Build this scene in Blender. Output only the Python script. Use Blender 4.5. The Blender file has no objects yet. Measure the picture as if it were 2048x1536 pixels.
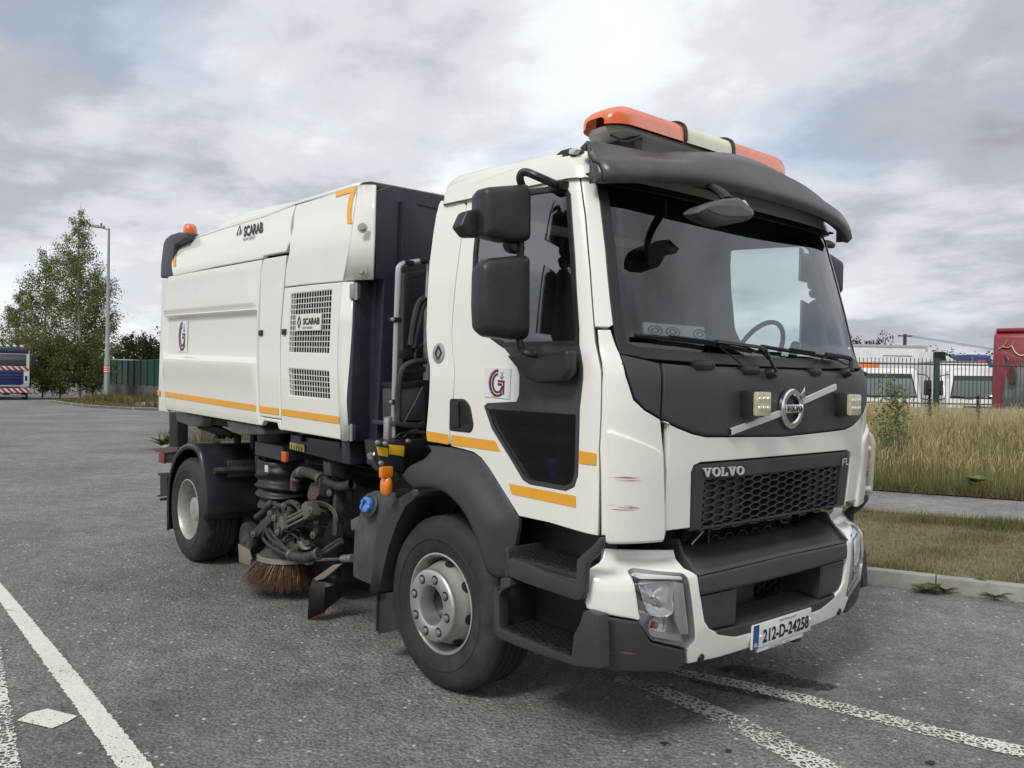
import bpy, bmesh, math, random
import numpy as np
from mathutils import Vector, Matrix, geometry
from mathutils.bvhtree import BVHTree
random.seed(7); RNG = np.random.default_rng(11)
R = math.radians
scene = bpy.context.scene
COL = scene.collection
# ------------------------------------------------------------------ camera (solved from the photograph: 29 mm lens, 1.63 m above the road)
F_PX, PW, PH = 1649.35, 2048, 1536
CAM = Vector((3.52543, -3.64529, 1.63202))
YAW, PITCH, ROLL = 2.43758, -0.00452, 0.01656
FW = Vector((math.cos(PITCH)*math.cos(YAW), math.cos(PITCH)*math.sin(YAW), math.sin(PITCH)))
_r = FW.cross(Vector((0, 0, 1))).normalized(); _u = _r.cross(FW)
RT = _r*math.cos(ROLL) + _u*math.sin(ROLL); UP = _u*math.cos(ROLL) - _r*math.sin(ROLL)
cd = bpy.data.cameras.new('camera'); co = bpy.data.objects.new('camera', cd); COL.objects.link(co)
cd.sensor_width = 36; cd.lens = F_PX/PW*36; cd.clip_start = .05; cd.clip_end = 6000
M = Matrix((RT, UP, -FW)).transposed().to_4x4(); M.translation = CAM; co.matrix_world = M
scene.camera = co
# ------------------------------------------------------------------ light: broken overcast, soft high sun
SUN_EL, SUN_AZ = R(46), R(-72)         # azimuth in the xy plane, measured from +x
world = bpy.data.worlds.new('World'); scene.world = world; world.use_nodes = True
def build_world():
    nt = world.node_tree; N = nt.nodes; L = nt.links; N.clear()
    def n(t, **k):
        x = N.new(t)
        for a, b in k.items(): setattr(x, a, b)
        return x
    out = n('ShaderNodeOutputWorld'); bg = n('ShaderNodeBackground'); L.new(bg.outputs[0], out.inputs[0])
    sky = n('ShaderNodeTexSky', sky_type='NISHITA', sun_disc=False, sun_elevation=SUN_EL, sun_rotation=math.pi/2-SUN_AZ)
    tc = n('ShaderNodeTexCoord'); sep = n('ShaderNodeSeparateXYZ'); L.new(tc.outputs['Generated'], sep.inputs[0])
    def m(op, a, b=None, c=None, clamp=False):
        x = n('ShaderNodeMath', operation=op); x.use_clamp = clamp
        for i, v in enumerate((a, b, c)):
            if v is None: continue
            if hasattr(v, 'links') or hasattr(v, 'is_linked'): L.new(v, x.inputs[i])
            else: x.inputs[i].default_value = v
        return x.outputs[0]
    zc = m('ADD', m('MAXIMUM', sep.outputs[2], 0.0), 0.22)
    cv = n('ShaderNodeCombineXYZ'); L.new(m('DIVIDE', sep.outputs[0], zc), cv.inputs[0]); L.new(m('DIVIDE', sep.outputs[1], zc), cv.inputs[1])
    def noise(scale, detail, rough, off, dist=0.0):
        mp = n('ShaderNodeMapping'); L.new(cv.outputs[0], mp.inputs[0]); mp.inputs['Location'].default_value = off
        t = n('ShaderNodeTexNoise'); L.new(mp.outputs[0], t.inputs['Vector'])
        t.inputs['Scale'].default_value = scale; t.inputs['Detail'].default_value = detail; t.inputs['Roughness'].default_value = rough; t.inputs['Distortion'].default_value = dist
        return t.outputs['Fac']
    def ramp(fac, stops, mode='EASE'):
        r = n('ShaderNodeValToRGB'); L.new(fac, r.inputs[0]); e = r.color_ramp.elements; r.color_ramp.interpolation = mode
        e[0].position, e[0].color = stops[0]; e[1].position, e[1].color = stops[-1]
        for p, c in stops[1:-1]: q = e.new(p); q.color = c
        return r.outputs[0]
    big = noise(SKY_S1, 5, .5, SKY_O1, .3); fine = noise(3.0, 8, .62, (4.2, 1.3, 0), .25); gap = noise(SKY_S3, 5, .55, SKY_O3)
    shade = m('ADD', m('MULTIPLY', big, .78), m('MULTIPLY', fine, .22))
    g = lambda v, t=1.0: (v*.95, v*.985, v*1.03*t, 1)
    cloud = ramp(shade, [(.36, g(.33, 1.06)), (.44, g(.46, 1.05)), (.51, g(.68, 1.01)), (.58, g(.88)), (.66, g(1.0, .99))])
    k = n('ShaderNodeMix', data_type='RGBA', blend_type='MULTIPLY'); k.inputs[0].default_value = 1
    L.new(cloud, k.inputs[6]); k.inputs[7].default_value = (SKY_K, SKY_K, SKY_K, 1)
    msk = ramp(gap, [(.33, (.6, .6, .6, 1)), (.43, (1, 1, 1, 1))])
    mx = n('ShaderNodeMix', data_type='RGBA'); L.new(msk, mx.inputs[0]); L.new(sky.outputs[0], mx.inputs[6]); L.new(k.outputs[2], mx.inputs[7])
    L.new(mx.outputs[2], bg.inputs[0]); bg.inputs[1].default_value = .10
SKY_S1, SKY_O1, SKY_S3, SKY_O3, SKY_K = .62, (1.7, 3.4, 0), .9, (13.1, 4.4, 0), 7.6
build_world()
sl = bpy.data.lights.new('sun', 'SUN'); sl.energy = 1.5; sl.angle = R(16); sl.color = (1, .955, .89)
so = bpy.data.objects.new('sun', sl); COL.objects.link(so)
sd = Vector((math.cos(SUN_EL)*math.cos(SUN_AZ), math.cos(SUN_EL)*math.sin(SUN_AZ), math.sin(SUN_EL)))
so.rotation_euler = (-sd).to_track_quat('-Z', 'Y').to_euler(); so.location = (0, 0, 30)
vs = scene.view_settings; vs.view_transform = 'Standard'; vs.look = 'None'; vs.gamma = 1; vs.exposure = 0.58; vs.use_curve_mapping = False
scene.cycles.max_bounces = 8; scene.cycles.transparent_max_bounces = 24; scene.cycles.use_denoising = True
scene.cycles.caustics_reflective = False; scene.cycles.caustics_refractive = False; scene.cycles.sample_clamp_indirect = 6

# ------------------------------------------------------------------ photo pixel -> point on a plane of the place
def ray(px, py): return FW + RT*((px-PW/2)/F_PX) + UP*((PH/2-py)/F_PX)
def YP(px, py, y): d = ray(px, py); return CAM + d*((y-CAM.y)/d.y)
def XP(px, py, x): d = ray(px, py); return CAM + d*((x-CAM.x)/d.x)
def ZP(px, py, z=0): d = ray(px, py); return CAM + d*((z-CAM.z)/d.z)
def DP(px, py, dist): return CAM + ray(px, py)*dist

# ------------------------------------------------------------------ materials
MATS = {}
def mat(name, col, rough=.5, metal=0, var=.08, vscale=3, bump=0, bscale=40, dirt=0, dirtcol=(.12, .095, .07), dscale=2.5, coat=0, spec=.5, emit=None, trans=0, dlo=.5, alpha=None):
    if name in MATS: return MATS[name]
    m = bpy.data.materials.new(name); MATS[name] = m; m.use_nodes = True; nt = m.node_tree; N = nt.nodes; L = nt.links
    b = N['Principled BSDF']; b.inputs['Roughness'].default_value = rough; b.inputs['Metallic'].default_value = metal
    b.inputs['Specular IOR Level'].default_value = spec; b.inputs['Coat Weight'].default_value = coat; b.inputs['Coat Roughness'].default_value = .06
    if trans: b.inputs['Transmission Weight'].default_value = trans
    if emit: b.inputs['Emission Color'].default_value = (*emit[:3], 1); b.inputs['Emission Strength'].default_value = emit[3]
    geo = N.new('ShaderNodeNewGeometry'); c = (*col, 1)
    def noise(sc, det=5, ro=.6):
        t = N.new('ShaderNodeTexNoise'); L.new(geo.outputs['Position'], t.inputs['Vector']); t.inputs['Scale'].default_value = sc
        t.inputs['Detail'].default_value = det; t.inputs['Roughness'].default_value = ro; return t.outputs['Fac']
    n1 = noise(vscale)
    r = N.new('ShaderNodeValToRGB'); L.new(n1, r.inputs[0]); e = r.color_ramp.elements
    e[0].position, e[1].position = .3, .7
    e[0].color = tuple(x*(1-var) for x in col)+(1,); e[1].color = tuple(min(1, x*(1+var)) for x in col)+(1,)
    src = r.outputs[0]
    if dirt:
        rmod = .75 if dirt > .2 else .0
        n2 = noise(dscale, 9, .68); rr = N.new('ShaderNodeValToRGB'); L.new(n2, rr.inputs[0])
        rr.color_ramp.elements[0].position = dlo; rr.color_ramp.elements[1].position = dlo+.25
        mm = N.new('ShaderNodeMath'); mm.operation = 'MULTIPLY'; L.new(rr.outputs[0], mm.inputs[0]); mm.inputs[1].default_value = dirt
        mx = N.new('ShaderNodeMix'); mx.data_type = 'RGBA'; L.new(mm.outputs[0], mx.inputs[0]); L.new(src, mx.inputs[6]); mx.inputs[7].default_value = (*dirtcol, 1)
        src = mx.outputs[2]
        ra = N.new('ShaderNodeMath'); ra.operation = 'MULTIPLY_ADD'; L.new(mm.outputs[0], ra.inputs[0]); ra.inputs[1].default_value = rmod*(1-rough); ra.inputs[2].default_value = rough
        L.new(ra.outputs[0], b.inputs['Roughness'])
    L.new(src, b.inputs['Base Color'])
    if bump:
        bp = N.new('ShaderNodeBump'); bp.inputs['Strength'].default_value = bump; bp.inputs['Distance'].default_value = .01
        L.new(noise(bscale, 6), bp.inputs['Height']); L.new(bp.outputs[0], b.inputs['Normal'])
    return m
def glassmat(name, tint=(.8, .87, .86), base=.05, rough=.0, fac=1.0):
    if name in MATS: return MATS[name]
    m = bpy.data.materials.new(name); MATS[name] = m; m.use_nodes = True; nt = m.node_tree; N = nt.nodes; L = nt.links; N.clear()
    o = N.new('ShaderNodeOutputMaterial'); t = N.new('ShaderNodeBsdfTransparent'); t.inputs[0].default_value = (*tint, 1)
    g = N.new('ShaderNodeBsdfGlossy'); g.inputs['Roughness'].default_value = rough; g.inputs[0].default_value = (.95, .97, 1, 1)
    f = N.new('ShaderNodeFresnel'); f.inputs[0].default_value = 1.5
    a = N.new('ShaderNodeMath'); a.operation = 'MULTIPLY_ADD'; a.use_clamp = True; L.new(f.outputs[0], a.inputs[0]); a.inputs[1].default_value = fac; a.inputs[2].default_value = base
    x = N.new('ShaderNodeMixShader'); L.new(a.outputs[0], x.inputs[0]); L.new(t.outputs[0], x.inputs[1]); L.new(g.outputs[0], x.inputs[2]); L.new(x.outputs[0], o.inputs[0])
    return m
white = mat('cream_white_paint', (.83, .825, .765), .24, var=.012, vscale=1.6, coat=.8, dirt=.05, dirtcol=(.45, .41, .33), dscale=6, dlo=.52)
whiteb = mat('white_body_panels', (.80, .795, .735), .26, var=.015, vscale=1.1, coat=.7, dirt=.07, dirtcol=(.42, .39, .32), dscale=5, dlo=.5)
dgrey = mat('charcoal_plastic', (.038, .041, .046), .5, var=.12, vscale=4, bump=.05, bscale=350, dirt=.22, dirtcol=(.11, .105, .095), dscale=3, dlo=.5)
visorm = mat('weathered_grey_plastic', (.06, .058, .062), .33, var=.25, vscale=5, dirt=.45, dirtcol=(.15, .14, .135), dscale=3.5, dlo=.46)
navy = mat('navy_black_paint', (.020, .024, .036), .42, var=.15, dirt=.25, dirtcol=(.07, .068, .062), dscale=3, dlo=.52)
navyp = mat('navy_plastic_mudguard', (.022, .026, .034), .36, var=.15, dirt=.35, dirtcol=(.085, .08, .07), dscale=4, dlo=.5)
blackm = mat('black_plastic', (.014, .0145, .016), .45, var=.15, dirt=.15, dlo=.55)
gap_m = mat('dark_seam', (.008, .008, .009), .8, var=0)
rubber = mat('tyre_rubber', (.022, .0215, .021), .72, var=.2, vscale=9, bump=.15, bscale=60, dirt=.5, dirtcol=(.085, .078, .068), dscale=5, dlo=.48)
steel = mat('dull_steel', (.42, .41, .39), .42, metal=.75, var=.12, vscale=14, dirt=.6, dirtcol=(.13, .10, .075), dscale=13, dlo=.52)
alu = mat('brushed_aluminium', (.62, .61, .59), .36, metal=.85, var=.06, vscale=9, dirt=.35, dirtcol=(.25, .22, .19), dscale=8, dlo=.52)
chrome = mat('chrome', (.82, .82, .82), .12, metal=1, var=.03)
pipem = mat('galvanised_pipe', (.55, .55, .54), .38, metal=.8, var=.1, vscale=12, dirt=.3, dlo=.55)
dirtym = mat('dusty_machine_metal', (.045, .042, .037), .75, var=.35, vscale=14, dirt=.75, dirtcol=(.10, .088, .068), dscale=16, dlo=.45, bump=.2, bscale=50)
hosem = mat('dusty_black_hose', (.03, .03, .03), .6, var=.25, vscale=10, dirt=.55, dirtcol=(.115, .10, .08), dscale=10, dlo=.48)
amber = mat('orange_reflective_tape', (.80, .385, .03), .35, var=.06, vscale=8, dirt=.25, dirtcol=(.35, .2, .06), dscale=9, dlo=.5)
under = mat('underbody_black', (.012, .012, .013), .7, var=.3, vscale=8, dirt=.45, dirtcol=(.05, .045, .038), dscale=6, dlo=.5)
interior = mat('cab_interior_grey', (.026, .027, .029), .8, var=.1)
screen = glassmat('windscreen_glass', (.78, .87, .86), .05)
sideglass = glassmat('side_window_glass', (.80, .86, .85), .12, fac=1.2)
darkglass = glassmat('dark_window_glass', (.40, .42, .42), .01, fac=.75)

# ------------------------------------------------------------------ mesh builders
ROOTLOC = {}
def root(name, loc, label, cat, group=None):
    o = bpy.data.objects.new(name, None); COL.objects.link(o); o.location = loc; o.empty_display_size = .3
    o['label'] = label; o['category'] = cat
    if group: o['group'] = group
    ROOTLOC[o] = Vector(loc); return o
def wloc(p):
    v = Vector((0, 0, 0))
    while p is not None: v = v+Vector(p.location); p = p.parent
    return v
def mesh(name, V, Fc, m, parent=None, smooth=40, org=None, kind=None, label=None, cat=None, group=None):
    """V in place coordinates; the object origin goes to the parent's origin or to org"""
    me = bpy.data.meshes.new(name)
    off = wloc(parent) if parent is not None else Vector(org or (0, 0, 0))
    me.from_pydata([(v[0]-off.x, v[1]-off.y, v[2]-off.z) for v in V], [], [tuple(f) for f in Fc])
    me.validate(); me.update()
    if smooth:
        me.shade_smooth(); me.set_sharp_from_angle(angle=R(smooth))
    for x in (m if isinstance(m, (list, tuple)) else [m]): me.materials.append(x)
    o = bpy.data.objects.new(name, me); COL.objects.link(o)
    if parent is not None: o.parent = parent
    else: o.location = off
    if kind: o['kind'] = kind
    if label: o['label'] = label
    if cat: o['category'] = cat
    if group: o['group'] = group
    return o
def bm_out(bm):
    bm.normal_update(); bm.verts.index_update()
    return [v.co.copy() for v in bm.verts], [[v.index for v in f.verts] for f in bm.faces]
def join(*parts):
    V, Fc = [], []
    for v, f in parts:
        k = len(V); V += list(v); Fc += [[i+k for i in q] for q in f]
    return V, Fc
def g_box(c, s, bev=.0, rot=None, seg=2):
    bm = bmesh.new(); bmesh.ops.create_cube(bm, size=1)
    bmesh.ops.scale(bm, verts=bm.verts, vec=s)
    if bev: bmesh.ops.bevel(bm, geom=bm.edges[:], offset=min(bev, min(s)*.45), segments=seg, profile=.6, affect='EDGES')
    if rot is not None:
        q = rot if isinstance(rot, Matrix) else Matrix.Rotation(rot[2], 3, 'Z') @ Matrix.Rotation(rot[1], 3, 'Y') @ Matrix.Rotation(rot[0], 3, 'X')
        bmesh.ops.rotate(bm, verts=bm.verts, cent=(0, 0, 0), matrix=q)
    bmesh.ops.translate(bm, verts=bm.verts, vec=c); o = bm_out(bm); bm.free(); return o
def box(name, a, b, m, parent, bev=.006, rot=None, **k):
    a, b = Vector(a), Vector(b); s = [abs(b[i]-a[i]) for i in range(3)]
    return mesh(name, *g_box((a+b)/2, s, bev, rot), m, parent, **k)
def g_prism(pts, depth, bev=0, seg=2):
    """polygon of 3-D points (coplanar-ish) pushed by the vector depth"""
    bm = bmesh.new(); d = Vector(depth); vs_ = [bm.verts.new(p) for p in pts]; f = bm.faces.new(vs_)
    r = bmesh.ops.extrude_face_region(bm, geom=[f]); nv = [e for e in r['geom'] if isinstance(e, bmesh.types.BMVert)]
    bmesh.ops.translate(bm, verts=nv, vec=d); bmesh.ops.recalc_face_normals(bm, faces=bm.faces)
    if bev: bmesh.ops.bevel(bm, geom=bm.edges[:], offset=bev, segments=seg, profile=.6, affect='EDGES', clamp_overlap=True)
    bmesh.ops.triangulate(bm, faces=[f for f in bm.faces if len(f.verts) > 4])
    o = bm_out(bm); bm.free(); return o
def prism(name, pts, depth, m, parent, bev=.004, **k): return mesh(name, *g_prism(pts, depth, bev), m, parent, **k)
def smooth_path(P, n=8, closed=False):
    P = [Vector(p) for p in P]; o = []; c = len(P)
    if c < 3: return P
    rng = range(c if closed else c-1)
    for i in rng:
        p0 = P[(i-1) % c] if closed or i > 0 else P[0]*2-P[1]; p1, p2 = P[i], P[(i+1) % c]
        p3 = P[(i+2) % c] if closed or i+2 < c else P[-1]*2-P[-2]
        for j in range(n):
            t = j/n; o.append(.5*((2*p1)+(p2-p0)*t+(2*p0-5*p1+4*p2-p3)*t*t+(3*p1-p0-3*p2+p3)*t**3))
    if not closed: o.append(P[-1])
    return o
def g_tube(P, r, seg=8, n=6, sm=True, cap=True, flat=1.0):
    P = smooth_path(P, n) if sm else [Vector(p) for p in P]
    rr = r if isinstance(r, (list, tuple)) else None; V, Fc = [], []; up = None
    for i, p in enumerate(P):
        t = (P[min(i+1, len(P)-1)]-P[max(i-1, 0)]).normalized()
        if up is None: up = Vector((0, 0, 1)) if abs(t.z) < .9 else Vector((1, 0, 0))
        s = t.cross(up).normalized(); up = s.cross(t).normalized()
        q = r if rr is None else rr[0]+(rr[1]-rr[0])*i/max(1, len(P)-1)
        for j in range(seg):
            a = 2*math.pi*j/seg; V.append(p+s*math.cos(a)*q+up*math.sin(a)*q*flat)
    for i in range(len(P)-1):
        for j in range(seg): Fc.append([i*seg+j, i*seg+(j+1) % seg, (i+1)*seg+(j+1) % seg, (i+1)*seg+j])
    if cap: Fc += [list(range(seg))[::-1], [(len(P)-1)*seg+j for j in range(seg)]]
    return V, Fc
def tube(name, P, r, m, parent, **k):
    kw = {a: k.pop(a) for a in ('seg', 'n', 'sm', 'cap', 'flat') if a in k}
    return mesh(name, *g_tube(P, r, **kw), m, parent, **k)
def g_lathe(prof, c, axis, seg=48, ref=None):
    """prof: list of (radius, distance along axis); open profile"""
    ax = Vector(axis).normalized(); a = (Vector((0, 0, 1)) if abs(ax.z) < .9 else Vector((1, 0, 0))); s = ax.cross(a).normalized(); t = s.cross(ax)
    c = Vector(c); V, Fc = [], []
    for r_, d in prof:
        for j in range(seg):
            q = 2*math.pi*j/seg; V.append(c+ax*d+(s*math.cos(q)+t*math.sin(q))*r_)
    for i in range(len(prof)-1):
        for j in range(seg): Fc.append([i*seg+j, i*seg+(j+1) % seg, (i+1)*seg+(j+1) % seg, (i+1)*seg+j])
    return V, Fc
def lathe(name, prof, c, axis, m, parent, seg=48, **k): return mesh(name, *g_lathe(prof, c, axis, seg), m, parent, **k)
def g_cyl(a, b, r, seg=16, bev=.0):
    a, b = Vector(a), Vector(b); h = (b-a).length
    p = [(0, 0), (r-bev, 0), (r, bev), (r, h-bev), (r-bev, h), (0, h)] if bev else [(0, 0), (r, 0), (r, h), (0, h)]
    return g_lathe(p, a, b-a, seg)
def cyl(name, a, b, r, m, parent, seg=20, bev=.002, **k): return mesh(name, *g_cyl(a, b, r, seg, bev), m, parent, **k)
def g_loft(curves, closed=False, flip=False):
    n = len(curves[0]); V = [p for c in curves for p in c]; Fc = []
    for i in range(len(curves)-1):
        for j in range(n if closed else n-1):
            q = [i*n+j, i*n+(j+1) % n, (i+1)*n+(j+1) % n, (i+1)*n+j]; Fc.append(q[::-1] if flip else q)
    return V, Fc
def loft(name, curves, m, parent, closed=False, thick=0, **k):
    V, Fc = g_loft(curves, closed); o = mesh(name, V, Fc, m, parent, **k)
    if thick:
        md = o.modifiers.new('thickness', 'SOLIDIFY'); md.thickness = thick; md.offset = 0
    return o
def inpoly(P, poly):
    x, y = P[:, 0], P[:, 1]; r = np.zeros(len(P), bool); n = len(poly)
    for i in range(n):
        x1, y1 = poly[i]; x2, y2 = poly[(i+1) % n]
        if y1 == y2: continue
        c = ((y1 > y) != (y2 > y)) & (x < (x2-x1)*(y-y1)/(y2-y1)+x1); r ^= c
    return r
def resample(poly, step):
    o = []
    for i, p in enumerate(poly):
        q = poly[(i+1) % len(poly)]; d = math.hypot(q[0]-p[0], q[1]-p[1]); k = max(1, int(math.ceil(d/step)))
        for j in range(k): o.append((p[0]+(q[0]-p[0])*j/k, p[1]+(q[1]-p[1])*j/k))
    return o
def inset(poly, d):
    n = len(poly); A = sum(poly[i][0]*poly[(i+1) % n][1]-poly[(i+1) % n][0]*poly[i][1] for i in range(n)); s = 1 if A > 0 else -1; o = []
    for i in range(n):
        p0, p1, p2 = (Vector(poly[j % n]) for j in (i-1, i, i+1))
        a, b = (p1-p0), (p2-p1)
        if a.length < 1e-9 or b.length < 1e-9: o.append(tuple(p1)); continue
        a.normalize(); b.normalize(); na, nb = Vector((-a.y, a.x))*s, Vector((-b.y, b.x))*s
        t = (na+nb); k = max(.35, 1+na.dot(nb)); o.append(tuple(p1+t*(d/k)))
    return o
def round_poly(poly, r, n=4):
    """round the corners of a 2-D polygon"""
    o = []; c = len(poly)
    for i in range(c):
        p0, p1, p2 = (Vector(poly[j % c]) for j in (i-1, i, i+1)); a, b = p0-p1, p2-p1
        rr = r[i] if isinstance(r, (list, tuple)) else r
        k = min(rr, a.length*.48, b.length*.48)
        if k < 1e-5: o.append(tuple(p1)); continue
        A, B = p1+a.normalized()*k, p1+b.normalized()*k
        for j in range(n+1):
            t = j/n; o.append(tuple(A*(1-t)**2+p1*2*t*(1-t)+B*t*t))
    return o
def g_flat(outline, holes=(), step=.06, edge=.006):
    """2-D polygon -> (points2d, tris, boundary loops) with interior points"""
    loops = [resample(outline, step)]+[resample(h, step) for h in holes]
    pts, ed, tag = [], [], []
    for li, lp in enumerate(loops):
        k = len(pts); pts += lp; ed += [(k+i, k+(i+1) % len(lp)) for i in range(len(lp))]; tag += [li]*len(lp)
    nb = len(pts)
    if edge:
        for li, lp in enumerate(loops):
            q = inset(lp, edge if li == 0 else -edge); k = len(pts); pts += q; ed += [(k+i, k+(i+1) % len(q)) for i in range(len(q))]
    A = np.array(loops[0]); x0, y0 = A.min(0); x1, y1 = A.max(0)
    gx, gy = np.meshgrid(np.arange(x0+step/2, x1, step), np.arange(y0+step/2, y1, step)); G = np.c_[gx.ravel(), gy.ravel()]
    if len(G):
        k = inpoly(G, inset(loops[0], step*.45))
        for h in loops[1:]: k &= ~inpoly(G, inset(h, -step*.45))
        pts += [tuple(p) for p in G[k]]
    v, e, f, ov, oe, of = geometry.delaunay_2d_cdt([Vector(p) for p in pts], ed, [], 0, 1e-6)
    P = np.array([(q.x, q.y) for q in v]); T = np.array([list(t) for t in f if len(t) == 3])
    C = P[T].mean(1); k = inpoly(C, loops[0])
    for h in loops[1:]: k &= ~inpoly(C, h)
    bmap = {}
    for i, src in enumerate(ov):
        for s in src: bmap[s] = i
    bl, k0 = [], 0
    for lp in loops: bl.append([bmap[k0+i] for i in range(len(lp))]); k0 += len(lp)
    T = T[k]; a = P[T]; ar = (a[:, 1, 0]-a[:, 0, 0])*(a[:, 2, 1]-a[:, 0, 1])-(a[:, 1, 1]-a[:, 0, 1])*(a[:, 2, 0]-a[:, 0, 0])
    T = np.where(ar[:, None] > 0, T, T[:, ::-1])
    return P, T[np.abs(ar) > 1e-10], bl
PN = {}
def true_normals(o):
    """shade a panel's face with the normals of the surface it was cut from"""
    nt, Nn, bs = PN['n']; me = o.data; vn = [v.normal.copy() for v in me.vertices]; out = []
    for p in me.polygons:
        for vi in p.vertices:
            if p.index < nt: out.append(Nn[vi] if vi not in bs else vn[vi])
            else: out.append(p.normal)
    me.normals_split_custom_set([tuple(q) for q in out]); return o
def g_pillow(poly, to3, dep, r, n=5, back=.3):
    """rounded shell: 2-D outline poly, to3(u, v, depth) -> point; front edge rounded with radius r"""
    P = np.array(poly); c = (P.max(0)+P.min(0))/2; hw = (P.max(0)-P.min(0))/2; m_ = len(poly); rings = []
    sc_ = lambda e: [tuple(c+(p-c)*(1-e/hw)) for p in P]
    for e, d in [(r*(1-math.sin(math.pi/2*k/n)), r*.7*(1-math.cos(math.pi/2*k/n))) for k in range(n+1)]+[(0, dep*.7), (r*back, dep)]: rings.append([to3(u_, v_, d) for u_, v_ in sc_(e)])
    rings.insert(0, [to3(u_, v_, -r*.04) for u_, v_ in sc_(float(min(hw))*.6)])
    V = [p for q in rings for p in q]; Fc = []
    for i in range(len(rings)-1):
        for j in range(m_): Fc.append([i*m_+j, i*m_+(j+1) % m_, (i+1)*m_+(j+1) % m_, (i+1)*m_+j])
    for ring_i, d in ((0, -r*.05), (len(rings)-1, dep)):
        V.append(to3(c[0], c[1], d)); k = len(V)-1; Fc += [[ring_i*m_+j, ring_i*m_+(j+1) % m_, k] for j in range(m_)]
    return V, Fc
def g_panel(surf, outline, holes=(), th=.02, off=0, step=.06, edge=.004, drop=.003, bulge=None):
    """panel of thickness th on surf(u, v) -> (point, normal); off lifts it, drop rolls its edges"""
    P, T, bl = g_flat(outline, holes, step, edge); bs = set(i for b in bl for i in b); V = []; Nn = []
    for i, (u_, v_) in enumerate(P):
        p, nn = surf(u_, v_); h = off-(drop if i in bs else 0)
        if bulge and i not in bs: h += bulge(u_, v_)
        V.append(p+nn*h); Nn.append(nn)
    n = len(V); Fc = [list(map(int, t)) for t in T]; PN['n'] = (len(Fc), Nn, bs if drop else set())
    if sum((V[f[1]]-V[f[0]]).cross(V[f[2]]-V[f[0]]).dot(Nn[f[0]]) for f in Fc) < 0: Fc = [f[::-1] for f in Fc]
    if th:
        for b in bl:
            idx = {}; tp_ = {}
            for i in b: tp_[i] = len(V); V.append(V[i].copy()); idx[i] = len(V); V.append(V[i]-Nn[i]*th)
            for k in range(len(b)):
                i, j = b[k], b[(k+1) % len(b)]
                if i != j: Fc.append([tp_[i], idx[i], idx[j], tp_[j]])
    return V, Fc
def plane_surf(o, ux, uy):
    o, ux, uy = Vector(o), Vector(ux).normalized(), Vector(uy).normalized(); nn = ux.cross(uy).normalized()
    return lambda u_, v_: (o+ux*u_+uy*v_, nn)
def fixnormals(o):
    bm = bmesh.new(); bm.from_mesh(o.data); bmesh.ops.recalc_face_normals(bm, faces=bm.faces); bm.to_mesh(o.data); bm.free(); return o
# ------------------------------------------------------------------ lettering: a text curve turned into a mesh
def g_text(s, size=1, bold=0.0, ext=.0):
    cu = bpy.data.curves.new('text', 'FONT'); cu.body = s; cu.size = size; cu.offset = bold; cu.extrude = ext; cu.align_x = 'CENTER'; cu.align_y = 'CENTER'; cu.resolution_u = 3
    o = bpy.data.objects.new('text', cu); COL.objects.link(o); dg = bpy.context.evaluated_depsgraph_get(); me = o.evaluated_get(dg).to_mesh()
    V = [v.co.copy() for v in me.vertices]; Fc = [list(p.vertices) for p in me.polygons]
    o.evaluated_get(dg).to_mesh_clear(); bpy.data.objects.remove(o); bpy.data.curves.remove(cu)
    xs = [v.x for v in V]; ys = [v.y for v in V]; w, h = max(xs)-min(xs), max(ys)-min(ys)
    cx, cy = (max(xs)+min(xs))/2, (max(ys)+min(ys))/2
    return [(((v.x-cx)/w), ((v.y-cy)/h), v.z) for v in V], Fc
def text_quad(name, s, quad, m, parent, lift=.002, bold=.02, ext=0.0, k=0.):
    """lettering stretched over the quad TL, TR, BR, BL (3-D points)"""
    V, Fc = g_text(s, 1, bold); tl, tr, br, bl = [Vector(q) for q in quad]; nn = (tr-tl).cross(tl-bl).normalized()
    if nn.dot(CAM-tl) < 0: nn = -nn
    o = []
    for x, y, z in V:
        x, y = x+.5, y+.5; o.append((bl*(1-x)+br*x)*(1-y)+(tl*(1-x)+tr*x)*y+nn*lift)
    return mesh(name, o, Fc, m, parent, smooth=0)
def quad_sheet(name, quad, m, parent, lift=.001, th=.0015):
    q = [Vector(p) for p in quad]; nn = (q[1]-q[0]).cross(q[0]-q[3]).normalized()
    if nn.dot(CAM-q[0]) < 0: nn = -nn
    return mesh(name, *g_prism([p+nn*(lift+th) for p in q], -nn*th), m, parent, smooth=0)
# ================================================================== THE SWEEPER TRUCK: CAB
truck = root('sweeper_truck', (0, 0, 0), 'white road sweeper truck with orange light bar and dark grey grille', 'truck')
def dense(tab, sm=.05):
    """smooth interpolation of a (z, value) table"""
    z = np.arange(tab[0][0]-.3, tab[-1][0]+.3, .004); v = np.interp(z, [t[0] for t in tab], [t[1] for t in tab])
    k = np.hanning(int(sm/.004)*2+3); v2 = np.convolve(np.pad(v, len(k)//2, mode='edge'), k/k.sum(), 'valid'); return z, v2[:len(z)]
W_T = [(.3, 1.142), (1.7, 1.142), (2.1, 1.125), (2.45, 1.09), (2.55, 1.075), (2.62, 1.045), (2.68, .99), (2.72, .9)]
XF_T = [(.9, 1.275), (1.0, 1.285), (1.25, 1.302), (1.5, 1.305), (1.67, 1.298), (1.73, 1.275), (1.78, 1.245), (2.1, 1.165), (2.5, 1.06), (2.6, 1.02), (2.68, .95), (2.72, .85)]
NSE, ADEP = 3.8, .30
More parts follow.
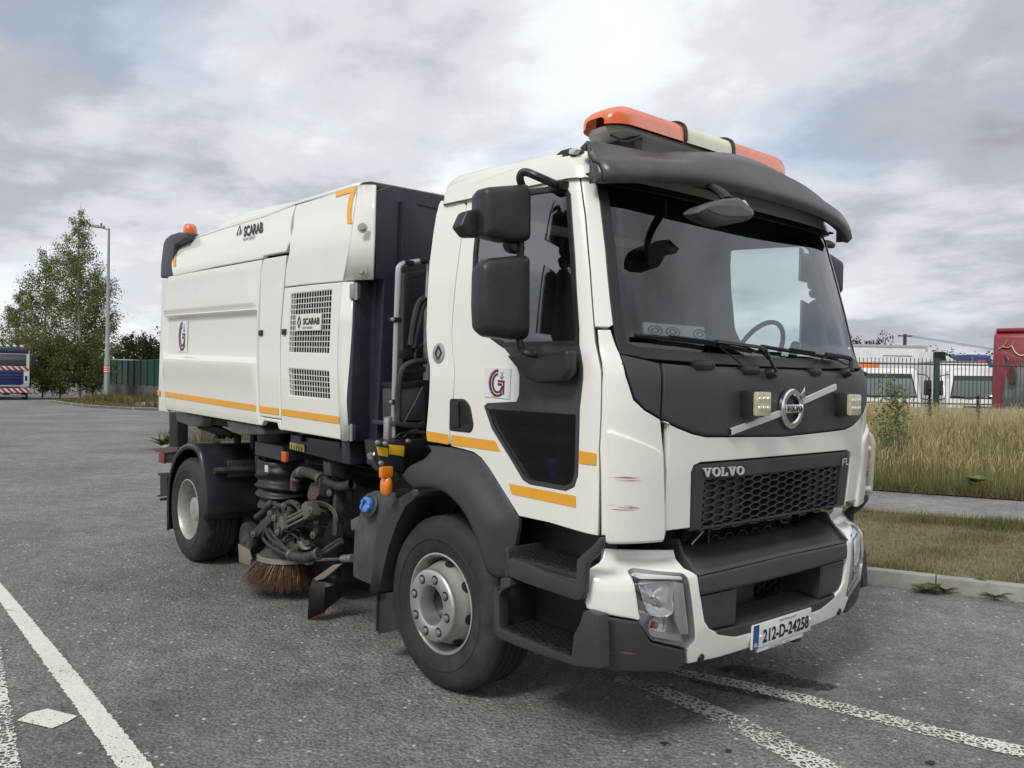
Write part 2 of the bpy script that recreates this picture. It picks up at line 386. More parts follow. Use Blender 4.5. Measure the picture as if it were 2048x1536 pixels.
class Skin:
    """one side-front-side skin of the cab or bumper: param a runs along the girth from the middle of the front, z is height"""
    def __init__(s, wt, xt, n, A, z0, z1, sm=.06, na=2.75):
        s.wz, s.wv = dense(wt, sm*2.5); s.xz, s.xv = dense(xt, sm); s.A = A; tab = []; l = 0; pv = None; w0 = wt[0][1]
        for i in range(3001):
            t = (i/3000)*math.pi/2; q = (w0*math.sin(t)**(2/n), A*max(0, math.cos(t))**(2/n))
            if pv: l += math.hypot(q[0]-pv[0], q[1]-pv[1])
            tab.append((l, q[0]/w0, q[1]/A)); pv = q
        s.L0 = l; s.tl = np.array(tab); s.z0, s.z1 = z0, z1
        s.As = np.arange(-na, na+.001, .03); s.Zs = np.arange(z0, z1+.001, .02)
        V = [s.pt(a, z) for z in s.Zs for a in s.As]; n_ = len(s.As); Fc = []; s.ij = []
        for i in range(len(s.Zs)-1):
            for j in range(n_-1): Fc.append((i*n_+j, i*n_+j+1, (i+1)*n_+j+1, (i+1)*n_+j)); s.ij.append((i, j))
        s.V, s.n = V, n_; s.bv = BVHTree.FromPolygons(V, Fc)
    def pt(s, a, z):
        q = abs(a); w = float(np.interp(z, s.wz, s.wv)); xb = float(np.interp(z, s.xz, s.xv))-s.A
        if q < s.L0: y = w*float(np.interp(q, s.tl[:, 0], s.tl[:, 1])); x = xb+s.A*float(np.interp(q, s.tl[:, 0], s.tl[:, 2]))
        else: x, y = xb-(q-s.L0), w
        if a > 0: return Vector((x, y if y < .72 else .72+(y-.72)*.87, z))
        return Vector((x, -y, z))
    def __call__(s, a, z):
        e = .012; du = s.pt(a+e, z)-s.pt(a-e, z); dv = s.pt(a, z+e)-s.pt(a, z-e)
        return s.pt(a, z), du.cross(dv).normalized()
    def pick(s, px, py):
        loc, nn, idx, d = s.bv.ray_cast(CAM, ray(px, py).normalized())
        if loc is None: raise ValueError('no hit %s' % ((px, py),))
        i, j = s.ij[idx]; z = loc.z; t = (z-s.Zs[i])/.02; n = s.n
        pl = s.V[i*n+j].lerp(s.V[(i+1)*n+j], t); pr = s.V[i*n+j+1].lerp(s.V[(i+1)*n+j+1], t)
        k = (loc-pl).dot(pr-pl)/max(1e-12, (pr-pl).length_squared)
        return (float(s.As[j]+k*.03), float(z))
S = Skin(W_T, XF_T, NSE, ADEP, .94, 2.71)
CT = S.pick
def fair(pl, deg=3):
    """fair a traced line: a as a low polynomial of z"""
    z = np.array([p[1] for p in pl]); a = np.array([p[0] for p in pl]); c = np.polyfit(z, a, min(deg, len(pl)-1)); return [(float(np.polyval(c, q)), float(q)) for q in z]
def tr(*pts): return [CT(*p) for p in pts]
def mir(pl): return [(-a, z) for a, z in pl[::-1]]
def spanel(name, outline, m, parent=None, holes=(), mirror=False, **k):
    prm = {a: k.pop(a) for a in ('th', 'off', 'step', 'edge', 'drop', 'bulge') if a in k}
    if mirror: outline = mir(outline); holes = [mir(h) for h in holes]
    return true_normals(mesh(name, *g_panel(S, outline, holes, **prm), m, parent or truck, **k))
# --- traced outlines on the cab skin (visible side; the other side is its mirror image)
Z_BOT = .985
door_f = tr((1161, 352), (1169, 431), (1180, 544), (1193, 654), (1198, 771), (1200, 900), (1201, 1073)); door_f = fair(door_f)
door_r = tr((898, 889), (898.5, 860), (902, 658), (911, 570), (921, 480), (931, 412), (936, 399)); door_r = fair(door_r)
arch = tr((1037, 1033), (977, 937), (962, 917), (946, 905), (925, 899), (901, 893))
door_o = tr((1197, 1073), (1097, 1046))+arch+door_r[1:]+tr((945, 388), (960, 381), (1000, 371), (1070, 358), (1142, 347), (1155, 347))+door_f[:-1]
win_o = tr((1131, 371), (1142, 388), (1151, 520), (1159, 660), (1159, 694), (1006, 696), (972, 671), (952, 645), (943, 610), (946, 507), (953, 440), (962, 402), (975, 392), (1060, 378), (1115, 370))
lowwin_o = round_poly(tr((968, 809), (1159, 820), (1156, 952), (1149, 974), (1132, 982), (1060, 969), (1046, 960), (984, 858)), .03)
blk_o = tr((1006, 693), (1022, 712), (1034, 735), (1039, 750), (1038, 790), (1033, 803), (975, 806), (968, 812), (984, 858), (1046, 960), (1060, 969), (1132, 982), (1149, 974), (1156, 952), (1159.5, 820), (1159.5, 691))
hole_win = inset(win_o, .012)
dk = dict(th=.03, step=.07)
for sgn in (False, True):
    nm = dict(mirror=sgn)
    d = spanel('door', inset(door_o, .003), white, holes=[hole_win, inset(lowwin_o, .014)], **nm, **dk)
    spanel('window_seal', win_o, blackm, d, holes=[inset(win_o, .028)], off=.003, th=.01, step=.05, drop=.003, **nm)
    spanel('window_glass', inset(win_o, .02), sideglass, d, off=-.006, th=0, step=.09, edge=0, drop=0, **nm)
    spanel('footwell_window', inset(lowwin_o, .02), darkglass, d, off=.002, th=0, step=.08, edge=0, drop=0, **nm)
    spanel('door_black_trim', blk_o, dgrey, d, holes=[inset(lowwin_o, .022)], off=.004, th=.006, step=.05, drop=.003, **nm)
    # side column behind the door and corner column in front of it
    col_o = [door_r[i] for i in range(len(door_r)-1)]
    side_o = tr((854, 884), (851.5, 860), (851.5, 658), (858, 526), (868, 450), (876, 412), (882, 400))+tr((929, 404))+door_r[::-1][1:]
    spanel('cab_side_panel', inset(side_o, .003), white, **nm, **dk)
    ws_l = tr((1191, 354), (1202, 403), (1211, 500), (1221, 600), (1229, 650), (1240, 706)); ws_l = fair(ws_l)
    a0, a1 = door_f[0], door_f[3]
    up_o = [door_f[3]]+tr((1219, 655))+ws_l[4::-1]+[(ws_l[0][0]-.0, 2.56), (door_f[0][0], 2.56)]+door_f[:3]
    spanel('windscreen_pillar', inset(up_o, .003), white, **nm, th=.03, step=.05)
    lo_o = tr((1194, 658), (1222, 658), (1240, 706), (1253, 753), (1268, 799), (1290, 820), (1322, 839))+tr((1329, 909), (1331, 1000), (1331, 1072))+[(CT(1331, 1072)[0], Z_BOT+.01), (door_f[-1][0], Z_BOT)]+door_f[::-1][1:3]
    cp = spanel('corner_panel', inset(lo_o, .0035), white, **nm, th=.03, step=.05)
    df = round_poly(tr((1213, 863), (1222, 861), (1264, 876), (1312, 896), (1325, 910), (1329, 1060))+[(CT(1329, 1060)[0], Z_BOT-.035), (CT(1213, 1060)[0], Z_BOT-.03)], .02)
    spanel('corner_deflector', df, white, cp, **nm, off=.016, th=.016, step=.03, edge=.014, drop=.012)
    cb = tr((1241, 708), (1263, 713), (1319, 726), (1320.5, 836), (1291, 818), (1270, 797), (1255, 752))
    spanel('corner_trim', inset(cb, .002), dgrey, **nm, off=.002, th=.03, step=.05)
# front skin, symmetric about the cab's centre line
am = CT(1331.6, 1000)[0]; ztop = CT(1333, 846)[1]
lo_l = tr((1325, 842), (1355, 857), (1386, 869), (1412, 875))
zc_ = CT(1516, 877)[1]
gr_l = tr((1384.5, 945), (1389, 934), (1402, 927)); grb = CT(1381, 1066)
g_top = CT(1550, 917)[1]
gr_out = tr((1402, 927), (1389, 933), (1384.5, 945), (1381, 1066)); gr_out = gr_out+mir(gr_out)
gr_out = [(a, z) for a, z in gr_out]
zb0 = Z_BOT+.01
gq = inset(gr_out, -.006)
fl_o = [(gq[3][0], zb0), (am, zb0), (am, lo_l[0][1]-.004)]+lo_l+[(0, zc_)]; fl_o = fl_o+mir(fl_o)[1:]+[(-a, z) for a, z in gq[2::-1]]
notch = [(a, z) for a, z in gq[:3]]
fl_o = fl_o[:-3]+[(-gq[3][0], zb0)][:0]+[(-a, z) for a, z in gq[2::-1]]+notch
spanel('nose_panel', fl_o, white, th=.035, step=.06)
bp_l = tr((1322.5, 838), (1322.5, 727))
bp_o = [(0, zc_+.006)]+[(a, z+.008) for a, z in lo_l[::-1]]+[(bp_l[0][0]+.003, bp_l[0][1]), (bp_l[1][0]+.003, bp_l[1][1])]+tr((1364, 731), (1420, 738))+[(-.2, 1.70), (0, 1.70)]
bp_o = bp_o+mir(bp_o)[1:-1]
fp = spanel('badge_panel', bp_o, dgrey, off=.008, th=.045, step=.05, edge=.012, drop=.008)
spanel('panel_top_ledge', [(-.78, 1.694), (.78, 1.694), (.86, 1.715), (-.86, 1.715)], dgrey, off=-.012, th=.02, step=.06, drop=.002)
# windscreen, black border and cowl below it
wl = ws_l
ws_o = [(a+.004, z) for a, z in ws_l]+[]
zwb = ws_l[-1][1]
ws_o = [(ws_l[0][0], 2.56)]+ws_l+[(-.95, zwb-.018), (-.5, zwb-.03), (0, zwb-.034)]; ws_o = ws_o+mir(ws_o)[1:]
ws_in = inset(ws_o, .05)
wb = spanel('windscreen_border', ws_o, blackm, holes=[ws_in], off=-.004, th=.012, step=.06, drop=.003)
spanel('windscreen', inset(ws_o, .03), screen, off=-.008, th=0, step=.08, edge=0, drop=0)
# inner frame: dark lining behind all seams, open at the windows
fr_o = [(-2.42, 1.32), (-2.2, 1.32), (-1.98, 1.12), (-1.86, 1.02), (-.9, .99)]; fr_o = fr_o+[(.9, .99), (1.86, 1.02), (1.98, 1.12), (2.2, 1.32), (2.42, 1.32), (2.4, 1.9), (2.06, 2.58), (-2.06, 2.58), (-2.4, 1.9)]
_frV = g_panel(S, fr_o, [inset(ws_o, .045), inset(win_o, .03), inset(lowwin_o, .03), inset(mir(win_o), .03), inset(mir(lowwin_o), .03)], th=.03, off=-.032, step=.08, edge=0, drop=0)
fixnormals(mesh('cab_frame', *_frV, gap_m, truck))
# roof: closed rings, slightly lower towards the front
def ring(w, xf, xr, z, rc=.07, n=64):
    o = []
    L_ = [(xr, -w), (xf-ADEP, -w)]
    P = []
    for i in range(25):
        t = -math.pi/2+math.pi*i/24; sy = math.copysign(abs(math.sin(t))**(2/NSE), t); sx = abs(math.cos(t))**(2/NSE); P.append((xf-ADEP+ADEP*sx, w*sy))
    Q = [(xr, w), (xr, -w)]
    poly = round_poly(P+Q, [0]*len(P)+[rc, rc], 5)
    return [Vector((x, y, z-.03*(x-.5))) for x, y in resample(poly, .5)]
rr_ = [(1.098, 1.08, -.045, 2.45), (1.098, 1.075, -.04, 2.505), (1.084, 1.065, -.125, 2.55), (1.076, 1.05, -.125, 2.60), (1.064, 1.03, -.12, 2.645), (1.046, 1.0, -.105, 2.68), (1.015, .965, -.08, 2.708), (.965, .91, -.04, 2.726), (.86, .83, .06, 2.737), (.5, .5, .3, 2.742)]
# the roof reaches down to the door tops only behind the windscreen, so the lowest rings start at the gutter
rings = [ring(w, xf, xr, z) for w, xf, xr, z in rr_[2:]]
V, Fc = g_loft(rings, closed=True); nn_ = len(rings[0]); Fc.append([(len(rings)-1)*nn_+j for j in range(nn_)])
roof = fixnormals(mesh('cab_roof', V, Fc, white, truck, smooth=50))
gut = tr((882, 400), (929, 403), (940, 392), (948, 384), (1000, 369), (1070, 356), (1142, 345), (1162, 347))
ro_o = gut+[(door_f[0][0], 2.575), (gut[0][0]-.02, 2.575)]
for sgn in (False, True): spanel('roof_side', inset(ro_o, .002), white, roof, mirror=sgn, th=.03, step=.05)
# rear wall of the cab
box('cab_wall', (-.15, -1.09, 1.30), (-.11, 1.06, 2.2), white, truck, .01)
prism('cab_wall', [(-.135, -1.06, 2.19), (-.135, 1.04, 2.19), (-.12, 1.02, 2.57), (-.12, -1.04, 2.57)], (.03, 0, 0), white, truck, .004)
box('cab_floor', (-.1, -1.08, 1.10), (1.2, 1.08, 1.14), interior, truck, .01)
# --- things seen through the glass
box('cab_lining', (-.085, -1.08, 1.14), (-.075, 1.08, 2.5), interior, truck, .002)
box('headliner', (-.02, -1.04, 2.545), (.98, 1.04, 2.555), interior, truck, .002)
dash = [[Vector((x+.0, y, z)) for y in (-1.06, -.6, 0, .6, 1.06)] for x, z in ((1.19, 1.70), (1.12, 1.735), (1.0, 1.74), (.86, 1.72), (.80, 1.62), (.82, 1.2))]
loft('dashboard', dash, interior, truck, thick=.02)
def seat(y):
    s = mesh('seat', *join(g_box((.42, y, 1.42), (.5, .5, .14), .05), g_box((.18, y, 1.78), (.14, .48, .72), .06, (0, -.16, 0))), interior, truck)
    mesh('headrest', *g_box((.09, y, 2.21), (.09, .26, .18), .04, (0, -.16, 0)), interior, s)
for y in (-.56, .56): seat(y)
t_ = Matrix.Rotation(R(-62), 3, 'Y')
sw = [Vector((.78, .56, 1.80))+t_@Vector((math.cos(q)*.215, math.sin(q)*.215, 0)) for q in np.linspace(0, 2*math.pi, 40)]
st = mesh('steering_wheel', *g_tube(sw, .014, sm=False, cap=False), blackm, truck)
mesh('hub', *join(g_cyl((.78, .56, 1.80), (.95, .56, 1.70), .045), g_box((.78, .56, 1.80), (.04, .40, .05), .01, (0, 1.08, 0))), blackm, st)
sc = mesh('screen_holder', *join(g_box((.98, .80, 1.92), (.03, .16, .11), .01, (0, 0, .5)), g_cyl((1.0, .84, 1.74), (.985, .81, 1.9), .014), g_box((.98, .62, 1.83), (.04, .09, .10), .015, (0, .2, .7)), g_cyl((1.0, .6, 1.74), (.985, .62, 1.82), .01)), blackm, truck)
paper = mat('paper_pack', (.72, .78, .76), .5, var=.08, vscale=30)
pq = [XP(1287, 644, 1.12), XP(1409, 654, 1.12), XP(1412, 683, 1.12), XP(1288, 670, 1.12)]
tub = mesh('blue_tub', *g_loft([[YP(1115+math.cos(q)*17*k, 0, 0)*0+Vector((YP(1115, 940, -.98).x+math.cos(q)*.055*k, -.98+math.sin(q)*.045*k, z)) for q in np.linspace(0, 6.283, 21)[:-1]] for z, k in ((1.145, .05), (1.145, .8), (1.24, .95), (1.25, 1.15), (1.262, 1.15), (1.27, .9), (1.272, .05))], closed=True), mat('blue_tub', (.02, .10, .42), .4), truck)
pp = prism('paper_pack', pq, (-.012, 0, 0), paper, truck, .002)
inkm = mat('print_grey', (.10, .12, .12), .6)
def on(q, u_, v_): return (q[0]*(1-u_)+q[1]*u_)*(1-v_)+(q[3]*(1-u_)+q[2]*u_)*v_
for cx_ in (.17, .45, .9):
    V, Fc = [], []
    for ra, rb in ((1.0, .82), (.55, .35)):
        k = len(V)
        for j in range(24):
            q = 2*math.pi*j/24
            for r_ in (ra, rb): V.append(on(pq, cx_+math.cos(q)*.115*r_, .55+math.sin(q)*.36*r_)+Vector((.003, 0, 0)))
        Fc += [[k+2*j, k+2*((j+1) % 24), k+2*((j+1) % 24)+1, k+2*j+1] for j in range(24)]
    mesh('printed_stamp', V, Fc, inkm, pp, smooth=0)
# --- sun visor: swept section, raised middle
vis = []
NV = 41
for i in range(NV):
    y = -1.065+2.13*i/(NV-1); k = abs(y)/1.065; e = k**3.2; sw_ = max(0, 1-(abs(y)/.62)**2)**1.0
    xo = 1.235-.175*k**3.0; zo = 2.562-.054*k**2.2       # front lower edge
    xr, zr = .985-.02*e, 2.70-.03*e+.082*sw_              # rear upper edge, on the roof
    xm, zm = xo-.055-.012*sw_, zo+.084+.058*sw_-.006*e
    xn, zn = (xm+xr)/2-.01, (zm+zr)/2-.010+.042*sw_
    prof = [(xo-.035, zo+.004), (xo-.006, zo-.006), (xo+.004, zo+.006), (xo-.002, zo+.03), (xo-.018, zo+.06), (xm, zm), (xn, zn), (xr, zr), (xr-.03, zr-.02)]
    vis.append([Vector((a, y, b)) for a, b in prof])
endc = lambda c, s: [Vector((p.x-.012, p.y+s*.0, p.z)) for p in c]
V, Fc = g_loft(vis); vv = mesh('sun_visor', V, Fc, visorm, truck, smooth=60)
md = vv.modifiers.new('thickness', 'SOLIDIFY'); md.thickness = .018; md.offset = -1
# end cheeks of the visor
for s, c in ((-1, vis[0]), (1, vis[-1])):
    c2 = [Vector((p.x*.0+min(p.x, 1.0)-.02, p.y+s*-.004, p.z)) for p in c]
    loft('visor_cheek', [c, [Vector(((p.x+.99)/2, p.y-s*.002, p.z-.004)) for p in c], [Vector((.985, p.y-s*.004, max(2.50, p.z-.01))) for p in c]], visorm, vv, thick=.008)
for dx in (0, .05):
    p = XP(1538+dx*250, 352+dx*60, 1.09); mesh('washer_nozzle', *g_lathe([(0, .014), (.012, .012), (.016, 0), (.016, -.03)], p, (1, 0, .5), 12), blackm, vv)
# --- light bar
lb = mesh('light_bar', *g_prism([(.62, y0, 2.795) for y0 in ()] or [Vector((x, y, 2.822)) for x, y in round_poly([(.64, -.78), (.88, -.78), (.88, .68), (.64, .68)], .11, 6)], (0, 0, .03), .006), mat('light_bar_base', (.20, .195, .185), .45, dirt=.3), truck)
orange = mat('orange_lens', (.82, .14, .015), .28, var=.12, vscale=9, coat=.3, trans=.15)
creaml = mat('cream_lens', (.76, .76, .60), .35, var=.04, dirt=.2, dirtcol=(.4, .36, .25))
def bar_section(y0, y1, e0, e1):
    cs = []
    ys = [y0]+[y0+(y1-y0)*k/10 for k in range(1, 10)]+[y1]
    if e0: ys = [y0, y0+.006, y0+.02, y0+.05, y0+.09, y0+.13]+ys[3:]
    if e1: ys = ys[:-3]+[y1-.13, y1-.09, y1-.05, y1-.02, y1-.006, y1]
    for y in ys:
        k = 1.0
        if e0 and y < y0+.13: k = max(.02, 1-((y0+.13-y)/.13)**2)**.5
        if e1 and y > y1-.13: k = max(.02, 1-((y-(y1-.13))/.13)**2)**.5
        c = []
        for j in range(17):
            q = math.pi*j/16; sx = math.copysign(abs(math.cos(q))**.55, math.cos(q)); sz = abs(math.sin(q))**.55
            c.append(Vector((.76+.14*sx*(.35+.65*k), y, 2.85+.108*sz*(.25+.75*k if (e0 or e1) else 1))))
        cs.append(c)
    return g_loft(cs)
for y0, y1, e0, e1, m in ((-.805, -.305, 1, 0, orange), (-.28, .105, 0, 0, creaml), (.13, .705, 0, 1, orange)):
    l = mesh('lens', *bar_section(y0, y1, e0, e1), m, lb, smooth=50)
    if m is orange:
        for y in (y0+.17, y0+.42): mesh('lamp_module', *g_box((.76, y, 2.90), (.16, .17, .06), .015), mat('lamp_module_dark', (.12, .02, .01), .4), l)
for y in (-.2925, .1175): mesh('divider', *g_prism([Vector((.76+.146*math.copysign(abs(math.cos(q))**.55, math.cos(q)), y-.0115, 2.858+.114*abs(math.sin(q))**.55)) for q in np.linspace(0, math.pi, 17)], (0, .023, 0)), blackm, lb)
for y in (-.6, .55): mesh('bracket', *g_box((.76, y, 2.785), (.2, .06, .09), .01), blackm, lb)
# lead under the bar end
tube('cable', [(.86, -.6, 2.83), (.90, -.65, 2.80), (.86, -.70, 2.78), (.8, -.74, 2.815)], .006, blackm, lb)
# side marker lamp on the roof edge
mk = mesh('roof_marker_lamp', *g_loft([[YP(x, y, -1.06) for x, y in pl] for pl in ([(1108, 321), (1112, 310), (1125, 303), (1148, 296), (1155, 302), (1146, 312), (1128, 319)],)], closed=True), blackm, truck) if 0 else None
mk = prism('roof_marker_lamp', [YP(x, y, -1.045) for x, y in ((1107, 321), (1111, 309), (1122, 300), (1140, 295), (1152, 297), (1156, 302), (1148, 312), (1130, 319))], (0, .08, 0), blackm, truck, .012)
mesh('clear_lens', *g_prism([YP(x, y, -1.06) for x, y in ((1137, 308), (1138, 298), (1146, 296), (1152, 299), (1147, 308))], (0, .03, 0), .004), mat('clear_lens', (.6, .6, .58), .15, coat=.5), mk)
# --- emblem, strip and lettering on the black front panel
def fpt(px, py, lift=.012):
    p, n = S(*CT(px, py)); return p+n*lift
em = root_em = None
c0 = fpt(1575, 817, .012); en = Vector((1, 0, -.02)).normalized(); ey = Vector((0, 1, 0)); ez = Vector((.02, 0, 1))
def ring_mesh(ra, rb, h, seg=40): return g_lathe([(rb, 0), (rb, h*.7), (rb+.006, h), (ra-.006, h), (ra, h*.7), (ra, 0)], c0, en, seg)
trim = mat('silver_trim', (.72, .72, .71), .3, metal=.35, var=.04)
emb = mesh('emblem', *ring_mesh(.098, .066, .022), chrome, truck)
mesh('emblem_band', *g_box(c0+en*.014, (.026, .16, .042), .004), chrome, emb)
ar = [c0+ey*a+ez*b for a, b in ((.045, .06), (.098, .112), (.098, .05), (.085, .062), (.06, .038))]
mesh('emblem_arrow', *g_prism([p+en*.004 for p in ar], en*.018, .002), chrome, emb)
def strip(pa, pb, w):
    A, B = fpt(*pa, .004), fpt(*pb, .004); n = 12; cs = []
    for i in range(n+1):
        t = i/n; px, py = pa[0]+(pb[0]-pa[0])*t, pa[1]+(pb[1]-pa[1])*t; c = fpt(px, py, .006)
        cs.append([c+ez*(-w), c+ez*(-w*.8)+en*.012, c+ez*(w*.8)+en*.012, c+ez*w])
    return g_loft(cs)
mesh('emblem_strip', *strip((1456, 864), (1561, 825), .017), trim, truck); mesh('emblem_strip', *strip((1590, 808), (1667, 774), .017), trim, truck)
# slab-serif letters V O L V O
def g_letter(ch):
    if ch == 'V': return [[(0, 1), (.44, 1), (.44, .88), (.36, .88), (.53, .32), (.68, .88), (.58, .88), (.58, 1), (1, 1), (1, .88), (.9, .88), (.62, 0), (.40, 0), (.1, .88), (0, .88)]], []
    if ch == 'L': return [[(0, 1), (.5, 1), (.5, .88), (.38, .88), (.38, .13), (.75, .13), (.86, .36), (1, .36), (.97, 0), (0, 0), (0, .12), (.12, .12), (.12, .88), (0, .88)]], []
    o = [(.5+.5*math.cos(q), .5+.52*math.sin(q)) for q in np.linspace(0, 2*math.pi, 29)[:-1]]
    h = [(.5+.23*math.cos(q), .5+.38*math.sin(q)) for q in np.linspace(0, 2*math.pi, 29)[:-1]]
    return [o], [h]
def letters(name, word, place, m, parent, lift, gap=.16, th=.006):
    """place(u, v) -> point, normal for u, v in 0..1 over the word"""
    ws = [.82 if c == 'L' else (1.0 if c == 'O' else 1.04) for c in word]; tot = sum(ws)+gap*.45*(len(word)-1); x = 0; parts = []
    for c, w in zip(word, ws):
        o, h = g_letter(c)
        f = lambda u_, v_, x=x, w=w: place((x+u_*w)/tot, v_)
        parts.append(g_panel(f, o[0], h, th=th, off=lift, step=.5, edge=0, drop=0)); x += w+gap*.45
    return mesh(name, *join(*parts), m, parent, smooth=30)
letters('emblem_lettering', 'VOLVO', lambda u_, v_: (c0+en*.027+ey*(-.068+.136*u_)+ez*(-.013+.026*v_), en), gap_m, emb, .001, th=.002)
# --- work lamps on brackets
lensy = mat('yellowed_clear_lens', (.52, .50, .34), .22, var=.15, vscale=40, coat=.5)
for pts in (((1463, 785), (1474, 785), (1511, 828)), ((1656, 789), (1665, 790), (1690, 827))):
    (hx, hy), (lx, ly), (rx, ry) = pts; b0 = fpt((lx+rx)/2, (ly+ry)/2, 0)
    w = .115; cy_ = b0.y; cz_ = b0.z; x0 = b0.x
    wl_ = mesh('work_lamp', *g_box((x0+.038, cy_, cz_), (.075, .125, .125), .018), blackm, truck)
    mesh('lens', *g_box((x0+.084, cy_+.002, cz_), (.026, .115, .112), .012), lensy, wl_)
    for i in range(3):
        for j in range(2): mesh('led', *g_lathe([(0, .004), (.013, .002), (.015, -.002)], (x0+.097, cy_-.033+i*.034, cz_-.02+j*.042), (1, 0, 0), 10), mat('led_reflector', (.85, .84, .7), .15, metal=.6), wl_)
# --- front grille insert
GT, GB = gr_out[0][1], gr_out[3][1]
gpan = inset(gr_out, .004)
mesh_l, mesh_r = CT(1411, 990)[0], -CT(1411, 990)[0]
zt_m, zb_m = CT(1411, 962)[1], CT(1411, 1054)[1]
mh = [(mesh_l, zb_m), (mesh_r, zb_m), (mesh_r, zt_m), (mesh_l, zt_m)]
gri = spanel('grille_panel', gpan, dgrey, holes=[mh], off=-.004, th=.05, step=.05, edge=.01, drop=.008)
_bk = lambda a, z: (S(a, z)[0]+S(a, z)[1]*-.05, S(a, z)[1])
mesh('grille_backing', *g_panel(_bk, inset(mh, -.03), th=0, step=.1, edge=0, drop=0), gap_m, gri)
# slab behind the outer cells, which are closed; the middle third is open
for s in (-1, 1):
    aa = [(s*.30, zb_m+.01), (s*.30, zt_m-.01), (s*abs(mesh_l), zt_m-.01), (s*abs(mesh_l), zb_m+.01)]
    mesh('closed_cells', *g_panel(_bk, aa, th=0, off=.028, step=.1, edge=0, drop=0), dgrey, gri)
def hexbars(a0, a1, z0, z1, w, h, bw, dep, surf, lift=0):
    """honeycomb of flat hexagons w wide, h tall, as bars bw thick and dep deep"""
    V, Fc = [], []; seen = set()
    def bar(p, q):
        key = tuple(sorted(((round(p[0], 4), round(p[1], 4)), (round(q[0], 4), round(q[1], 4)))))
        if key in seen: return
        seen.add(key)
        if not all(a0-1e-4 <= t[0] <= a1+1e-4 and z0-1e-4 <= t[1] <= z1+1e-4 for t in (p, q)): return
        d = Vector((q[0]-p[0], q[1]-p[1])).normalized(); nn = Vector((-d.y, d.x))*bw/2; k = len(V)
        for t in (p, q):
            for sgn in (-1, 1):
                P, n = surf(t[0]+nn.x*sgn, t[1]+nn.y*sgn); V.append(P+n*lift); V.append(P+n*(lift-dep))
        # order: p- front, p- back, p+ front, p+ back, q- ...
        Fc.extend([[k, k+4, k+6, k+2], [k, k+1, k+5, k+4], [k+2, k+6, k+7, k+3], [k, k+2, k+3, k+1], [k+4, k+5, k+7, k+6]])
    r = 0; z = z0
    while z < z1+h:
        a = a0-w + (w*.75 if r % 2 else 0)
        while a < a1+w:
            P = [(a-w/2, z), (a-w/4, z+h/2), (a+w/4, z+h/2), (a+w/2, z), (a+w/4, z-h/2), (a-w/4, z-h/2)]
            for i in range(6): bar(P[i], P[(i+1) % 6])
            a += w*1.5
        z += h/2; r += 1
    return V, Fc
def lift_panel(f, k): return lambda a, z: (f(a, z)[0]+f(a, z)[1]*k, f(a, z)[1])
mesh('honeycomb', *hexbars(mesh_l-.01, mesh_r+.01, zb_m-.02, zt_m+.01, .096, .033, .0048, .03, S, -.004), dgrey, gri, smooth=0)
# lettering on the grille header
def front_word(tl, tr_, br, bl):
    a = [CT(*p) for p in (tl, tr_, br, bl)]
    def f(u_, v_):
        b = (a[3][0]*(1-u_)+a[2][0]*u_, a[3][1]*(1-u_)+a[2][1]*u_); t = (a[0][0]*(1-u_)+a[1][0]*u_, a[0][1]*(1-u_)+a[1][1]*u_)
        return S(b[0]*(1-v_)+t[0]*v_, b[1]*(1-v_)+t[1]*v_)
    return f
letters('brand_lettering', 'VOLVO', front_word((1404, 936), (1487, 932), (1487, 949), (1405, 954)), trim, gri, .006)
fq = front_word((1684, 917), (1698, 915), (1697, 929), (1683, 931))
V = []; Fc = []
for u0, v0, u1, v1 in ((0, 0, .12, 1), (0, .84, .5, 1), (.12, .45, .42, .58), (.5, 0, .62, 1), (.5, 0, 1, .16)):
    k = len(V)
    for q in ((u0, v0), (u1, v0), (u1, v1), (u0, v1)): p, n = fq(*q); V.append(p+n*.004)
    Fc.append([k, k+1, k+2, k+3])
mesh('model_lettering', V, Fc, trim, gri, smooth=0)
# ================================================================== BUMPER, LAMPS, STEPS, MUDGUARD, WHEELS, MIRRORS
BW = [(.2, 1.165), (.78, 1.165), (.83, 1.155), (.87, 1.135), (.95, 1.13)]
BX = [(.25, 1.25), (.33, 1.275), (.42, 1.30), (.55, 1.322), (.7, 1.325), (.79, 1.318), (.825, 1.29), (.85, 1.235), (.88, 1.215), (.95, 1.21)]
S2 = Skin(BW, BX, 3.2, .34, .3, .95, sm=.025, na=1.9)
BT = S2.pick
def tb(*p): return [BT(*q) for q in p]
def bpanel(name, outline, m, parent=None, holes=(), mirror=False, **k):
    prm = {a: k.pop(a) for a in ('th', 'off', 'step', 'edge', 'drop', 'bulge') if a in k}
    if mirror: outline = mir(outline); holes = [mir(h) for h in holes]
    return true_normals(mesh(name, *g_panel(S2, outline, holes, **prm), m, parent or truck, **k))
bumper = mesh('bumper', *g_box((1.0, 0, .62), (.10, 1.9, .30), .02), under, truck)      # steel beam that carries the bumper pieces
hl_o = round_poly(tb((1258, 1143), (1268, 1137), (1368, 1148), (1377, 1160), (1390, 1281), (1375, 1295), (1307, 1280), (1283, 1247)), .012, 3)
up_l = tb((1210, 1097), (1207, 1113), (1198, 1124), (1178, 1136), (1172, 1146), (1169, 1206), (1172, 1217), (1278, 1240), (1284, 1251), (1307, 1283), (1374, 1298), (1377, 1329))
in_l = tb((1349, 1099), (1354, 1117), (1368, 1134), (1395, 1148), (1402, 1189), (1411, 1243), (1420, 1258), (1440, 1268))
zc_lo = .375; zc_in = .452
skin_half = up_l+[(-.45, up_l[-1][1]-.012), (0, zc_lo)]
inner_half = in_l+[(-.36, .462), (0, zc_in)]
sk = skin_half+mir(skin_half)[1:]+mir(inner_half)[:-1][::1]
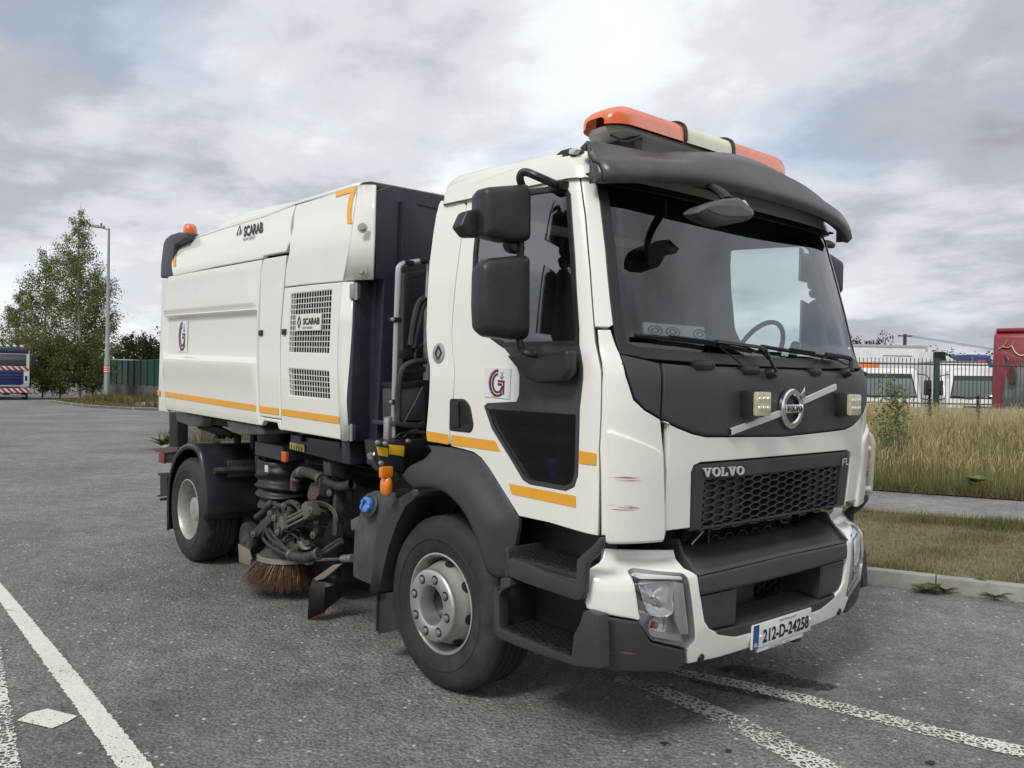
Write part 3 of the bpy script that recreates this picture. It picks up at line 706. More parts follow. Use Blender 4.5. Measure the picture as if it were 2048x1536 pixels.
sk = skin_half+mir(skin_half)[1:]+[(-a, z) for a, z in inner_half]+inner_half[::-1][1:]
bpanel('bumper_skin', inset(sk, .001), white, bumper, holes=[inset(hl_o, -.006), inset(mir(hl_o), -.006)], th=.05, step=.035, edge=.009, drop=.006)
lowc = tb((1200, 1230), (1277, 1243), (1284, 1254), (1304, 1286), (1373, 1302), (1374, 1329))
lowc = lowc+[(lowc[-1][0]-.06, lowc[-1][1]-.028), (lowc[0][0]+.01, BT(1201, 1338)[1])]
for sg in (False, True): bpanel('bumper_end', inset(lowc, .002), dgrey, bumper, mirror=sg, th=.06, step=.04, edge=.012, drop=.009)
# black centre: band with shelf on top, two blocks and an open step in the middle
band_l = tb((1397, 1152), (1403, 1190)); zt_, zb_ = .783, .697
aL = band_l[0][0]+.003
bandp = [(aL, zt_-.004), (band_l[1][0]+.003, zb_), (0, zb_-.003), (-band_l[1][0]-.003, zb_), (-aL, zt_-.004), (0, zt_+.012)]
bnd = bpanel('bumper_band', bandp, dgrey, bumper, off=.004, th=.25, step=.05, edge=.014, drop=.010)
# shelf: from the band's top edge back to the radiator opening
cur = []
for k, (dx, dz) in enumerate(((-.004, 0.0), (-.03, .012), (-.10, .035), (-.16, .06), (-.20, .09))):
    c = []
    for i in range(25):
        a = aL+(-2*aL)*i/24; p = S2.pt(a, .78); y = p.y*(1-(.05+.00*k)*(k/4)); sh = .0
        c.append(Vector((p.x+dx, y, zt_-.003+dz+.012*(1-(p.y/.75)**2)+(.05*(abs(p.y)/.66)**8 if k > 1 else 0))))
    cur.append(c)
loft('bumper_shelf', cur, dgrey, bumper, thick=.006)
for s in (-1, 1): prism('shelf_cheek', [(1.30, s*.675, .79), (1.21, s*.668, .875), (1.18, s*.662, .93), (1.02, s*.66, .93), (1.02, s*.66, .80)], (0, -s*.02, 0), dgrey, bumper, .004)
bl_l = [(band_l[1][0]+.006, zb_-.012), (BT(1412, 1246)[0]+.006, .525), (-.375, .515), (-.375, zb_-.012)]
for sg in (False, True): bpanel('bumper_block', bl_l, dgrey, bumper, mirror=sg, off=-.012, th=.2, step=.05, edge=.01, drop=.008)
lipo = [(BT(1411, 1246)[0]+.002, .518), (BT(1420, 1258)[0]+.003, .480), (-.5, .458), (0, .446)]
lipo = lipo+mir(lipo)[1:]
lipo = lipo+[(.37, .508), (0, .506), (-.37, .508)]
bpanel('bumper_lip', lipo, dgrey, bumper, off=-.003, th=.16, step=.05, edge=.008, drop=.006)
treadm = mat('step_tread_black', (.02, .02, .022), .6, var=.2, bump=.6, bscale=160, dirt=.35, dirtcol=(.07, .065, .058), dscale=6, dlo=.5)
box('bumper_step', (1.0, -.37, .488), (1.285, .37, .502), treadm, bumper, .004)
hx = hexbars(-.35, .35, 0, .24, .026, .018, .003, .004, plane_surf((1.275, 0, .507), (0, 1, 0), (-1, 0, 0)), 0)
mesh('step_grip', *hx, dgrey, bumper, smooth=0)
box('recess_back', (1.02, -.45, .49), (1.04, .45, .73), under, bumper, .004)
box('tow_cover', (1.04, -.16, .50), (1.10, .08, .70), dgrey, bumper, .01)
mesh('intake_honeycomb', *hexbars(.1, .40, .52, .70, .07, .042, .007, .015, lambda y, z: (Vector((1.07, y, z)), Vector((1, 0, 0))), 0), blackm, bumper, smooth=0)
# radiator opening above the shelf
box('radiator', (1.0, -.72, .80), (1.03, .72, 1.02), gap_m, bumper, .004)
for i in range(9): tube('radiator_fin', [(1.04, -.66, .85+i*.019), (1.045, 0, .853+i*.019), (1.04, .66, .85+i*.019)], .005, blackm, bumper, seg=5, n=2)
mesh('intake_honeycomb', *hexbars(-.34, .24, .83, .915, .075, .045, .006, .012, lambda y, z: (Vector((1.13, y, z)), Vector((1, 0, 0))), 0), blackm, bumper, smooth=0)
tube('intake_frame', [(1.13, -.36, .82), (1.13, -.355, .925), (1.13, -.30, .932), (1.13, .22, .930), (1.13, .27, .915), (1.13, .275, .90), (1.13, .34, .898)], .007, dgrey, bumper, n=3)
for y in (-.52, .52):
    for r_ in (.09, .07, .05): mesh('horn', *g_lathe([(r_, 0), (r_+.006, .006), (r_, .012)], (1.06, y, .90), (1, 0, 0), 20), blackm, bumper)
tube('stay_rod', [(1.12, -.50, .86), (1.13, -.40, .93)], .006, steel, bumper)
# studs in the bumper and tow eye under the plate
for px, py in ((1401.5, 1315.7),):
    for s in (1, -1):
        a, z = BT(px, py); p, n = S2(s*a, z); mesh('bumper_stud', *g_lathe([(0, .008), (.018, .006), (.021, 0), (.021, -.01)], p, n, 16), blackm, bumper)
# --- headlights
lampglass = glassmat('headlight_glass', (.96, .97, .97), .0, fac=.7)
lampchrome = mat('headlight_reflector', (.90, .91, .92), .2, metal=.5, var=.05)
lampgrey = mat('headlight_bezel', (.80, .80, .80), .3, metal=.1, var=.06)
def hp(px, py, lift, s=1):
    a, z = BT(px, py); p, n = S2(s*a, z); return p+n*lift
for sg, s in ((False, 1), (True, -1)):
    hl = mesh('headlight', *g_panel(lift_panel(S2, -.07), (mir(hl_o) if sg else hl_o), th=0, step=.04, edge=0, drop=0), lampgrey, truck)
    P = [S2(*q) for q in (mir(hl_o) if sg else hl_o)]
    mesh('rim', *g_loft([[p-n*.07 for p, n in P], [p-n*.02 for p, n in P], [p-n*.001 for p, n in P]], closed=True), mat('headlight_rim', (.55, .55, .56), .3, metal=.3), hl)
    mesh('lens', *g_panel(S2, inset(mir(hl_o) if sg else hl_o, .004), th=0, off=-.002, step=.04, edge=0, drop=0, bulge=lambda u_, v_: .006), lampglass, hl)
    a1 = lambda px, py, l: hp(px, py, l, s)
    fwd = (S2(s*BT(1325, 1200)[0], .66)[1]+Vector((.6, 0, 0))).normalized()
    # main reflector: concave shell that fills the upper opening, with flutes
    oc = [(1281, 1160), (1315, 1161), (1349, 1166), (1351, 1200), (1351, 1228), (1330, 1236), (1306, 1232), (1294, 1216), (1286, 1188)]
    oc = [(p.x, p.y) for p in smooth_path([Vector((x, y, 0)) for x, y in oc], 3, closed=True)]
    rg_ = [[a1(1320+(x-1320)*k, 1197+(y-1197)*k, l-(.004 if (q % 3 == 0 and .3 < k < .95) else 0)) for q, (x, y) in enumerate(oc)] for k, l in ((1, -.016), (.93, -.030), (.8, -.045), (.6, -.056), (.35, -.064), (.12, -.066))]
    mesh('reflector', *g_loft(rg_, closed=True), lampchrome, hl, smooth=25)
    c_ = a1(1320, 1197, -.064)
    mesh('bulb', *g_lathe([(.013, -.01), (.013, .02), (.007, .026), (0, .027)], c_, fwd, 12), chrome, hl)
    c2_ = a1(1322, 1257, -.058)
    mesh('reflector', *g_lathe([(.01, -.005), (.03, .004), (.044, .018), (.05, .034)], c2_, fwd, 10), lampchrome, hl, smooth=0)
    mesh('bulb', *g_lathe([(.014, -.01), (.014, .02), (.007, .028), (0, .03)], c2_, fwd, 12), mat('indicator_bulb', (.55, .16, .05), .25), hl)
    # top cap, light strip down the inner edge and along the foot
    def slat(name, pts, l0, m, th=.014): mesh(name, *g_prism([a1(x, y, l0) for x, y in pts], -fwd*th, .003), m, hl)
    slat('bezel', [(1263, 1146), (1270, 1141), (1366, 1151), (1371, 1160), (1340, 1157), (1283, 1155)], -.014, lampgrey)
    slat('light_strip', [(1351, 1164), (1372, 1168), (1383, 1272), (1366, 1272), (1355, 1242)], -.016, mat('light_strip', (.60, .61, .62), .2, metal=.3, coat=.6))
    slat('light_strip', [(1300, 1262), (1366, 1274), (1372, 1287), (1308, 1277)], -.016, mat('light_strip', (.60, .61, .62), .2, metal=.3, coat=.6))
    slat('fin', [(1284, 1224), (1345, 1236), (1346, 1241), (1286, 1232)], -.026, chrome, .02)
    slat('fin', [(1275, 1163), (1350, 1160), (1350, 1164), (1277, 1170)], -.03, chrome, .015)
    slat('fin', [(1278, 1190), (1300, 1186), (1346, 1216), (1338, 1226)], -.05, chrome, .006)
# --- number plate
pn = Vector((1, 0, .03)).normalized()
def pl(u_, v_, l=0): return Vector((1.318, -.255+.52*u_, .378+.116*v_))+Vector((-.005*(1-v_), 0, 0))+pn*l
np_ = mesh('number_plate', *g_prism([pl(0, 0), pl(1, 0), pl(1, 1), pl(0, 1)], -pn*.012, .002), mat('plate_white', (.74, .75, .74), .35, dirt=.2), truck)
q4 = lambda u0, v0, u1, v1: (pl(u0, v1), pl(u1, v1), pl(u1, v0), pl(u0, v0))
blk_ink = mat('black_lettering', (.008, .008, .008), .5, var=0)
quad_sheet('country_band', q4(.005, .01, .09, .985), mat('plate_blue', (.01, .09, .30), .35), np_)
text_quad('country_code', 'IRL', q4(.017, .10, .078, .26), mat('plate_letter_white', (.8, .8, .8), .4), np_, .004)
text_quad('plate_text', '212-D-24258', q4(.16, .15, .955, .72), blk_ink, np_, .002, .028)
text_quad('plate_county', 'BAILE ÁTHA CLIATH', q4(.43, .84, .72, .955), blk_ink, np_, .002, .01)
for u_, v_ in ((.125, .47), (.972, .52)): mesh('fixing_cap', *g_lathe([(0, .006), (.006, .005), (.008, 0)], pl(u_, v_), pn, 12), mat('plate_cap', (.8, .8, .8), .4), np_)
hold = mesh('plate_holder', *g_prism([pl(.10, -.20, -.004), pl(.88, -.20, -.004), pl(.88, -.03, -.004), pl(.10, -.03, -.004)], -pn*.01, .002), MATS['plate_white'], np_)
text_quad('holder_text', 'COMMERCIALS', q4(.27, -.165, .50, -.085), mat('print_dim', (.12, .12, .12), .6), np_, -.001, .0); text_quad('holder_text', 'NAAS', q4(.56, -.165, .64, -.085), MATS['print_dim'], np_, -.001, .0)
mesh('tow_eye', *g_box((1.26, .2, .345), (.05, .07, .05), .015), blackm, bumper)
# --- red scuffs left by a scrape
scuff = mat('red_scuff', (.42, .12, .13), .6, var=.3, vscale=60); scuffd = mat('pink_scuff', (.30, .11, .14), .6, var=.3, vscale=60)
def scratch(surf, pk, x0, x1, y, n, m, parent, h=2.0, slope=.03, lift=.0005):
    V, Fc = [], []
    for i in range(n):
        xs = random.uniform(x0, x0+(x1-x0)*.6); xe = min(x1, xs+random.uniform(.2, .8)*(x1-x0)); yy = y+random.uniform(-h, h); w = random.uniform(.25, .8); k = len(V); ns = 8
        for j in range(ns+1):
            t = j/ns; x = xs+(xe-xs)*t; e = w*math.sin(math.pi*min(1, .1+.9*t))*random.uniform(.4, 1)
            for sgn in (-1, 1):
                p, nn = surf(*pk(x, yy+slope*(x-xs)+sgn*e)); V.append(p+nn*lift)
        Fc += [[k+2*j, k+2*j+1, k+2*j+3, k+2*j+2] for j in range(ns)]
    return mesh('scuff_mark', V, Fc, m, parent, smooth=0)
scratch(S, CT, 1213, 1283, 956, 9, scuff, truck, 4, .02, .0175); scratch(S, CT, 1213, 1278, 1012, 10, scuff, truck, 5, .05, .0175)
scratch(S2, BT, 1204, 1277, 1304, 6, scuffd, truck, 3, .1, .001)
# --- reflective stripes and badges on the cab side
def tape(pts, parent=None, m=None): return spanel('reflective_stripe', tr(*pts), m or amber, parent or truck, off=.0025, th=0, step=.03, edge=0, drop=0)
tape([(853, 862), (897, 869), (897, 889), (855, 881)]); tape([(903, 869.5), (991, 882), (1001, 903), (903, 890)]); tape([(1158.5, 901), (1193.5, 907), (1193, 931), (1158.5, 926)]); tape([(1018, 967), (1152, 992), (1152, 1015), (1024, 988)])
def surf_quad(p4, lift=.003):
    o = []
    for p in p4: q, n = S(*CT(*p)); o.append(q+n*lift)
    return o
stickerw = mat('sticker_white', (.72, .76, .78), .4, var=.03); maroon = mat('sticker_maroon', (.13, .012, .03), .45); crest = mat('sticker_grey', (.22, .22, .2), .5); pinkl = mat('sticker_pink_line', (.62, .30, .34), .5)
def g_sticker(quad, parent, name='council_sticker'):
    q = [Vector(p) for p in quad]; nn = (q[1]-q[0]).cross(q[0]-q[3]).normalized()
    if nn.dot(CAM-q[0]) < 0: nn = -nn
    at = lambda u_, v_, l=0: (q[3]*(1-u_)+q[2]*u_)*(1-v_)+(q[0]*(1-u_)+q[1]*u_)*v_+nn*l
    st_ = mesh(name, *g_prism([at(*c, .002) for c in ((0, 0), (1, 0), (1, 1), (0, 1))], -nn*.0015), stickerw, parent, smooth=0)
    def stroke(pts, w, m, l, nm='letter_stroke'):
        V, Fc = [], []
        for i, p in enumerate(pts):
            a, b = pts[max(0, i-1)], pts[min(len(pts)-1, i+1)]; d = Vector((b[0]-a[0], b[1]-a[1])).normalized()
            for sgn in (-1, 1): V.append(at(p[0]-d.y*w/2*sgn, p[1]+d.x*w/2*sgn, l))
        Fc = [[2*i, 2*i+1, 2*i+3, 2*i+2] for i in range(len(pts)-1)]; mesh(nm, V, Fc, m, st_, smooth=0)
    arc = lambda rx, ry, t0, t1: [(.53+rx*math.cos(R(t)), .49+ry*math.sin(R(t))) for t in np.linspace(t0, t1, 22)]
    stroke(arc(.30, .42, 88, 305), .085, maroon, .0032); stroke(arc(.195, .305, 88, 345), .075, maroon, .0032)
    stroke([(.53, .56), (.80, .56)], .07, maroon, .0034); stroke([(.765, .56), (.765, .12)], .065, maroon, .0034); stroke([(.53, .455), (.70, .455)], .085, maroon, .0034)
    stroke([(.675, .34), (.675, .12)], .06, maroon, .0034); stroke(arc(.365, .49, 95, 268), .014, pinkl, .003)
    stroke([(.63, .855), (.73, .87)], .022, crest, .003); stroke([(.68, .82), (.68, .74)], .06, crest, .003); stroke([(.61, .72), (.68, .68), (.75, .72)], .05, crest, .003); stroke([(.68, .70), (.68, .63)], .09, crest, .003)
    stroke([(.32, .05), (.58, .04)], .025, crest, .003)
    return st_
g_sticker(surf_quad([(971.5, 735), (1023, 737), (1020, 798), (969.5, 793)], .0025), truck)
# round maker's badge
bq = S(*CT(878, 706)); bc, bn = bq
bdg = mesh('round_badge', *g_lathe([(0, .004), (.052, .004), (.054, .003), (.054, 0)], bc, bn, 28), mat('badge_silver', (.45, .45, .44), .35, metal=.5), truck)
bx_, bz_ = Vector((1, 0, 0)), Vector((0, 0, 1))
def diamond(c, n, r, parent, m, ux, uz, sk=1.0):
    """maker's mark: a diamond split by two slots with a dot in the middle"""
    P = lambda a, b: c+ux*a*r*sk+uz*b*r+n
    for poly in ([(-1, 0), (.05, 1.15), (.05, .62), (-.5, 0), (-.14, -.45), (-.14, -1.0)], [(1, 0), (-.05, -1.15), (-.05, -.62), (.5, 0), (.14, .45), (.14, 1.0)], [(-.14, 0), (0, .16), (.14, 0), (0, -.16)]):
        mesh('maker_mark', [P(*q) for q in poly], [list(range(len(poly)))], m, parent, smooth=0)
diamond(bc, bn*.0055, .042, bdg, blk_ink, bx_, bz_, .8)
# --- door handle
ho = round_poly(tr((900, 797), (930, 798), (941, 812), (948, 852), (942, 866), (899, 861)), .02)
dh = spanel('door_handle', ho, blackm, truck, holes=[round_poly(tr((908, 806), (927, 806), (936, 818), (940, 850), (908, 852)), .015)], off=.008, th=.02, step=.04, edge=.008, drop=.006)
spanel('handle_recess', inset(ho, .006), gap_m, dh, off=.003, th=0, step=.05, edge=0, drop=0)
spanel('handle_grip', round_poly(tr((908, 804), (920, 804), (922, 856), (908, 853)), .01), blackm, dh, off=.022, th=.014, step=.03, edge=.008, drop=.008)
# --- front mudguard
oo = [YP(x, y, -1.15) for x, y in ((854, 891), (901, 895.5), (925, 901), (945, 907), (961, 919), (976, 939), (1006, 986), (1034, 1034), (1035, 1052), (1028, 1090), (1020, 1130), (1018, 1156))]
oo = [(p.x, p.z) for p in oo]
ii = [YP(x, y, -1.2) for x, y in ((981, 1155), (973, 1144), (967, 1112), (958, 1082), (947, 1055), (935, 1031), (919, 1008), (901, 990), (886, 980), (871, 975), (856, 973), (843, 973), (829, 976))]
ii = [(p.x, p.z) for p in ii]
tip = [YP(x, y, -1.18) for x, y in ((820, 962), (812, 951), (822, 936), (846, 916), (853, 902))]; tip = [(p.x, p.z) for p in tip]
mgo = oo+ii+tip
OO = np.array(oo)
def dline(x, z, L=OO):
    P = np.array((x, z)); A, B = L[:-1], L[1:]; d = B-A; t = np.clip(((P-A)*d).sum(1)/(d*d).sum(1), 0, 1); return float(np.sqrt((((A+d*t[:, None])-P)**2).sum(1)).min())
def mgs(sgn):
    def f0(x, z):
        t = min(1, dline(x, z)/.15); t = t*t*(3-2*t); return Vector((x, sgn*((1.150 if sgn < 0 else 1.09)+.062*t), z))
    def f(x, z):
        e = .01; n = (f0(x+e, z)-f0(x-e, z)).cross(f0(x, z+e)-f0(x, z-e)).normalized(); n = n if n.y*sgn > 0 else -n; return f0(x, z), n
    return f0, f
for sgn in (-1, 1):
    f0, f1 = mgs(sgn)
    mg = mesh('mudguard', *g_panel(f1, mgo, th=.02, step=.035, edge=.012, drop=.008), dgrey, truck, smooth=55)
    ic = [f0(*p) for p in ii]
    loft('mudguard_lip', [[p+Vector((0, -sgn*.004, .0)) for p in ic], [Vector((p.x, sgn*1.17, p.z+.02)) for p in ic], [Vector((p.x, sgn*.82, p.z+.06)) for p in ic]], under, mg, thick=.008)
    # rear inner guard and flap behind the wheel
    rg = [YP(x, y, -1.15) for x, y in ((852, 975), (838, 985), (812, 999), (795, 1022), (779, 1070), (768, 1120), (759, 1182))]
    rg2 = [YP(x, y, -1.15) for x, y in ((852, 984), (840, 996), (824, 1010), (806, 1045), (790, 1090), (778, 1140), (770, 1182))]
    c0_ = [Vector((p.x-.045, sgn*1.17, p.z)) for p in rg]; c1_ = [Vector((p.x, sgn*1.19, p.z)) for p in rg2]; c2_ = [Vector((p.x+.02, sgn*.85, p.z)) for p in rg2]
    loft('inner_guard', [c0_, [Vector((p.x-.02, sgn*1.2, p.z)) for p in rg], c1_, c2_], dgrey, mg, thick=.006)
    fp_ = [YP(x, y, -1.14) for x, y in ((757, 1186), (801, 1180), (801, 1254), (776, 1262), (752, 1267))]
    prism('mud_flap', [Vector((p.x+.02, sgn*1.14, p.z)) for p in fp_], (0, -sgn*.01, 0), rubber, mg, .002)
    x0 = fp_[0].x
    box('mud_flap', (x0-.01, sgn*.86, .17), (x0+.003, sgn*1.15, .50), rubber, mg, .003)
# --- steps
for sgn in (-1, 1):
    y_ = lambda v: sgn*(v if sgn < 0 else v-.15)
    stp = box('step_unit', (.50, y_(.90), .44), (1.04, y_(.94), 1.0), dgrey, truck, .01)
    def pr(name, pix, yv, dep, m=dgrey, bev=.008): return prism(name, [Vector((p.x, y_(yv), p.z)) for p in (YP(x, y, -yv) for x, y in pix)], (0, -sgn*dep, 0), m, stp, bev)
    # upper step: apron, tray and tread
    pr('apron', ((1016, 1123), (1018, 1115), (1052, 1127), (1100, 1149), (1151, 1168), (1153, 1120), (1164, 1108), (1187, 1090), (1197, 1075), (1203, 1076), (1202, 1092), (1190, 1112), (1172, 1128), (1168, 1186), (1160, 1200), (1150, 1201), (1100, 1184), (1050, 1167), (1016, 1152)), 1.2, .03)
    box('tray', (.62, y_(.93), .775), (1.10, y_(1.19), .80), dgrey, stp, .006)
    box('tread', (.64, y_(.96), .80), (1.07, y_(1.185), .822), treadm, stp, .004)
    mesh('tread_grip', *hexbars(.65, 1.06, .97, 1.18, .05, .034, .006, .014, lambda a, b: (Vector((a, y_(b), .836)), Vector((0, 0, 1))), 0), blackm, stp, smooth=0)
    box('inner_wall', (.60, y_(.93), .72), (.625, y_(1.185), .86), dgrey, stp, .006)
    # lower step
    pr('shell', ((986, 1187), (999, 1180), (1001, 1156), (1018, 1156), (1020, 1172), (1004, 1182), (998, 1192), (998, 1258), (1142, 1316), (1147, 1270), (1160, 1245), (1166, 1222), (1197, 1231), (1200, 1338), (1150, 1332), (1098, 1316), (1040, 1295), (999, 1278), (986, 1265)), 1.2, .06, dgrey, .006)
    box('tray', (.53, y_(.93), .44), (1.15, y_(1.16), .455), dgrey, stp, .006)
    box('tread', (.58, y_(.97), .455), (1.06, y_(1.19), .472), treadm, stp, .004)
    mesh('tread_grip', *hexbars(.59, 1.05, .98, 1.185, .05, .034, .006, .014, lambda a, b: (Vector((a, y_(b), .486)), Vector((0, 0, 1))), 0), blackm, stp, smooth=0)
    box('inner_wall', (.525, y_(.93), .45), (.55, y_(1.19), .66), dgrey, stp, .006)
    box('inner_wall', (1.10, y_(.93), .46), (1.125, y_(1.19), .62), dgrey, stp, .006)
# --- wheels
tyre_side = [(.262, -.004), (.275, .006), (.30, .014), (.335, .020), (.337, .024), (.343, .024), (.346, .020), (.385, .018), (.41, .010), (.425, .002), (.437, -.010), (.446, -.026)]
def g_tyre(c, ax, Rr=.455, w=.285, grooves=4, lugs=False, seg=96):
    prof = [(r_/.455*Rr if r_ > .4 else r_, d) for r_, d in tyre_side]; n = grooves; t0, t1 = -.03, -w+.03; pitch = (t0-t1)/(n+1); rows = []
    for k in range(n+1):
        a = t0-k*pitch; b = a-pitch
        rows += [(Rr-.001, a-.004, 1 if k in (0, n) else 2), (Rr, (a+b)/2, 1 if k in (0, n) else 2), (Rr-.001, b+.004, 1 if k in (0, n) else 2)]
        if k < n: rows += [(Rr-.014, b+.003, 0), (Rr-.014, b-.003, 0)]
    full = [(r_, d, 0) for r_, d in prof]+rows+[(r_, -w-d, 0) for r_, d in prof[::-1]]
    axv = Vector(ax).normalized(); s = axv.cross(Vector((0, 0, 1))).normalized(); t = Vector((0, 0, 1)); c = Vector(c); V, Fc = [], []
    for r_, d, k in full:
        for j in range(seg):
            q = 2*math.pi*j/seg; rr = r_
            if lugs and k and (j+(k-1)*2) % 4 == 0: rr -= .013
            z = (t*math.sin(q)).z*rr
            V.append(c+axv*d+s*math.cos(q)*rr+t*math.sin(q)*rr)
    for i in range(len(full)-1):
        for j in range(seg): Fc.append([i*seg+j, i*seg+(j+1) % seg, (i+1)*seg+(j+1) % seg, (i+1)*seg+j])
    return V, Fc
rimm = mat('dusty_silver_rim', (.50, .49, .46), .45, metal=.55, var=.1, vscale=10, dirt=.6, dirtcol=(.20, .165, .125), dscale=16, dlo=.47)
def wheel(x, sgn, front, steer=0):
    c = Vector((x, sgn*1.12, .455)); ax = Vector((math.sin(steer), sgn*math.cos(steer), 0)).normalized()
    w = mesh('wheel', *g_lathe([(.262, -.004), (.264, .004), (.256, .006), (.248, -.004), (.240, -.03), (.232, -.07), (.232, -.11 if front else -.20), (.10, -.125 if front else -.21)], c, ax, 64), rimm, truck)
    mesh('tyre', *g_tyre(c, ax, lugs=not front), rubber, w, smooth=45)
    s_ = ax.cross(Vector((0, 0, 1))).normalized(); t = Vector((0, 0, 1))
    pol = lambda r_, q, d: c+ax*d+(s_*math.cos(q)+t*math.sin(q))*r_
    if front:
        mesh('rim_dish', *g_lathe([(.228, -.10), (.224, -.07), (.212, -.03), (.196, .01), (.190, .03), (.188, .042)], c, ax, 64), rimm, w)
        for k in range(8):                                   # hand holes in the dish
            q = 2*math.pi*k/8+.2; p = pol(.2135, q, -.028); nn = ((pol(1, q, 0)-c).normalized()*.9+ax*.45).normalized(); tg = (ax.cross(pol(1, q, 0)-c)).normalized(); bn = nn.cross(tg)
            V = [p+nn*.003+tg*math.cos(a)*.03+bn*math.sin(a)*.026 for a in np.linspace(0, 2*math.pi, 17)[:-1]]
            mesh('hand_hole', V, [list(range(16))], gap_m, w, smooth=0)
        ring_ = mesh('nut_ring', *g_lathe([(.188, .042), (.188, .05), (.183, .062), (.176, .066), (.112, .066), (.104, .062), (.10, .05), (.10, -.02), (.09, -.06), (0, -.06)], c, ax, 64), alu, w)
        mesh('hub', *g_lathe([(.098, -.01), (.07, -.012), (.06, .0), (.02, .004), (0, .004)], c+ax*-.02, ax, 32), blackm, w)
        for k in range(8):
            q = 2*math.pi*k/8+.25; p = pol(.1425, q, .0665)
            mesh('nut_recess', *g_lathe([(0, 0), (.023, 0), (.0245, .001), (.0245, -.002)], p, ax, 18), gap_m, w)
            mesh('wheel_nut', *g_lathe([(0, .012), (.008, .012), (.009, .008), (.016, .007), (.0175, 0)], p, ax, 6), steel, w, smooth=20)
    else:
        mesh('rim_dish', *g_lathe([(.232, -.19), (.20, -.20), (.175, -.175), (.165, -.165), (.12, -.165), (.115, -.13), (.10, -.05), (.09, -.045), (0, -.045)], c, ax, 48), rimm, w)
        for k in range(8): q = 2*math.pi*k/8+.2; mesh('wheel_nut', *g_lathe([(0, .024), (.012, .024), (.016, 0)], pol(.1425, q, -.165), ax, 6), steel, w, smooth=20)
        mesh('inner_tyre', *g_tyre(c-ax*.33, ax, lugs=True), rubber, w, smooth=45)
    return w
wheel(0, -1, True, .046); wheel(0, 1, True, -.046); wheel(-3.8, -1, False); wheel(-3.8, 1, False)
# --- mirrors
def mir_pt(p, s): return Vector((p.x, p.y*(-s), p.z))
mirm = mat('mirror_shell_scuffed', (.022, .023, .027), .42, var=.2, vscale=8, dirt=.5, dirtcol=(.06, .058, .058), dscale=6, dlo=.5, bump=.1, bscale=30)
for s in (-1, 1):                                           # -1: the visible side
    f = lambda p: Vector((p[0], p[1]*(-s), p[2]))
    def shell(name, pix, xpl, dep, parent, bev, m=mirm):
        P = [XP(1067-(1063-x)*.84, y, xpl) for x, y in pix]; return fixnormals(mesh(name, *g_pillow([(p.y, p.z) for p in P], lambda u_, v_, d: f((xpl-d, u_, v_)), dep, bev), m, parent, smooth=50))
    up = shell('mirror', round_poly([(955, 380), (962, 372), (1056, 366), (1065, 374), (1064, 474), (1058, 481), (1010, 481), (960, 471), (955, 465)], 8), .82, .13, truck, .045)
    lo = shell('mirror', round_poly([(951, 530), (966, 515), (1052, 508), (1063, 514), (1062, 668), (1055, 678), (1020, 679), (966, 672), (952, 660), (949, 610)], 9), .82, .12, truck, .05)
    shell('mirror_glass', [(963, 384), (1056, 376), (1056, 470), (963, 462)], .698, .012, up, .003, chrome); shell('mirror_glass', [(960, 535), (1054, 522), (1054, 664), (964, 656)], .708, .012, lo, .003, chrome)
    shell('wide_mirror', round_poly([(890, 452), (906, 421), (935, 416), (962, 419), (962, 473), (910, 474)], 5), .75, .07, up, .018)
    shell('wide_mirror', round_poly([(1003, 482), (1040, 484), (1046, 497), (1032, 508), (1012, 502)], 5), .76, .05, up, .012)
    pst = [XP(1041, 375, .76), XP(1041, 520, .76)]; tube('mirror_post', [f(p) for p in pst], .017, blackm, up)
    q0 = XP(1044, 372, .77); q1 = XP(1040, 354, .78); q2 = XP(1050, 344, .80); q3 = YP(1082, 356, -1.24); q4_ = YP(1117, 371, -1.1)
    tube('mirror_arm', [f(p) for p in (q0, q1, q2, q3, q4_)], .018, blackm, up)
    mesh('arm_foot', *g_box(f(YP(1117, 374, -1.09)), (.10, .06, .05), .02), blackm, up)
    tube('mirror_arm', [f(p) for p in (XP(1038, 676, .77), XP(1042, 698, .78), YP(1058, 707, -1.26), YP(1090, 712, -1.17))], .017, blackm, lo)
    fp4 = [YP(x, y, -1.17) for x, y in ((1030, 712), (1060, 703), (1108, 706), (1155, 700), (1157, 742), (1146, 764), (1095, 768), (1068, 757))]
    mesh('arm_foot', *g_prism([f(p) for p in fp4], (0, -s*-.06 if s < 0 else -.06, 0), .02, 3), blackm, lo)
# front kerb mirror under the visor
km = fixnormals(mesh('kerb_mirror', *g_pillow([(p.y, p.z) for p in (XP(x, y, 1.42) for x, y in round_poly([(1399, 424), (1415, 409), (1455, 396), (1486, 393), (1513, 418), (1515, 428), (1505, 440), (1450, 451), (1420, 442)], 6))], lambda u_, v_, d: Vector((1.42-d, u_, v_)), .10, .04), visorm, truck, smooth=60))
tube('mirror_arm', [XP(1456, 400, 1.36), XP(1440, 384, 1.30), XP(1418, 372, 1.2), XP(1395, 368, 1.12)], .028, blackm, km, flat=.7)
mesh('mirror_glass', *g_prism([XP(x, y, 1.318) for x, y in ((1410, 424), (1455, 402), (1490, 400), (1506, 424), (1496, 436), (1448, 445))], (-.008, 0, 0)), chrome, km)
# interior mirror
im = mesh('interior_mirror', *g_prism([XP(x, y, 1.0) for x, y in round_poly([(1300, 478), (1312, 474), (1338, 477), (1340, 505), (1332, 530), (1318, 538), (1300, 534), (1298, 505)], 6)], (-.03, 0, 0), .008), blackm, truck)
tube('mirror_stalk', [XP(1330, 476, .985), XP(1330, 440, 1.0), XP(1328, 400, 1.0)], .014, blackm, im)
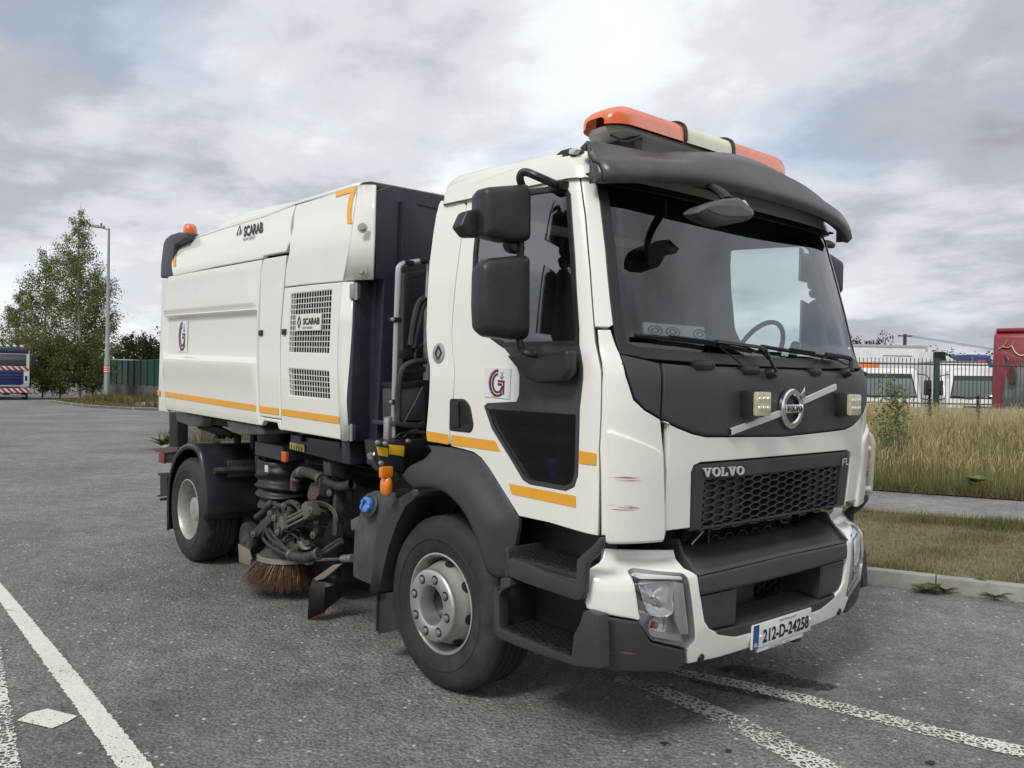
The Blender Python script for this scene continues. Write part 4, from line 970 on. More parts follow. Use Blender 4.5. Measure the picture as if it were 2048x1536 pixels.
# --- wipers
def wp(px, py, l):
    p, n = S(*CT(px, py)); return p+n*l
for arm, blade in ((((1535, 749), (1527, 735), (1519, 718), (1509, 704), (1470, 694), (1420, 687)), ((1266, 673), (1330, 679), (1400, 688), (1450, 697), (1496, 706))),
                   (((1685, 748), (1686, 738), (1686, 727), (1672, 722), (1640, 714)), ((1517, 695), (1570, 704), (1620, 712), (1668, 721)))):
    w_ = mesh('wiper', *g_tube([wp(x, y, .05 if i < 4 else .035) for i, (x, y) in enumerate(arm)], .013, flat=.6, seg=6), blackm, truck)
    mesh('wiper_blade', *join(g_tube([wp(x, y, .018) for x, y in blade], .010, seg=6), g_tube([wp(x, y-3, .028) for x, y in blade[1:-1]], .006, seg=5)), gap_m, w_)
    tube('washer_hose', [wp(x+6, y+8+4*math.sin(i*2), .035) for i, (x, y) in enumerate(arm[2:])]+[wp(arm[0][0]-60, arm[0][1]-18, .02)], .004, gap_m, w_)
    p, n = S(*CT(*arm[0])); mesh('pivot', *g_lathe([(0, .05), (.02, .05), (.026, .04), (.028, 0)], p, n, 14), blackm, w_)
# cowl under the windscreen: raised pads
for x0, y0, x1, y1 in ((1368, 728, 1440, 742), (1462, 738, 1530, 752), (1600, 742, 1652, 755)):
    p, n = S(*CT((x0+x1)/2, (y0+y1)/2-4)); mesh('cowl_cover', *g_box(p+n*.004, (.05, (x1-x0)/520, .045), .02), blackm, truck)
# ================================================================== SWEEPER BODY
ZR = lambda x, z: z+.025*(x+4.2)               # height measured along the body, which rakes slightly nose-down
def sst(t): t = max(0, min(1, t)); return t*t*(3-2*t)
def fB(x, z, ribs=True):
    h = ZR(x, z); y = -1.22
    if h > 2.53: u_ = (h-2.53)/.30; y += .02*u_+.085*u_*u_
    if ribs and -4.24 < x < -2.16 and 1.55 < h < 2.45:
        e = sst((x+4.24)/.05)*sst((-2.16-x)/.05)
        up_ = sst((2.46-h)/.28) if h > 2.17 else 0
        if h > 2.165: d = -.018*up_
        elif h > 2.135: d = -.018+.05*sst((2.165-h)/.03)
        elif h > 1.815: d = .032
        elif h > 1.775: d = .032-.047*sst((1.815-h)/.04)
        else: d = -.015*sst((h-1.55)/.2)
        y += d*e
    return y
def YB(px, py):
    y = -1.22
    for _ in range(5): p = YP(px, py, y); y = fB(p.x, p.z)
    return (p.x, p.z)
def body_surf(x, z):
    e = .008; f = lambda a, b: Vector((a, fB(a, b), b)); n = (f(x+e, z)-f(x-e, z)).cross(f(x, z+e)-f(x, z-e)).normalized()
    return f(x, z), n
def ybp(name, pix, m=None, parent=None, holes=(), **k):
    prm = dict(th=.03, step=.06, edge=.008, drop=.007); prm.update({a: k.pop(a) for a in ('th', 'off', 'step', 'edge', 'drop', 'bulge') if a in k})
    return true_normals(mesh(name, *g_panel(body_surf, [YB(*p) for p in pix] if not isinstance(pix[0][0], str) else pix, [[YB(*p) for p in h] for h in holes], **prm), m or whiteb, parent or truck, **k))
body = box('body_light_block', (-4.2, -1.12, 1.34), (-.86, 1.12, 2.70), navy, truck, .02)  # unseen dark box added inside the panels to block light
def rear_panel():
    zl = [YB(*p) for p in ((335, 558), (331, 630), (328, 705), (328.5, 760), (329.5, 818))]; zr_ = [YB(*p) for p in ((523, 519), (517, 600), (513.5, 705), (515, 780), (517, 850))]
    fl_ = np.polyfit([p[1] for p in zl], [p[0] for p in zl], 2); fr_ = np.polyfit([p[1] for p in zr_], [p[0] for p in zr_], 2)
    hs_ = sorted(set([1.5+k*.06 for k in range(17)]+[2.512, 2.45, 2.40, 2.30, 2.20, 2.17, 2.1655, 2.16, 2.155, 2.15, 2.145, 2.14, 2.1345, 2.13, 1.82, 1.8155, 1.808, 1.80, 1.795, 1.788, 1.78, 1.7745, 1.77])); rows = []
    B0_, B1_ = zl[-1], zr_[-1]
    zbot = lambda x: B0_[1]+(B1_[1]-B0_[1])*(x-B0_[0])/(B1_[0]-B0_[0])
    for kind, q in [('b', k/6) for k in range(6)]+[('h', h) for h in hs_]:
        row = []
        for u_ in [0, .003, .008, .014, .02, .03]+list(np.linspace(.05, .95, 16))+[.97, .98, .986, .992, .997, 1]:
            h = q if kind == 'h' else 1.31+.19*q; zm = h-.05; x0, x1 = float(np.polyval(fl_, zm)), float(np.polyval(fr_, zm)); x = x0+(x1-x0)*u_; zz = h-.025*(x+4.2)
            if kind == 'b': zz = zbot(x)+(1.5-.025*(x+4.2)-zbot(x))*q
            row.append(Vector((x, fB(x, zz)+(.007 if u_ in (0, 1) or (kind, q) == ('b', 0) or q == 2.512 else 0), zz)))
        rows.append(row)
    rows = [[p+Vector((0, .03, 0)) for p in rows[0]]]+rows+[[p+Vector((0, .03, 0)) for p in rows[-1]]]
    rows = [[r[0]+Vector((0, .03, 0))]+r+[r[-1]+Vector((0, .03, 0))] for r in rows]
    return mesh('side_panel', *g_loft(rows), whiteb, truck, smooth=55)
rp = rear_panel()
ybp('edge_column', [(322, 557), (337, 558), (333, 630), (331, 705), (331.5, 823), (315, 822), (314.6, 778)], off=-.009)
ybp('side_panel', [(346, 552.5), (435, 533), (524, 517), (527, 511), (571, 503), (580, 480), (590, 409), (560, 421), (537, 430.5), (455, 455), (373, 482), (350, 492)])
nd = ybp('narrow_door', [(526.5, 518), (571, 510.5), (566, 570), (558, 668), (558.5, 760), (560, 838), (519.5, 832), (516.5, 705), (522, 545)])
ybp('narrow_sill', [(519.5, 834), (560, 840), (561.5, 860), (557, 858), (554, 846), (527, 841), (522, 851), (518.5, 850)])
fu = ybp('side_panel', [(592.5, 409), (672, 384), (715.5, 371.5), (708, 430), (701, 482), (686, 562), (620, 568), (569, 573.5), (571, 540), (578.5, 503), (586, 455)])
# vents: grids of bars in openings
V1 = [(581.4, 588), (662.7, 579.5), (657, 706), (576, 704)]; V2 = [(576, 737), (657, 743), (659, 797.5), (578, 790)]
ed = ybp('engine_door', [(568.5, 576), (620, 570), (685.5, 564), (678, 650), (675.5, 723), (678, 800), (682.5, 879.5), (620, 869), (563, 859.5), (560.5, 760), (561, 668)], holes=[V1, V2], step=.05)
def vent(q, nx, nz, skip=None):
    def at(u_, v_, l=0):
        px = (q[0][0]*(1-u_)+q[1][0]*u_)*(1-v_)+(q[3][0]*(1-u_)+q[2][0]*u_)*v_; py = (q[0][1]*(1-u_)+q[1][1]*u_)*(1-v_)+(q[3][1]*(1-u_)+q[2][1]*u_)*v_
        p, n = body_surf(*YB(px, py)); return p+n*l
    parts = []
    for i in range(1, nx): u_ = i/nx; w = .075/nx; parts.append(g_prism([at(u_-w, 0, -.004), at(u_+w, 0, -.004), at(u_+w, 1, -.004), at(u_-w, 1, -.004)], (0, .003, 0)))
    for j in range(1, nz): v_ = j/nz; w = .065/nz; parts.append(g_prism([at(0, v_-w, -.0025), at(1, v_-w, -.0025), at(1, v_+w, -.0025), at(0, v_+w, -.0025)], (0, .004, 0)))
    mesh('vent_grid', *join(*parts), whiteb, ed, smooth=0)
    mesh('vent_mesh', *g_prism([at(-.01, -.01, -.05), at(1.01, -.01, -.05), at(1.01, 1.01, -.05), at(-.01, 1.01, -.05)], (0, .01, 0)), gap_m, ed, smooth=0)
    return at
at1 = vent(V1, 16, 11); vent(V2, 16, 5)
nqu = [at1(3.02/16, 3.98/11, .004), at1(12.98/16, 3.98/11, .004), at1(12.98/16, 7.02/11, .004), at1(3.02/16, 7.02/11, .004)]
npl = quad_sheet('name_plate', nqu, mat('plate_offwhite', (.76, .76, .70), .4), ed, 0, .004)
def sub(q, u0, v0, u1, v1): return [on(q, u0, v0), on(q, u1, v0), on(q, u1, v1), on(q, u0, v1)]
text_quad('maker_lettering', 'SCARAB', sub(nqu, .30, .24, .95, .66), blk_ink, npl, .006, .045)
text_quad('group_lettering', 'FAYAT GROUP', sub(nqu, .29, .76, .68, .90), blk_ink, npl, .006, .01)
diamond(on(nqu, .14, .48), Vector((0, -.006, 0)), .042, npl, blk_ink, Vector((1, 0, 0)), Vector((0, 0, 1)), .72)
# the same lettering on the upper panel
def bq(px, py, l=.003): p, n = body_surf(*YB(px, py)); return p+n*l
text_quad('maker_lettering', 'SCARAB', [bq(489, 453), bq(527, 443.5), bq(527, 465), bq(488, 475)], blk_ink, truck, .002, .045)
text_quad('group_lettering', 'FAYAT GROUP', [bq(487, 477), bq(511, 471), bq(511, 477), bq(487, 483)], blk_ink, truck, .002, .01)
diamond((bq(474, 468)+bq(485, 465))/2, Vector((0, -.004, 0)), .066, truck, blk_ink, Vector((1, 0, 0)), Vector((0, .12, 1)).normalized(), .72)
g_sticker([bq(356, 641.5, .004), bq(377, 641.5, .004), bq(375.5, 704, .004), bq(355, 703, .004)], truck)
# bevels that turn the side towards the front wall
def bev(name, lft, rgt, xr):
    A = [body_surf(*YB(*p))[0] for p in lft]; B = [XP(*p, xr) for p in rgt]
    return loft(name, [[a.lerp(b, t)+Vector((0, -.012*math.sin(math.pi*t), 0)) for a, b in zip(A, B)] for t in (0, .1, .5, .9, 1)], whiteb, truck, thick=.012)
bev('corner_panel', [(716, 371.5), (708.5, 430), (702, 482), (687, 562)], [(751, 370), (750.5, 430), (749.5, 482), (747, 559)], -.66)
bev('engine_door_edge', [(686, 564), (678.5, 650), (676, 723), (678.5, 800), (683, 879.5)], [(708, 564), (706, 650), (704.5, 723), (703, 800), (697, 883)], -.80)
for px, py in ((710, 583), (700, 865)):
    hg = mesh('hinge', *g_box(XP(px, py, -.79), (.05, .05, .09), .008), steel, truck)
    mesh('hinge_pin', *g_cyl(XP(px+3, py, -.76)-Vector((0, 0, .05)), XP(px+3, py, -.76)+Vector((0, 0, .05)), .012, 10), steel, hg)
for px, py in ((731, 457), (729, 544)): mesh('bolt', *g_lathe([(0, .02), (.014, .02), (.016, 0), (.03, 0), (.03, -.004)], XP(px, py, -.69)+Vector((.0, -.02, 0)), (.8, -.6, 0), 12), steel, truck)
for px, py in ((523, 666), (569.5, 664)): mesh('latch', *g_box(bq(px, py, .006), (.055, .014, .04), .005), blackm, truck)
# roof edge, roof and far side
te = [(373, 482), (455, 455), (537, 430.5), (590, 408.5), (672, 384), (716, 371.5)]
T0 = [body_surf(*YB(*p))[0] for p in te]; T0 = [Vector((-4.05, T0[0].y, T0[0].z+.005))]+T0
loft('body_roof', [T0, [p+Vector((0, .03, .028)) for p in T0], [p+Vector((0, .09, .045)) for p in T0], [Vector((p.x, .95, p.z+.045)) for p in T0], [Vector((p.x, 1.08, p.z)) for p in T0], [Vector((p.x, 1.18, 2.45)) for p in T0], [Vector((p.x, 1.18, 1.30)) for p in T0]], whiteb, truck, thick=.01)
mesh('roof_hump', *g_prism([YP(x, y, -.92) for x, y in ((433, 462), (436, 452), (449, 440), (486, 424), (540, 411), (581, 403), (600, 404), (600, 430), (470, 465))], (0, 1.8, 0), .03, 3), whiteb, truck)
# dark rear cap with beacon
mesh('end_cap', *g_prism([YP(x, y, -1.2) for x, y in ((320.5, 556), (321, 530), (326, 487), (331, 476), (340, 469), (356, 464), (370, 465), (371, 479), (349, 491), (346, 530), (345, 554))], (0, .35, 0), .02, 3), mat('charcoal_cap', (.03, .032, .038), .45, dirt=.2), truck)
bcn = mesh('beacon', *g_lathe([(.06, 0), (.062, .03), (.03, .04), (0, .04)], YP(380, 480, -1.0), (0, 0, 1), 24), blackm, truck)
mesh('beacon_lens', *g_lathe([(.056, .03), (.062, .05), (.062, .09), (.055, .125), (.035, .145), (0, .15)], YP(380, 480, -1.0), (0, 0, 1), 24), orange, bcn)
tube('beacon_cable', [YP(372, 476, -1.0), YP(366, 482, -1.05), YP(356, 486, -1.12)], .012, blackm, bcn)
# reflective stripes
def bt(pix): return ybp('reflective_stripe', pix, amber, off=.004, th=0, edge=0, drop=0, step=.025)
bt([(330, 783), (511, 810), (511, 822.5), (330, 793)]); bt([(519.5, 811.5), (557.5, 817), (557.5, 830), (519.5, 824.5)]); bt([(563.5, 817.5), (679, 833), (679, 847.5), (563.5, 830)])
bt([(315.5, 780), (320, 780.5), (320, 791), (315.5, 790)])
bt([(672, 385), (714, 373), (711, 383), (701.5, 386), (672, 395)]); bt([(701.5, 386.5), (711.5, 383), (704, 448), (695.5, 447.5)])
bt([(350, 493), (372, 483.5), (371, 489), (357, 494.5), (352, 533), (346.5, 533.5)])
# --- front wall of the body (navy) with its pillars
def PXX(name, pix, x, dep, m, parent=None, bev=.006, **k): return prism(name, [XP(a, b, x) for a, b in pix], (dep, 0, 0), m, parent or truck, bev, **k)
def PXY(name, pix, y, dep, m, parent=None, bev=.006, **k): return prism(name, [YP(a, b, y) for a, b in pix], (0, dep, 0), m, parent or truck, bev, **k)
fw_ = PXX('body_wall', [(752, 382), (785, 372), (930, 400), (930, 905), (745, 900)], -.74, -.1, navy)
PXX('wall_pillar', [(752, 382), (785, 370.5), (805, 376.5), (803, 560), (796, 720), (790, 905), (752, 905), (762, 700), (769, 560), (752, 558)], -.66, -.08, navy, fw_, .01)
PXX('side_plate', [(711, 558), (768, 564), (763, 720), (757, 884), (699, 884), (705, 720)], -.78, -.06, navy, fw_, .008)
for px, py in ((761, 611), (757, 731)): mesh('plate_hole', *g_lathe([(0, .002), (.028, .002), (.03, 0)], XP(px, py, -.78), (1, 0, 0), 16), gap_m, fw_)
PXX('vent_slot', [(836, 408), (876, 417), (876, 419), (836, 410)], -.737, -.01, gap_m, fw_, 0)
PXX('seam', [(803, 402), (804.5, 402), (799, 620), (797.5, 620)], -.645, -.02, gap_m, fw_, 0)
# --- pipes, frame, batteries and hoses between body and cab
pp0 = tube('air_pipe', [XP(x, y, -.46) for x, y in ((786, 876), (789, 780), (793, 640), (796, 550), (798, 535), (806, 528), (820, 525.5), (845, 522), (853, 523), (857, 530), (857, 560), (853, 640), (851, 760))], .017, pipem, truck, n=5)
for px, py in ((791, 640), (788, 804), (816, 526), (846, 522)): mesh('pipe_clamp', *g_box(XP(px, py, -.46), (.05, .06, .03), .008), blackm, pp0)
for px, py in ((785, 639), (781, 804)): mesh('clamp_bolt', *g_lathe([(0, .02), (.01, .018), (.012, 0)], XP(px, py, -.43), (1, -.5, 0), 10), steel, pp0)
PXX('rack_frame', [(808, 546), (852, 540), (852, 552), (818, 557), (816, 700), (812, 800), (802, 800), (806, 690)], -.5, -.05, dgrey)
PXX('rack_rail', [(808, 732), (852, 733), (852, 744), (805, 745)], -.44, -.05, dgrey)
for k, pts in enumerate((((850, 596), (838, 606), (828, 640), (821, 690)), ((856, 600), (845, 615), (836, 650), (826, 696)), ((852, 722), (825, 725), (805, 738), (798, 770), (796, 800), (795, 850)), ((846, 690), (836, 694), (830, 712), (835, 722)), ((812, 770), (818, 800), (828, 806), (832, 795)))): tube('hose', [XP(x, y, -.43) for x, y in pts], .018 if k < 3 else .008, hosem, truck, seg=8)
PXX('coupling', [(806, 700), (826, 698), (828, 716), (806, 718)], -.43, -.06, blackm)
PXX('valve_block', [(828, 686), (850, 684), (850, 720), (830, 722)], -.5, -.06, blackm)
bt_ = PXX('battery_box', [(802, 776), (845, 768), (850, 770), (850, 842), (802, 842)], -.42, -.2, mat('battery_case', (.06, .062, .066), .5, dirt=.3))
PXX('battery_lid', [(800, 766), (840, 760), (850, 765), (850, 772), (802, 778)], -.415, -.21, blackm, bt_)
tube('strap', [XP(846, 774, -.41), XP(830, 806, -.4), XP(808, 846, -.41)], .007, hosem, bt_)
PXX('battery_shelf', [(790, 843), (840, 846), (850, 842), (850, 856), (838, 858), (790, 852)], -.40, -.25, dgrey)
PXX('valve_bottle', [(776, 836), (784, 832), (785, 882), (775, 882)], -.45, -.05, pipem)
for k in range(5): tube('cable', [XP(790+k*8, 878-k, -.42), XP(800+k*9, 868+(k % 2)*5, -.4), XP(815+k*8, 866-(k % 3)*3, -.4), XP(850, 866+k*3, -.38)], .007, blackm, truck, seg=6)
bb = PXX('electrics_box', [(770, 884), (812, 880), (850, 878), (853, 905), (845, 918), (822, 934), (812, 948), (790, 944), (775, 935)], -.34, -.22, mat('black_box_plastic', (.016, .016, .018), .4))
PXX('lamp_bracket', [(751, 882), (778, 884), (810, 886), (808, 945), (790, 940), (777, 933), (762, 928), (757, 905)], -.32, -.02, navy, bb)
PXX('reflector_panel', [(753.5, 893), (776, 896), (776, 914), (758, 911)], -.315, -.006, mat('yellow_reflector', (.78, .45, .03), .35, dirt=.2, dirtcol=(.4, .22, .05)), bb, .001); PXX('reflector_panel', [(778, 889), (809, 892), (808, 913), (778, 908)], -.315, -.006, MATS['yellow_reflector'], bb, .001)
for px, py in ((754, 885), (769, 887), (761, 926), (815, 882)): mesh('bolt', *g_lathe([(0, .02), (.012, .018), (.014, 0)], XP(px, py, -.315), (1, 0, 0), 8), steel, bb)
PXX('lamp_mount', [(784, 935), (795, 933), (797, 982), (784, 985)], -.33, -.10, mat('rusty_bracket', (.07, .045, .03), .8, var=.3, vscale=20), bb)
ambl = mat('amber_lamp_lens', (.78, .22, .015), .25, var=.08, coat=.5, dirt=.15, dirtcol=(.3, .12, .03))
mesh('side_lamp', *g_box(XP(772, 944, -.30), (.035, .075, .062), .012), ambl, bb); 
el = XP(774.5, 973, -.30)
mesh('side_lamp', *g_loft([[el+Vector((d, math.cos(q)*.027*k, math.sin(q)*.055*k)) for q in np.linspace(0, 2*math.pi, 25)[:-1]] for d, k in ((-.03, 1), (.0, 1), (.012, .94), (.02, .8), (.026, .5), (.027, .05))], closed=True), ambl, bb)
tube('coupling_hose', [XP(742, 912, -.5), XP(748, 925, -.48), XP(760, 938, -.46), XP(775, 946, -.46)], .022, hosem, truck)
mesh('coupling_end', *join(g_cyl(XP(744, 916, -.49), XP(741, 907, -.49), .022), g_cyl(XP(748, 912, -.47), XP(751, 906, -.47), .014)), steel, truck)
# additive tank with a blue cap
tk = PXY('additive_tank', round_poly([(730, 1000), (742, 984), (752, 981), (790, 985), (796, 1010), (775, 1060), (757, 1130), (753, 1174), (706, 1153), (709, 1064), (720, 1028)], 6), -1.12, .32, mat('grey_tank_plastic', (.05, .053, .056), .5, dirt=.5, dirtcol=(.15, .145, .13), dscale=6, dlo=.45), bev=.02)
PXY('tank_rib', [(762, 1030), (775, 1020), (760, 1080), (756, 1130), (750, 1160), (745, 1158), (748, 1085)], -1.135, .02, dgrey, tk, .006)
cc = YP(741, 1011, -1.13)
mesh('tank_neck', *g_lathe([(.075, 0), (.075, .012), (.062, .02), (.055, .02)], cc, (.1, -1, .25), 24), dgrey, tk)
V, Fc = g_lathe([(0, .052), (.03, .052), (.046, .044), (.05, .03), (.05, .018)], cc, (.1, -1, .25), 24)
for i, v in enumerate(V):
    if (i % 24) % 3 == 0 and i >= 24: V[i] = v+(cc-v).normalized()*.006
mesh('blue_cap', V, Fc, mat('blue_cap', (.09, .24, .60), .4), tk)
mesh('cap_grip', *g_box(cc+Vector((.005, -.057, .014)), (.012, .014, .075), .004, (0, .5, 0)), MATS['blue_cap'], tk)
PXY('bracket_cover', [(700, 1040), (720, 1030), (722, 1056), (702, 1062)], -.95, .05, mat('grey_cover', (.12, .12, .115), .6), bev=.01)
# --- chassis and underbody
for y in (-.42, .42): box('chassis_rail', (-4.35, y-.04, .72), (1.05, y+.04, .95), under, truck, .01)
for x in (-4.2, -3.0, -2.2, -1.2, -.4, .6): box('cross_member', (x-.05, -.42, .76), (x+.05, .42, .9), under, truck, .01)
for x in (0, -3.8): mesh('axle', *join(g_cyl((x, -.85, .455), (x, .85, .455), .06, 14), g_lathe([(0, -.2), (.1, -.18), (.19, -.08), (.21, 0), (.19, .08), (.1, .18), (0, .2)], (x, 0, .455), (0, 1, 0), 18) if x < -1 else g_box((x, 0, .42), (.1, 1.5, .1), .02)), under, truck)
box('engine_block', (-.3, -.38, .5), (.9, .38, 1.05), under, truck, .05)
box('belly_plate', (-1.25, -.75, .72), (-.72, .75, 1.22), under, truck, .03)
box('hopper_floor', (-4.2, -1.0, 1.2), (-2.6, 1.0, 1.33), under, truck, .02)
PXY('sub_frame', [(581, 869), (640, 879), (697, 886), (700, 929), (650, 917), (608, 906), (580, 898)], -1.05, .5, navy)
PXX('sub_frame', [(699, 885), (757, 886), (757, 925), (700, 929)], -.86, -.1, navy)
for px in (602, 680): PXY('bracket_clip', [(px-2, 870+(px-602)*.17), (px+2, 871+(px-602)*.17), (px+2, 884+(px-602)*.17), (px-2, 883+(px-602)*.17)], -1.07, .02, gap_m, bev=.001)
nb = PXY('notice_plate', [(579.5, 884), (608, 889.5), (608, 904.5), (579.5, 898)], -1.06, .006, mat('yellow_notice', (.48, .42, .14), .6, var=.2, vscale=60), bev=.001)
for k in range(5): q = YP(583+k*5, 889.5+k*1.0, -1.062); mesh('notice_print', *g_box(q+Vector((0, 0, -.018)), (.012, .003, .03), 0, (0, .2*(k-2), 0)), mat('notice_ink', (.10, .085, .02), .6), nb)
cb_ = PXY('cross_box', [(509.5, 883), (566, 893), (566, 923), (509, 909)], -1.02, .5, mat('grey_frame_steel', (.04, .043, .048), .5, dirt=.3))
mesh('marker_lamp', *g_box(YP(570, 913.5, -1.05), (.075, .03, .075), .01), mat('orange_marker', (.62, .13, .02), .4, dirt=.4), cb_)
PXY('bracket', [(509, 911), (531, 915), (530, 950), (511, 947)], -.98, .06, under, bev=.004)
du = YP(556, 860, -.85)
mesh('suction_duct', *g_lathe([(.15, .18), (.15, .02), (.20, .01), (.20, -.015), (.16, -.02), (.15, -.14)], du, (0, 0, 1), 28), navy, truck)
h0, h1 = YP(566, 918, -.85), YP(568, 1008, -.85); hs = []
for i in range(40):
    t = i/39; r_ = .185+.016*math.sin(t*26+math.sin(t*9)) * (1 if t > .3 else .15)+.02*math.sin(math.pi*t)
    hs.append([h0.lerp(h1, t)+Vector((math.cos(q)*r_, math.sin(q)*r_, .012*math.sin(q*2+t*8))) for q in np.linspace(0, 2*math.pi, 37)[:-1]])
sh_ = mesh('suction_hose', *g_loft(hs, closed=True), mat('black_rubber_hose', (.018, .018, .02), .5, dirt=.4, dirtcol=(.06, .056, .05), dscale=7, dlo=.5), truck)
mesh('hose_label', *g_box(YP(533, 937, -1.055), (.055, .004, .05), 0), mat('label_white', (.6, .6, .6), .5), sh_)
PXX('leg_plate', [(660, 925), (706, 932), (706, 962), (662, 952)], -1.35, -.1, mat('grey_frame_steel', (.04, .043, .048)))
PXX('leg_post', [(672, 955), (688, 958), (688, 1075), (672, 1072)], -1.4, -.05, dirtym)
PXX('ladder_frame', [(690, 962), (708, 966), (708, 1020), (704, 1020), (704, 972), (694, 970), (694, 1010), (690, 1010)], -1.4, -.02, dgrey)
PXX('guard_plate', [(640, 955), (668, 958), (668, 992), (650, 996), (638, 985)], -1.5, -.02, dirtym)
# storage tanks hung under the hopper
tkb = mat('beige_plastic_tank', (.30, .29, .265), .6, var=.1, dirt=.6, dirtcol=(.11, .10, .085), dscale=6, dlo=.45)
for pix in ([(350, 822), (404, 831), (404, 846), (398, 853), (376, 852), (352, 843)], [(453, 840), (520, 852), (528, 860), (527, 869), (478, 870), (462, 864), (455, 852)]):
    fixnormals(mesh('water_tank', *g_prism([YP(x, y, -1.08) for x, y in pix], (0, .4, 0), .03, 3), tkb, truck))
for px in (430, 445): tube('tank_pipe', [YP(px-30, 852, -.95), YP(px, 862, -.95), YP(px+20, 872, -.9)], .03, under, truck)
# rear mudguard over the twin wheels
for sgn in (-1, 1):
    arc_ = smooth_path([Vector((x, 0, z)) for x, z in ((-3.315, .43), (-3.33, .6), (-3.37, .76), (-3.42, .90), (-3.48, .99), (-3.58, 1.035), (-3.75, 1.04), (-3.92, 1.0), (-4.06, .93), (-4.18, .81), (-4.26, .67), (-4.29, .45), (-4.275, .21))], 3)
    sc_ = lambda p, k: (-3.8+(p.x+3.8)*k, .5+(p.z-.5)*k if p.z > .5 else p.z)
    row = lambda k, yy: [Vector((sc_(p, k)[0], sgn*yy, sc_(p, k)[1])) for p in arc_]
    rm = loft('mudguard', [row(.90, 1.142), row(.95, 1.152), row(.985, 1.146), row(1.0, 1.125), row(1.0, .55)], navyp, truck, thick=.006, smooth=60)
    tube('guard_stay', [(-3.36, sgn*1.06, .83), (-3.30, sgn*.5, .83)], .028, dirtym, rm, flat=1.0)
    box('stay_plate', (-3.37, sgn*.95, .77), (-3.345, sgn*.5, .91), dirtym, rm, .003)
# tail end
PXY('tail_post', [(338, 824), (355, 827), (355, 896), (339, 894)], -.98, .1, under)
PXY('tail_board', [(306, 900), (335, 893), (356, 895), (354, 903), (320, 908)], -1.0, 1.9, mat('weathered_board', (.10, .075, .055), .8, var=.3, vscale=12), bev=.004)
tlp = PXY('tail_lamp_bar', [(317, 908), (352, 905), (344, 926), (322, 925)], -.98, .5, under)
mesh('tail_lamp', *g_box(YP(325, 916, -.99), (.16, .03, .10), .01), mat('dim_red_lens', (.16, .04, .03), .4), tlp)
PXY('tail_bracket', [(315, 946), (339, 945), (338, 952), (334, 953), (334, 990), (338, 992), (314, 994), (314, 990), (320, 989), (320, 952), (315, 951)], -.95, .4, blackm)
PXY('tow_bar', [(318, 996), (338, 994), (338, 1000), (320, 1002)], -.9, .3, under)
# open far-side corner flap with its two stays
fl = [YP(x, y, 1.22) for x, y in ((1716, 852), (1728, 857), (1740, 872), (1744, 888), (1738, 982), (1730, 1000), (1700, 1014), (1692, 1012), (1690, 1000), (1700, 930))]
fq_ = mesh('side_flap', *g_prism(fl, (.01, .03, 0), .006), mat('cream_inner_panel', (.50, .47, .40), .5, dirt=.3), truck)
for y in (897, 977): tube('flap_stay', [YP(1700, y, 1.1), YP(1740, y, 1.19)], .016, white, fq_)
# --- side brush assembly
BC = Vector((-2.32, -.86, 0))
brm = mat('brush_bristles', (.07, .032, .017), .8, var=.4, vscale=40)
brush = mesh('brush_head', *g_lathe([(0, .345), (.10, .345), (.14, .335), (.225, .30), (.235, .29), (.235, .255), (.20, .25), (0, .25)], BC, (0, 0, 1), 36), dirtym, truck)
mesh('brush_plate_rim', *g_lathe([(.236, .252), (.246, .258), (.246, .288), (.236, .294)], BC, (0, 0, 1), 36), steel, brush)
def bristles(n, seed, name, m, r0=(.12, .225), sp=(1.5, 1.75), zl=.085):
    g = np.random.default_rng(seed); a = g.uniform(0, 2*np.pi, n); a = np.round(a*5)/5+g.normal(0, .045, n); r = g.uniform(*r0, n); rb = r*g.uniform(*sp, n)+.01; zt = .265; zb = zl+g.uniform(-.03, .03, n); w = g.uniform(.0018, .0035, n); V = np.zeros((n, 3, 3)); aa = a+g.normal(0, .05, n)
    V[:, 0] = np.c_[BC.x+np.cos(a)*r-np.sin(a)*w, BC.y+np.sin(a)*r+np.cos(a)*w, np.full(n, zt)]; V[:, 1] = np.c_[BC.x+np.cos(a)*r+np.sin(a)*w, BC.y+np.sin(a)*r-np.cos(a)*w, np.full(n, zt)]
    V[:, 2] = np.c_[BC.x+np.cos(aa)*rb, BC.y+np.sin(aa)*rb, zb]
    return mesh(name, V.reshape(-1, 3).tolist(), np.arange(n*3).reshape(-1, 3).tolist(), m, brush, smooth=0, kind='stuff')
bristles(9000, 1, 'bristles', brm); bristles(160, 3, 'pale_bristles', mat('pale_bristles', (.42, .33, .17), .8), (.2, .225), (1.45, 1.55), .12)
G = lambda px, py, y=-1.0: YP(px, py, y)
mesh('brush_motor', *g_lathe([(.15, 0), (.13, .05), (.08, .12), (.075, .22), (0, .22)], BC+Vector((0, 0, .34)), (0, 0, 1), 20), dirtym, brush)
ar_ = PXY('brush_arm', [(502, 1064), (540, 1022), (552, 1032), (512, 1076)], -1.02, .12, dirtym, bev=.01)
PXY('arm_bracket', [(546, 1030), (556, 1026), (566, 1058), (560, 1078), (548, 1070)], -1.06, .08, dirtym, ar_)
PXY('arm_bracket', [(562, 1006), (574, 1003), (580, 1020), (578, 1042), (564, 1042)], -1.0, .05, dirtym, ar_)
PXY('arm_bracket', [(626, 1018), (638, 1024), (640, 1050), (630, 1078), (622, 1074), (628, 1050), (618, 1036)], -1.0, .06, mat('rusty_bracket', (.07, .045, .03)), ar_)
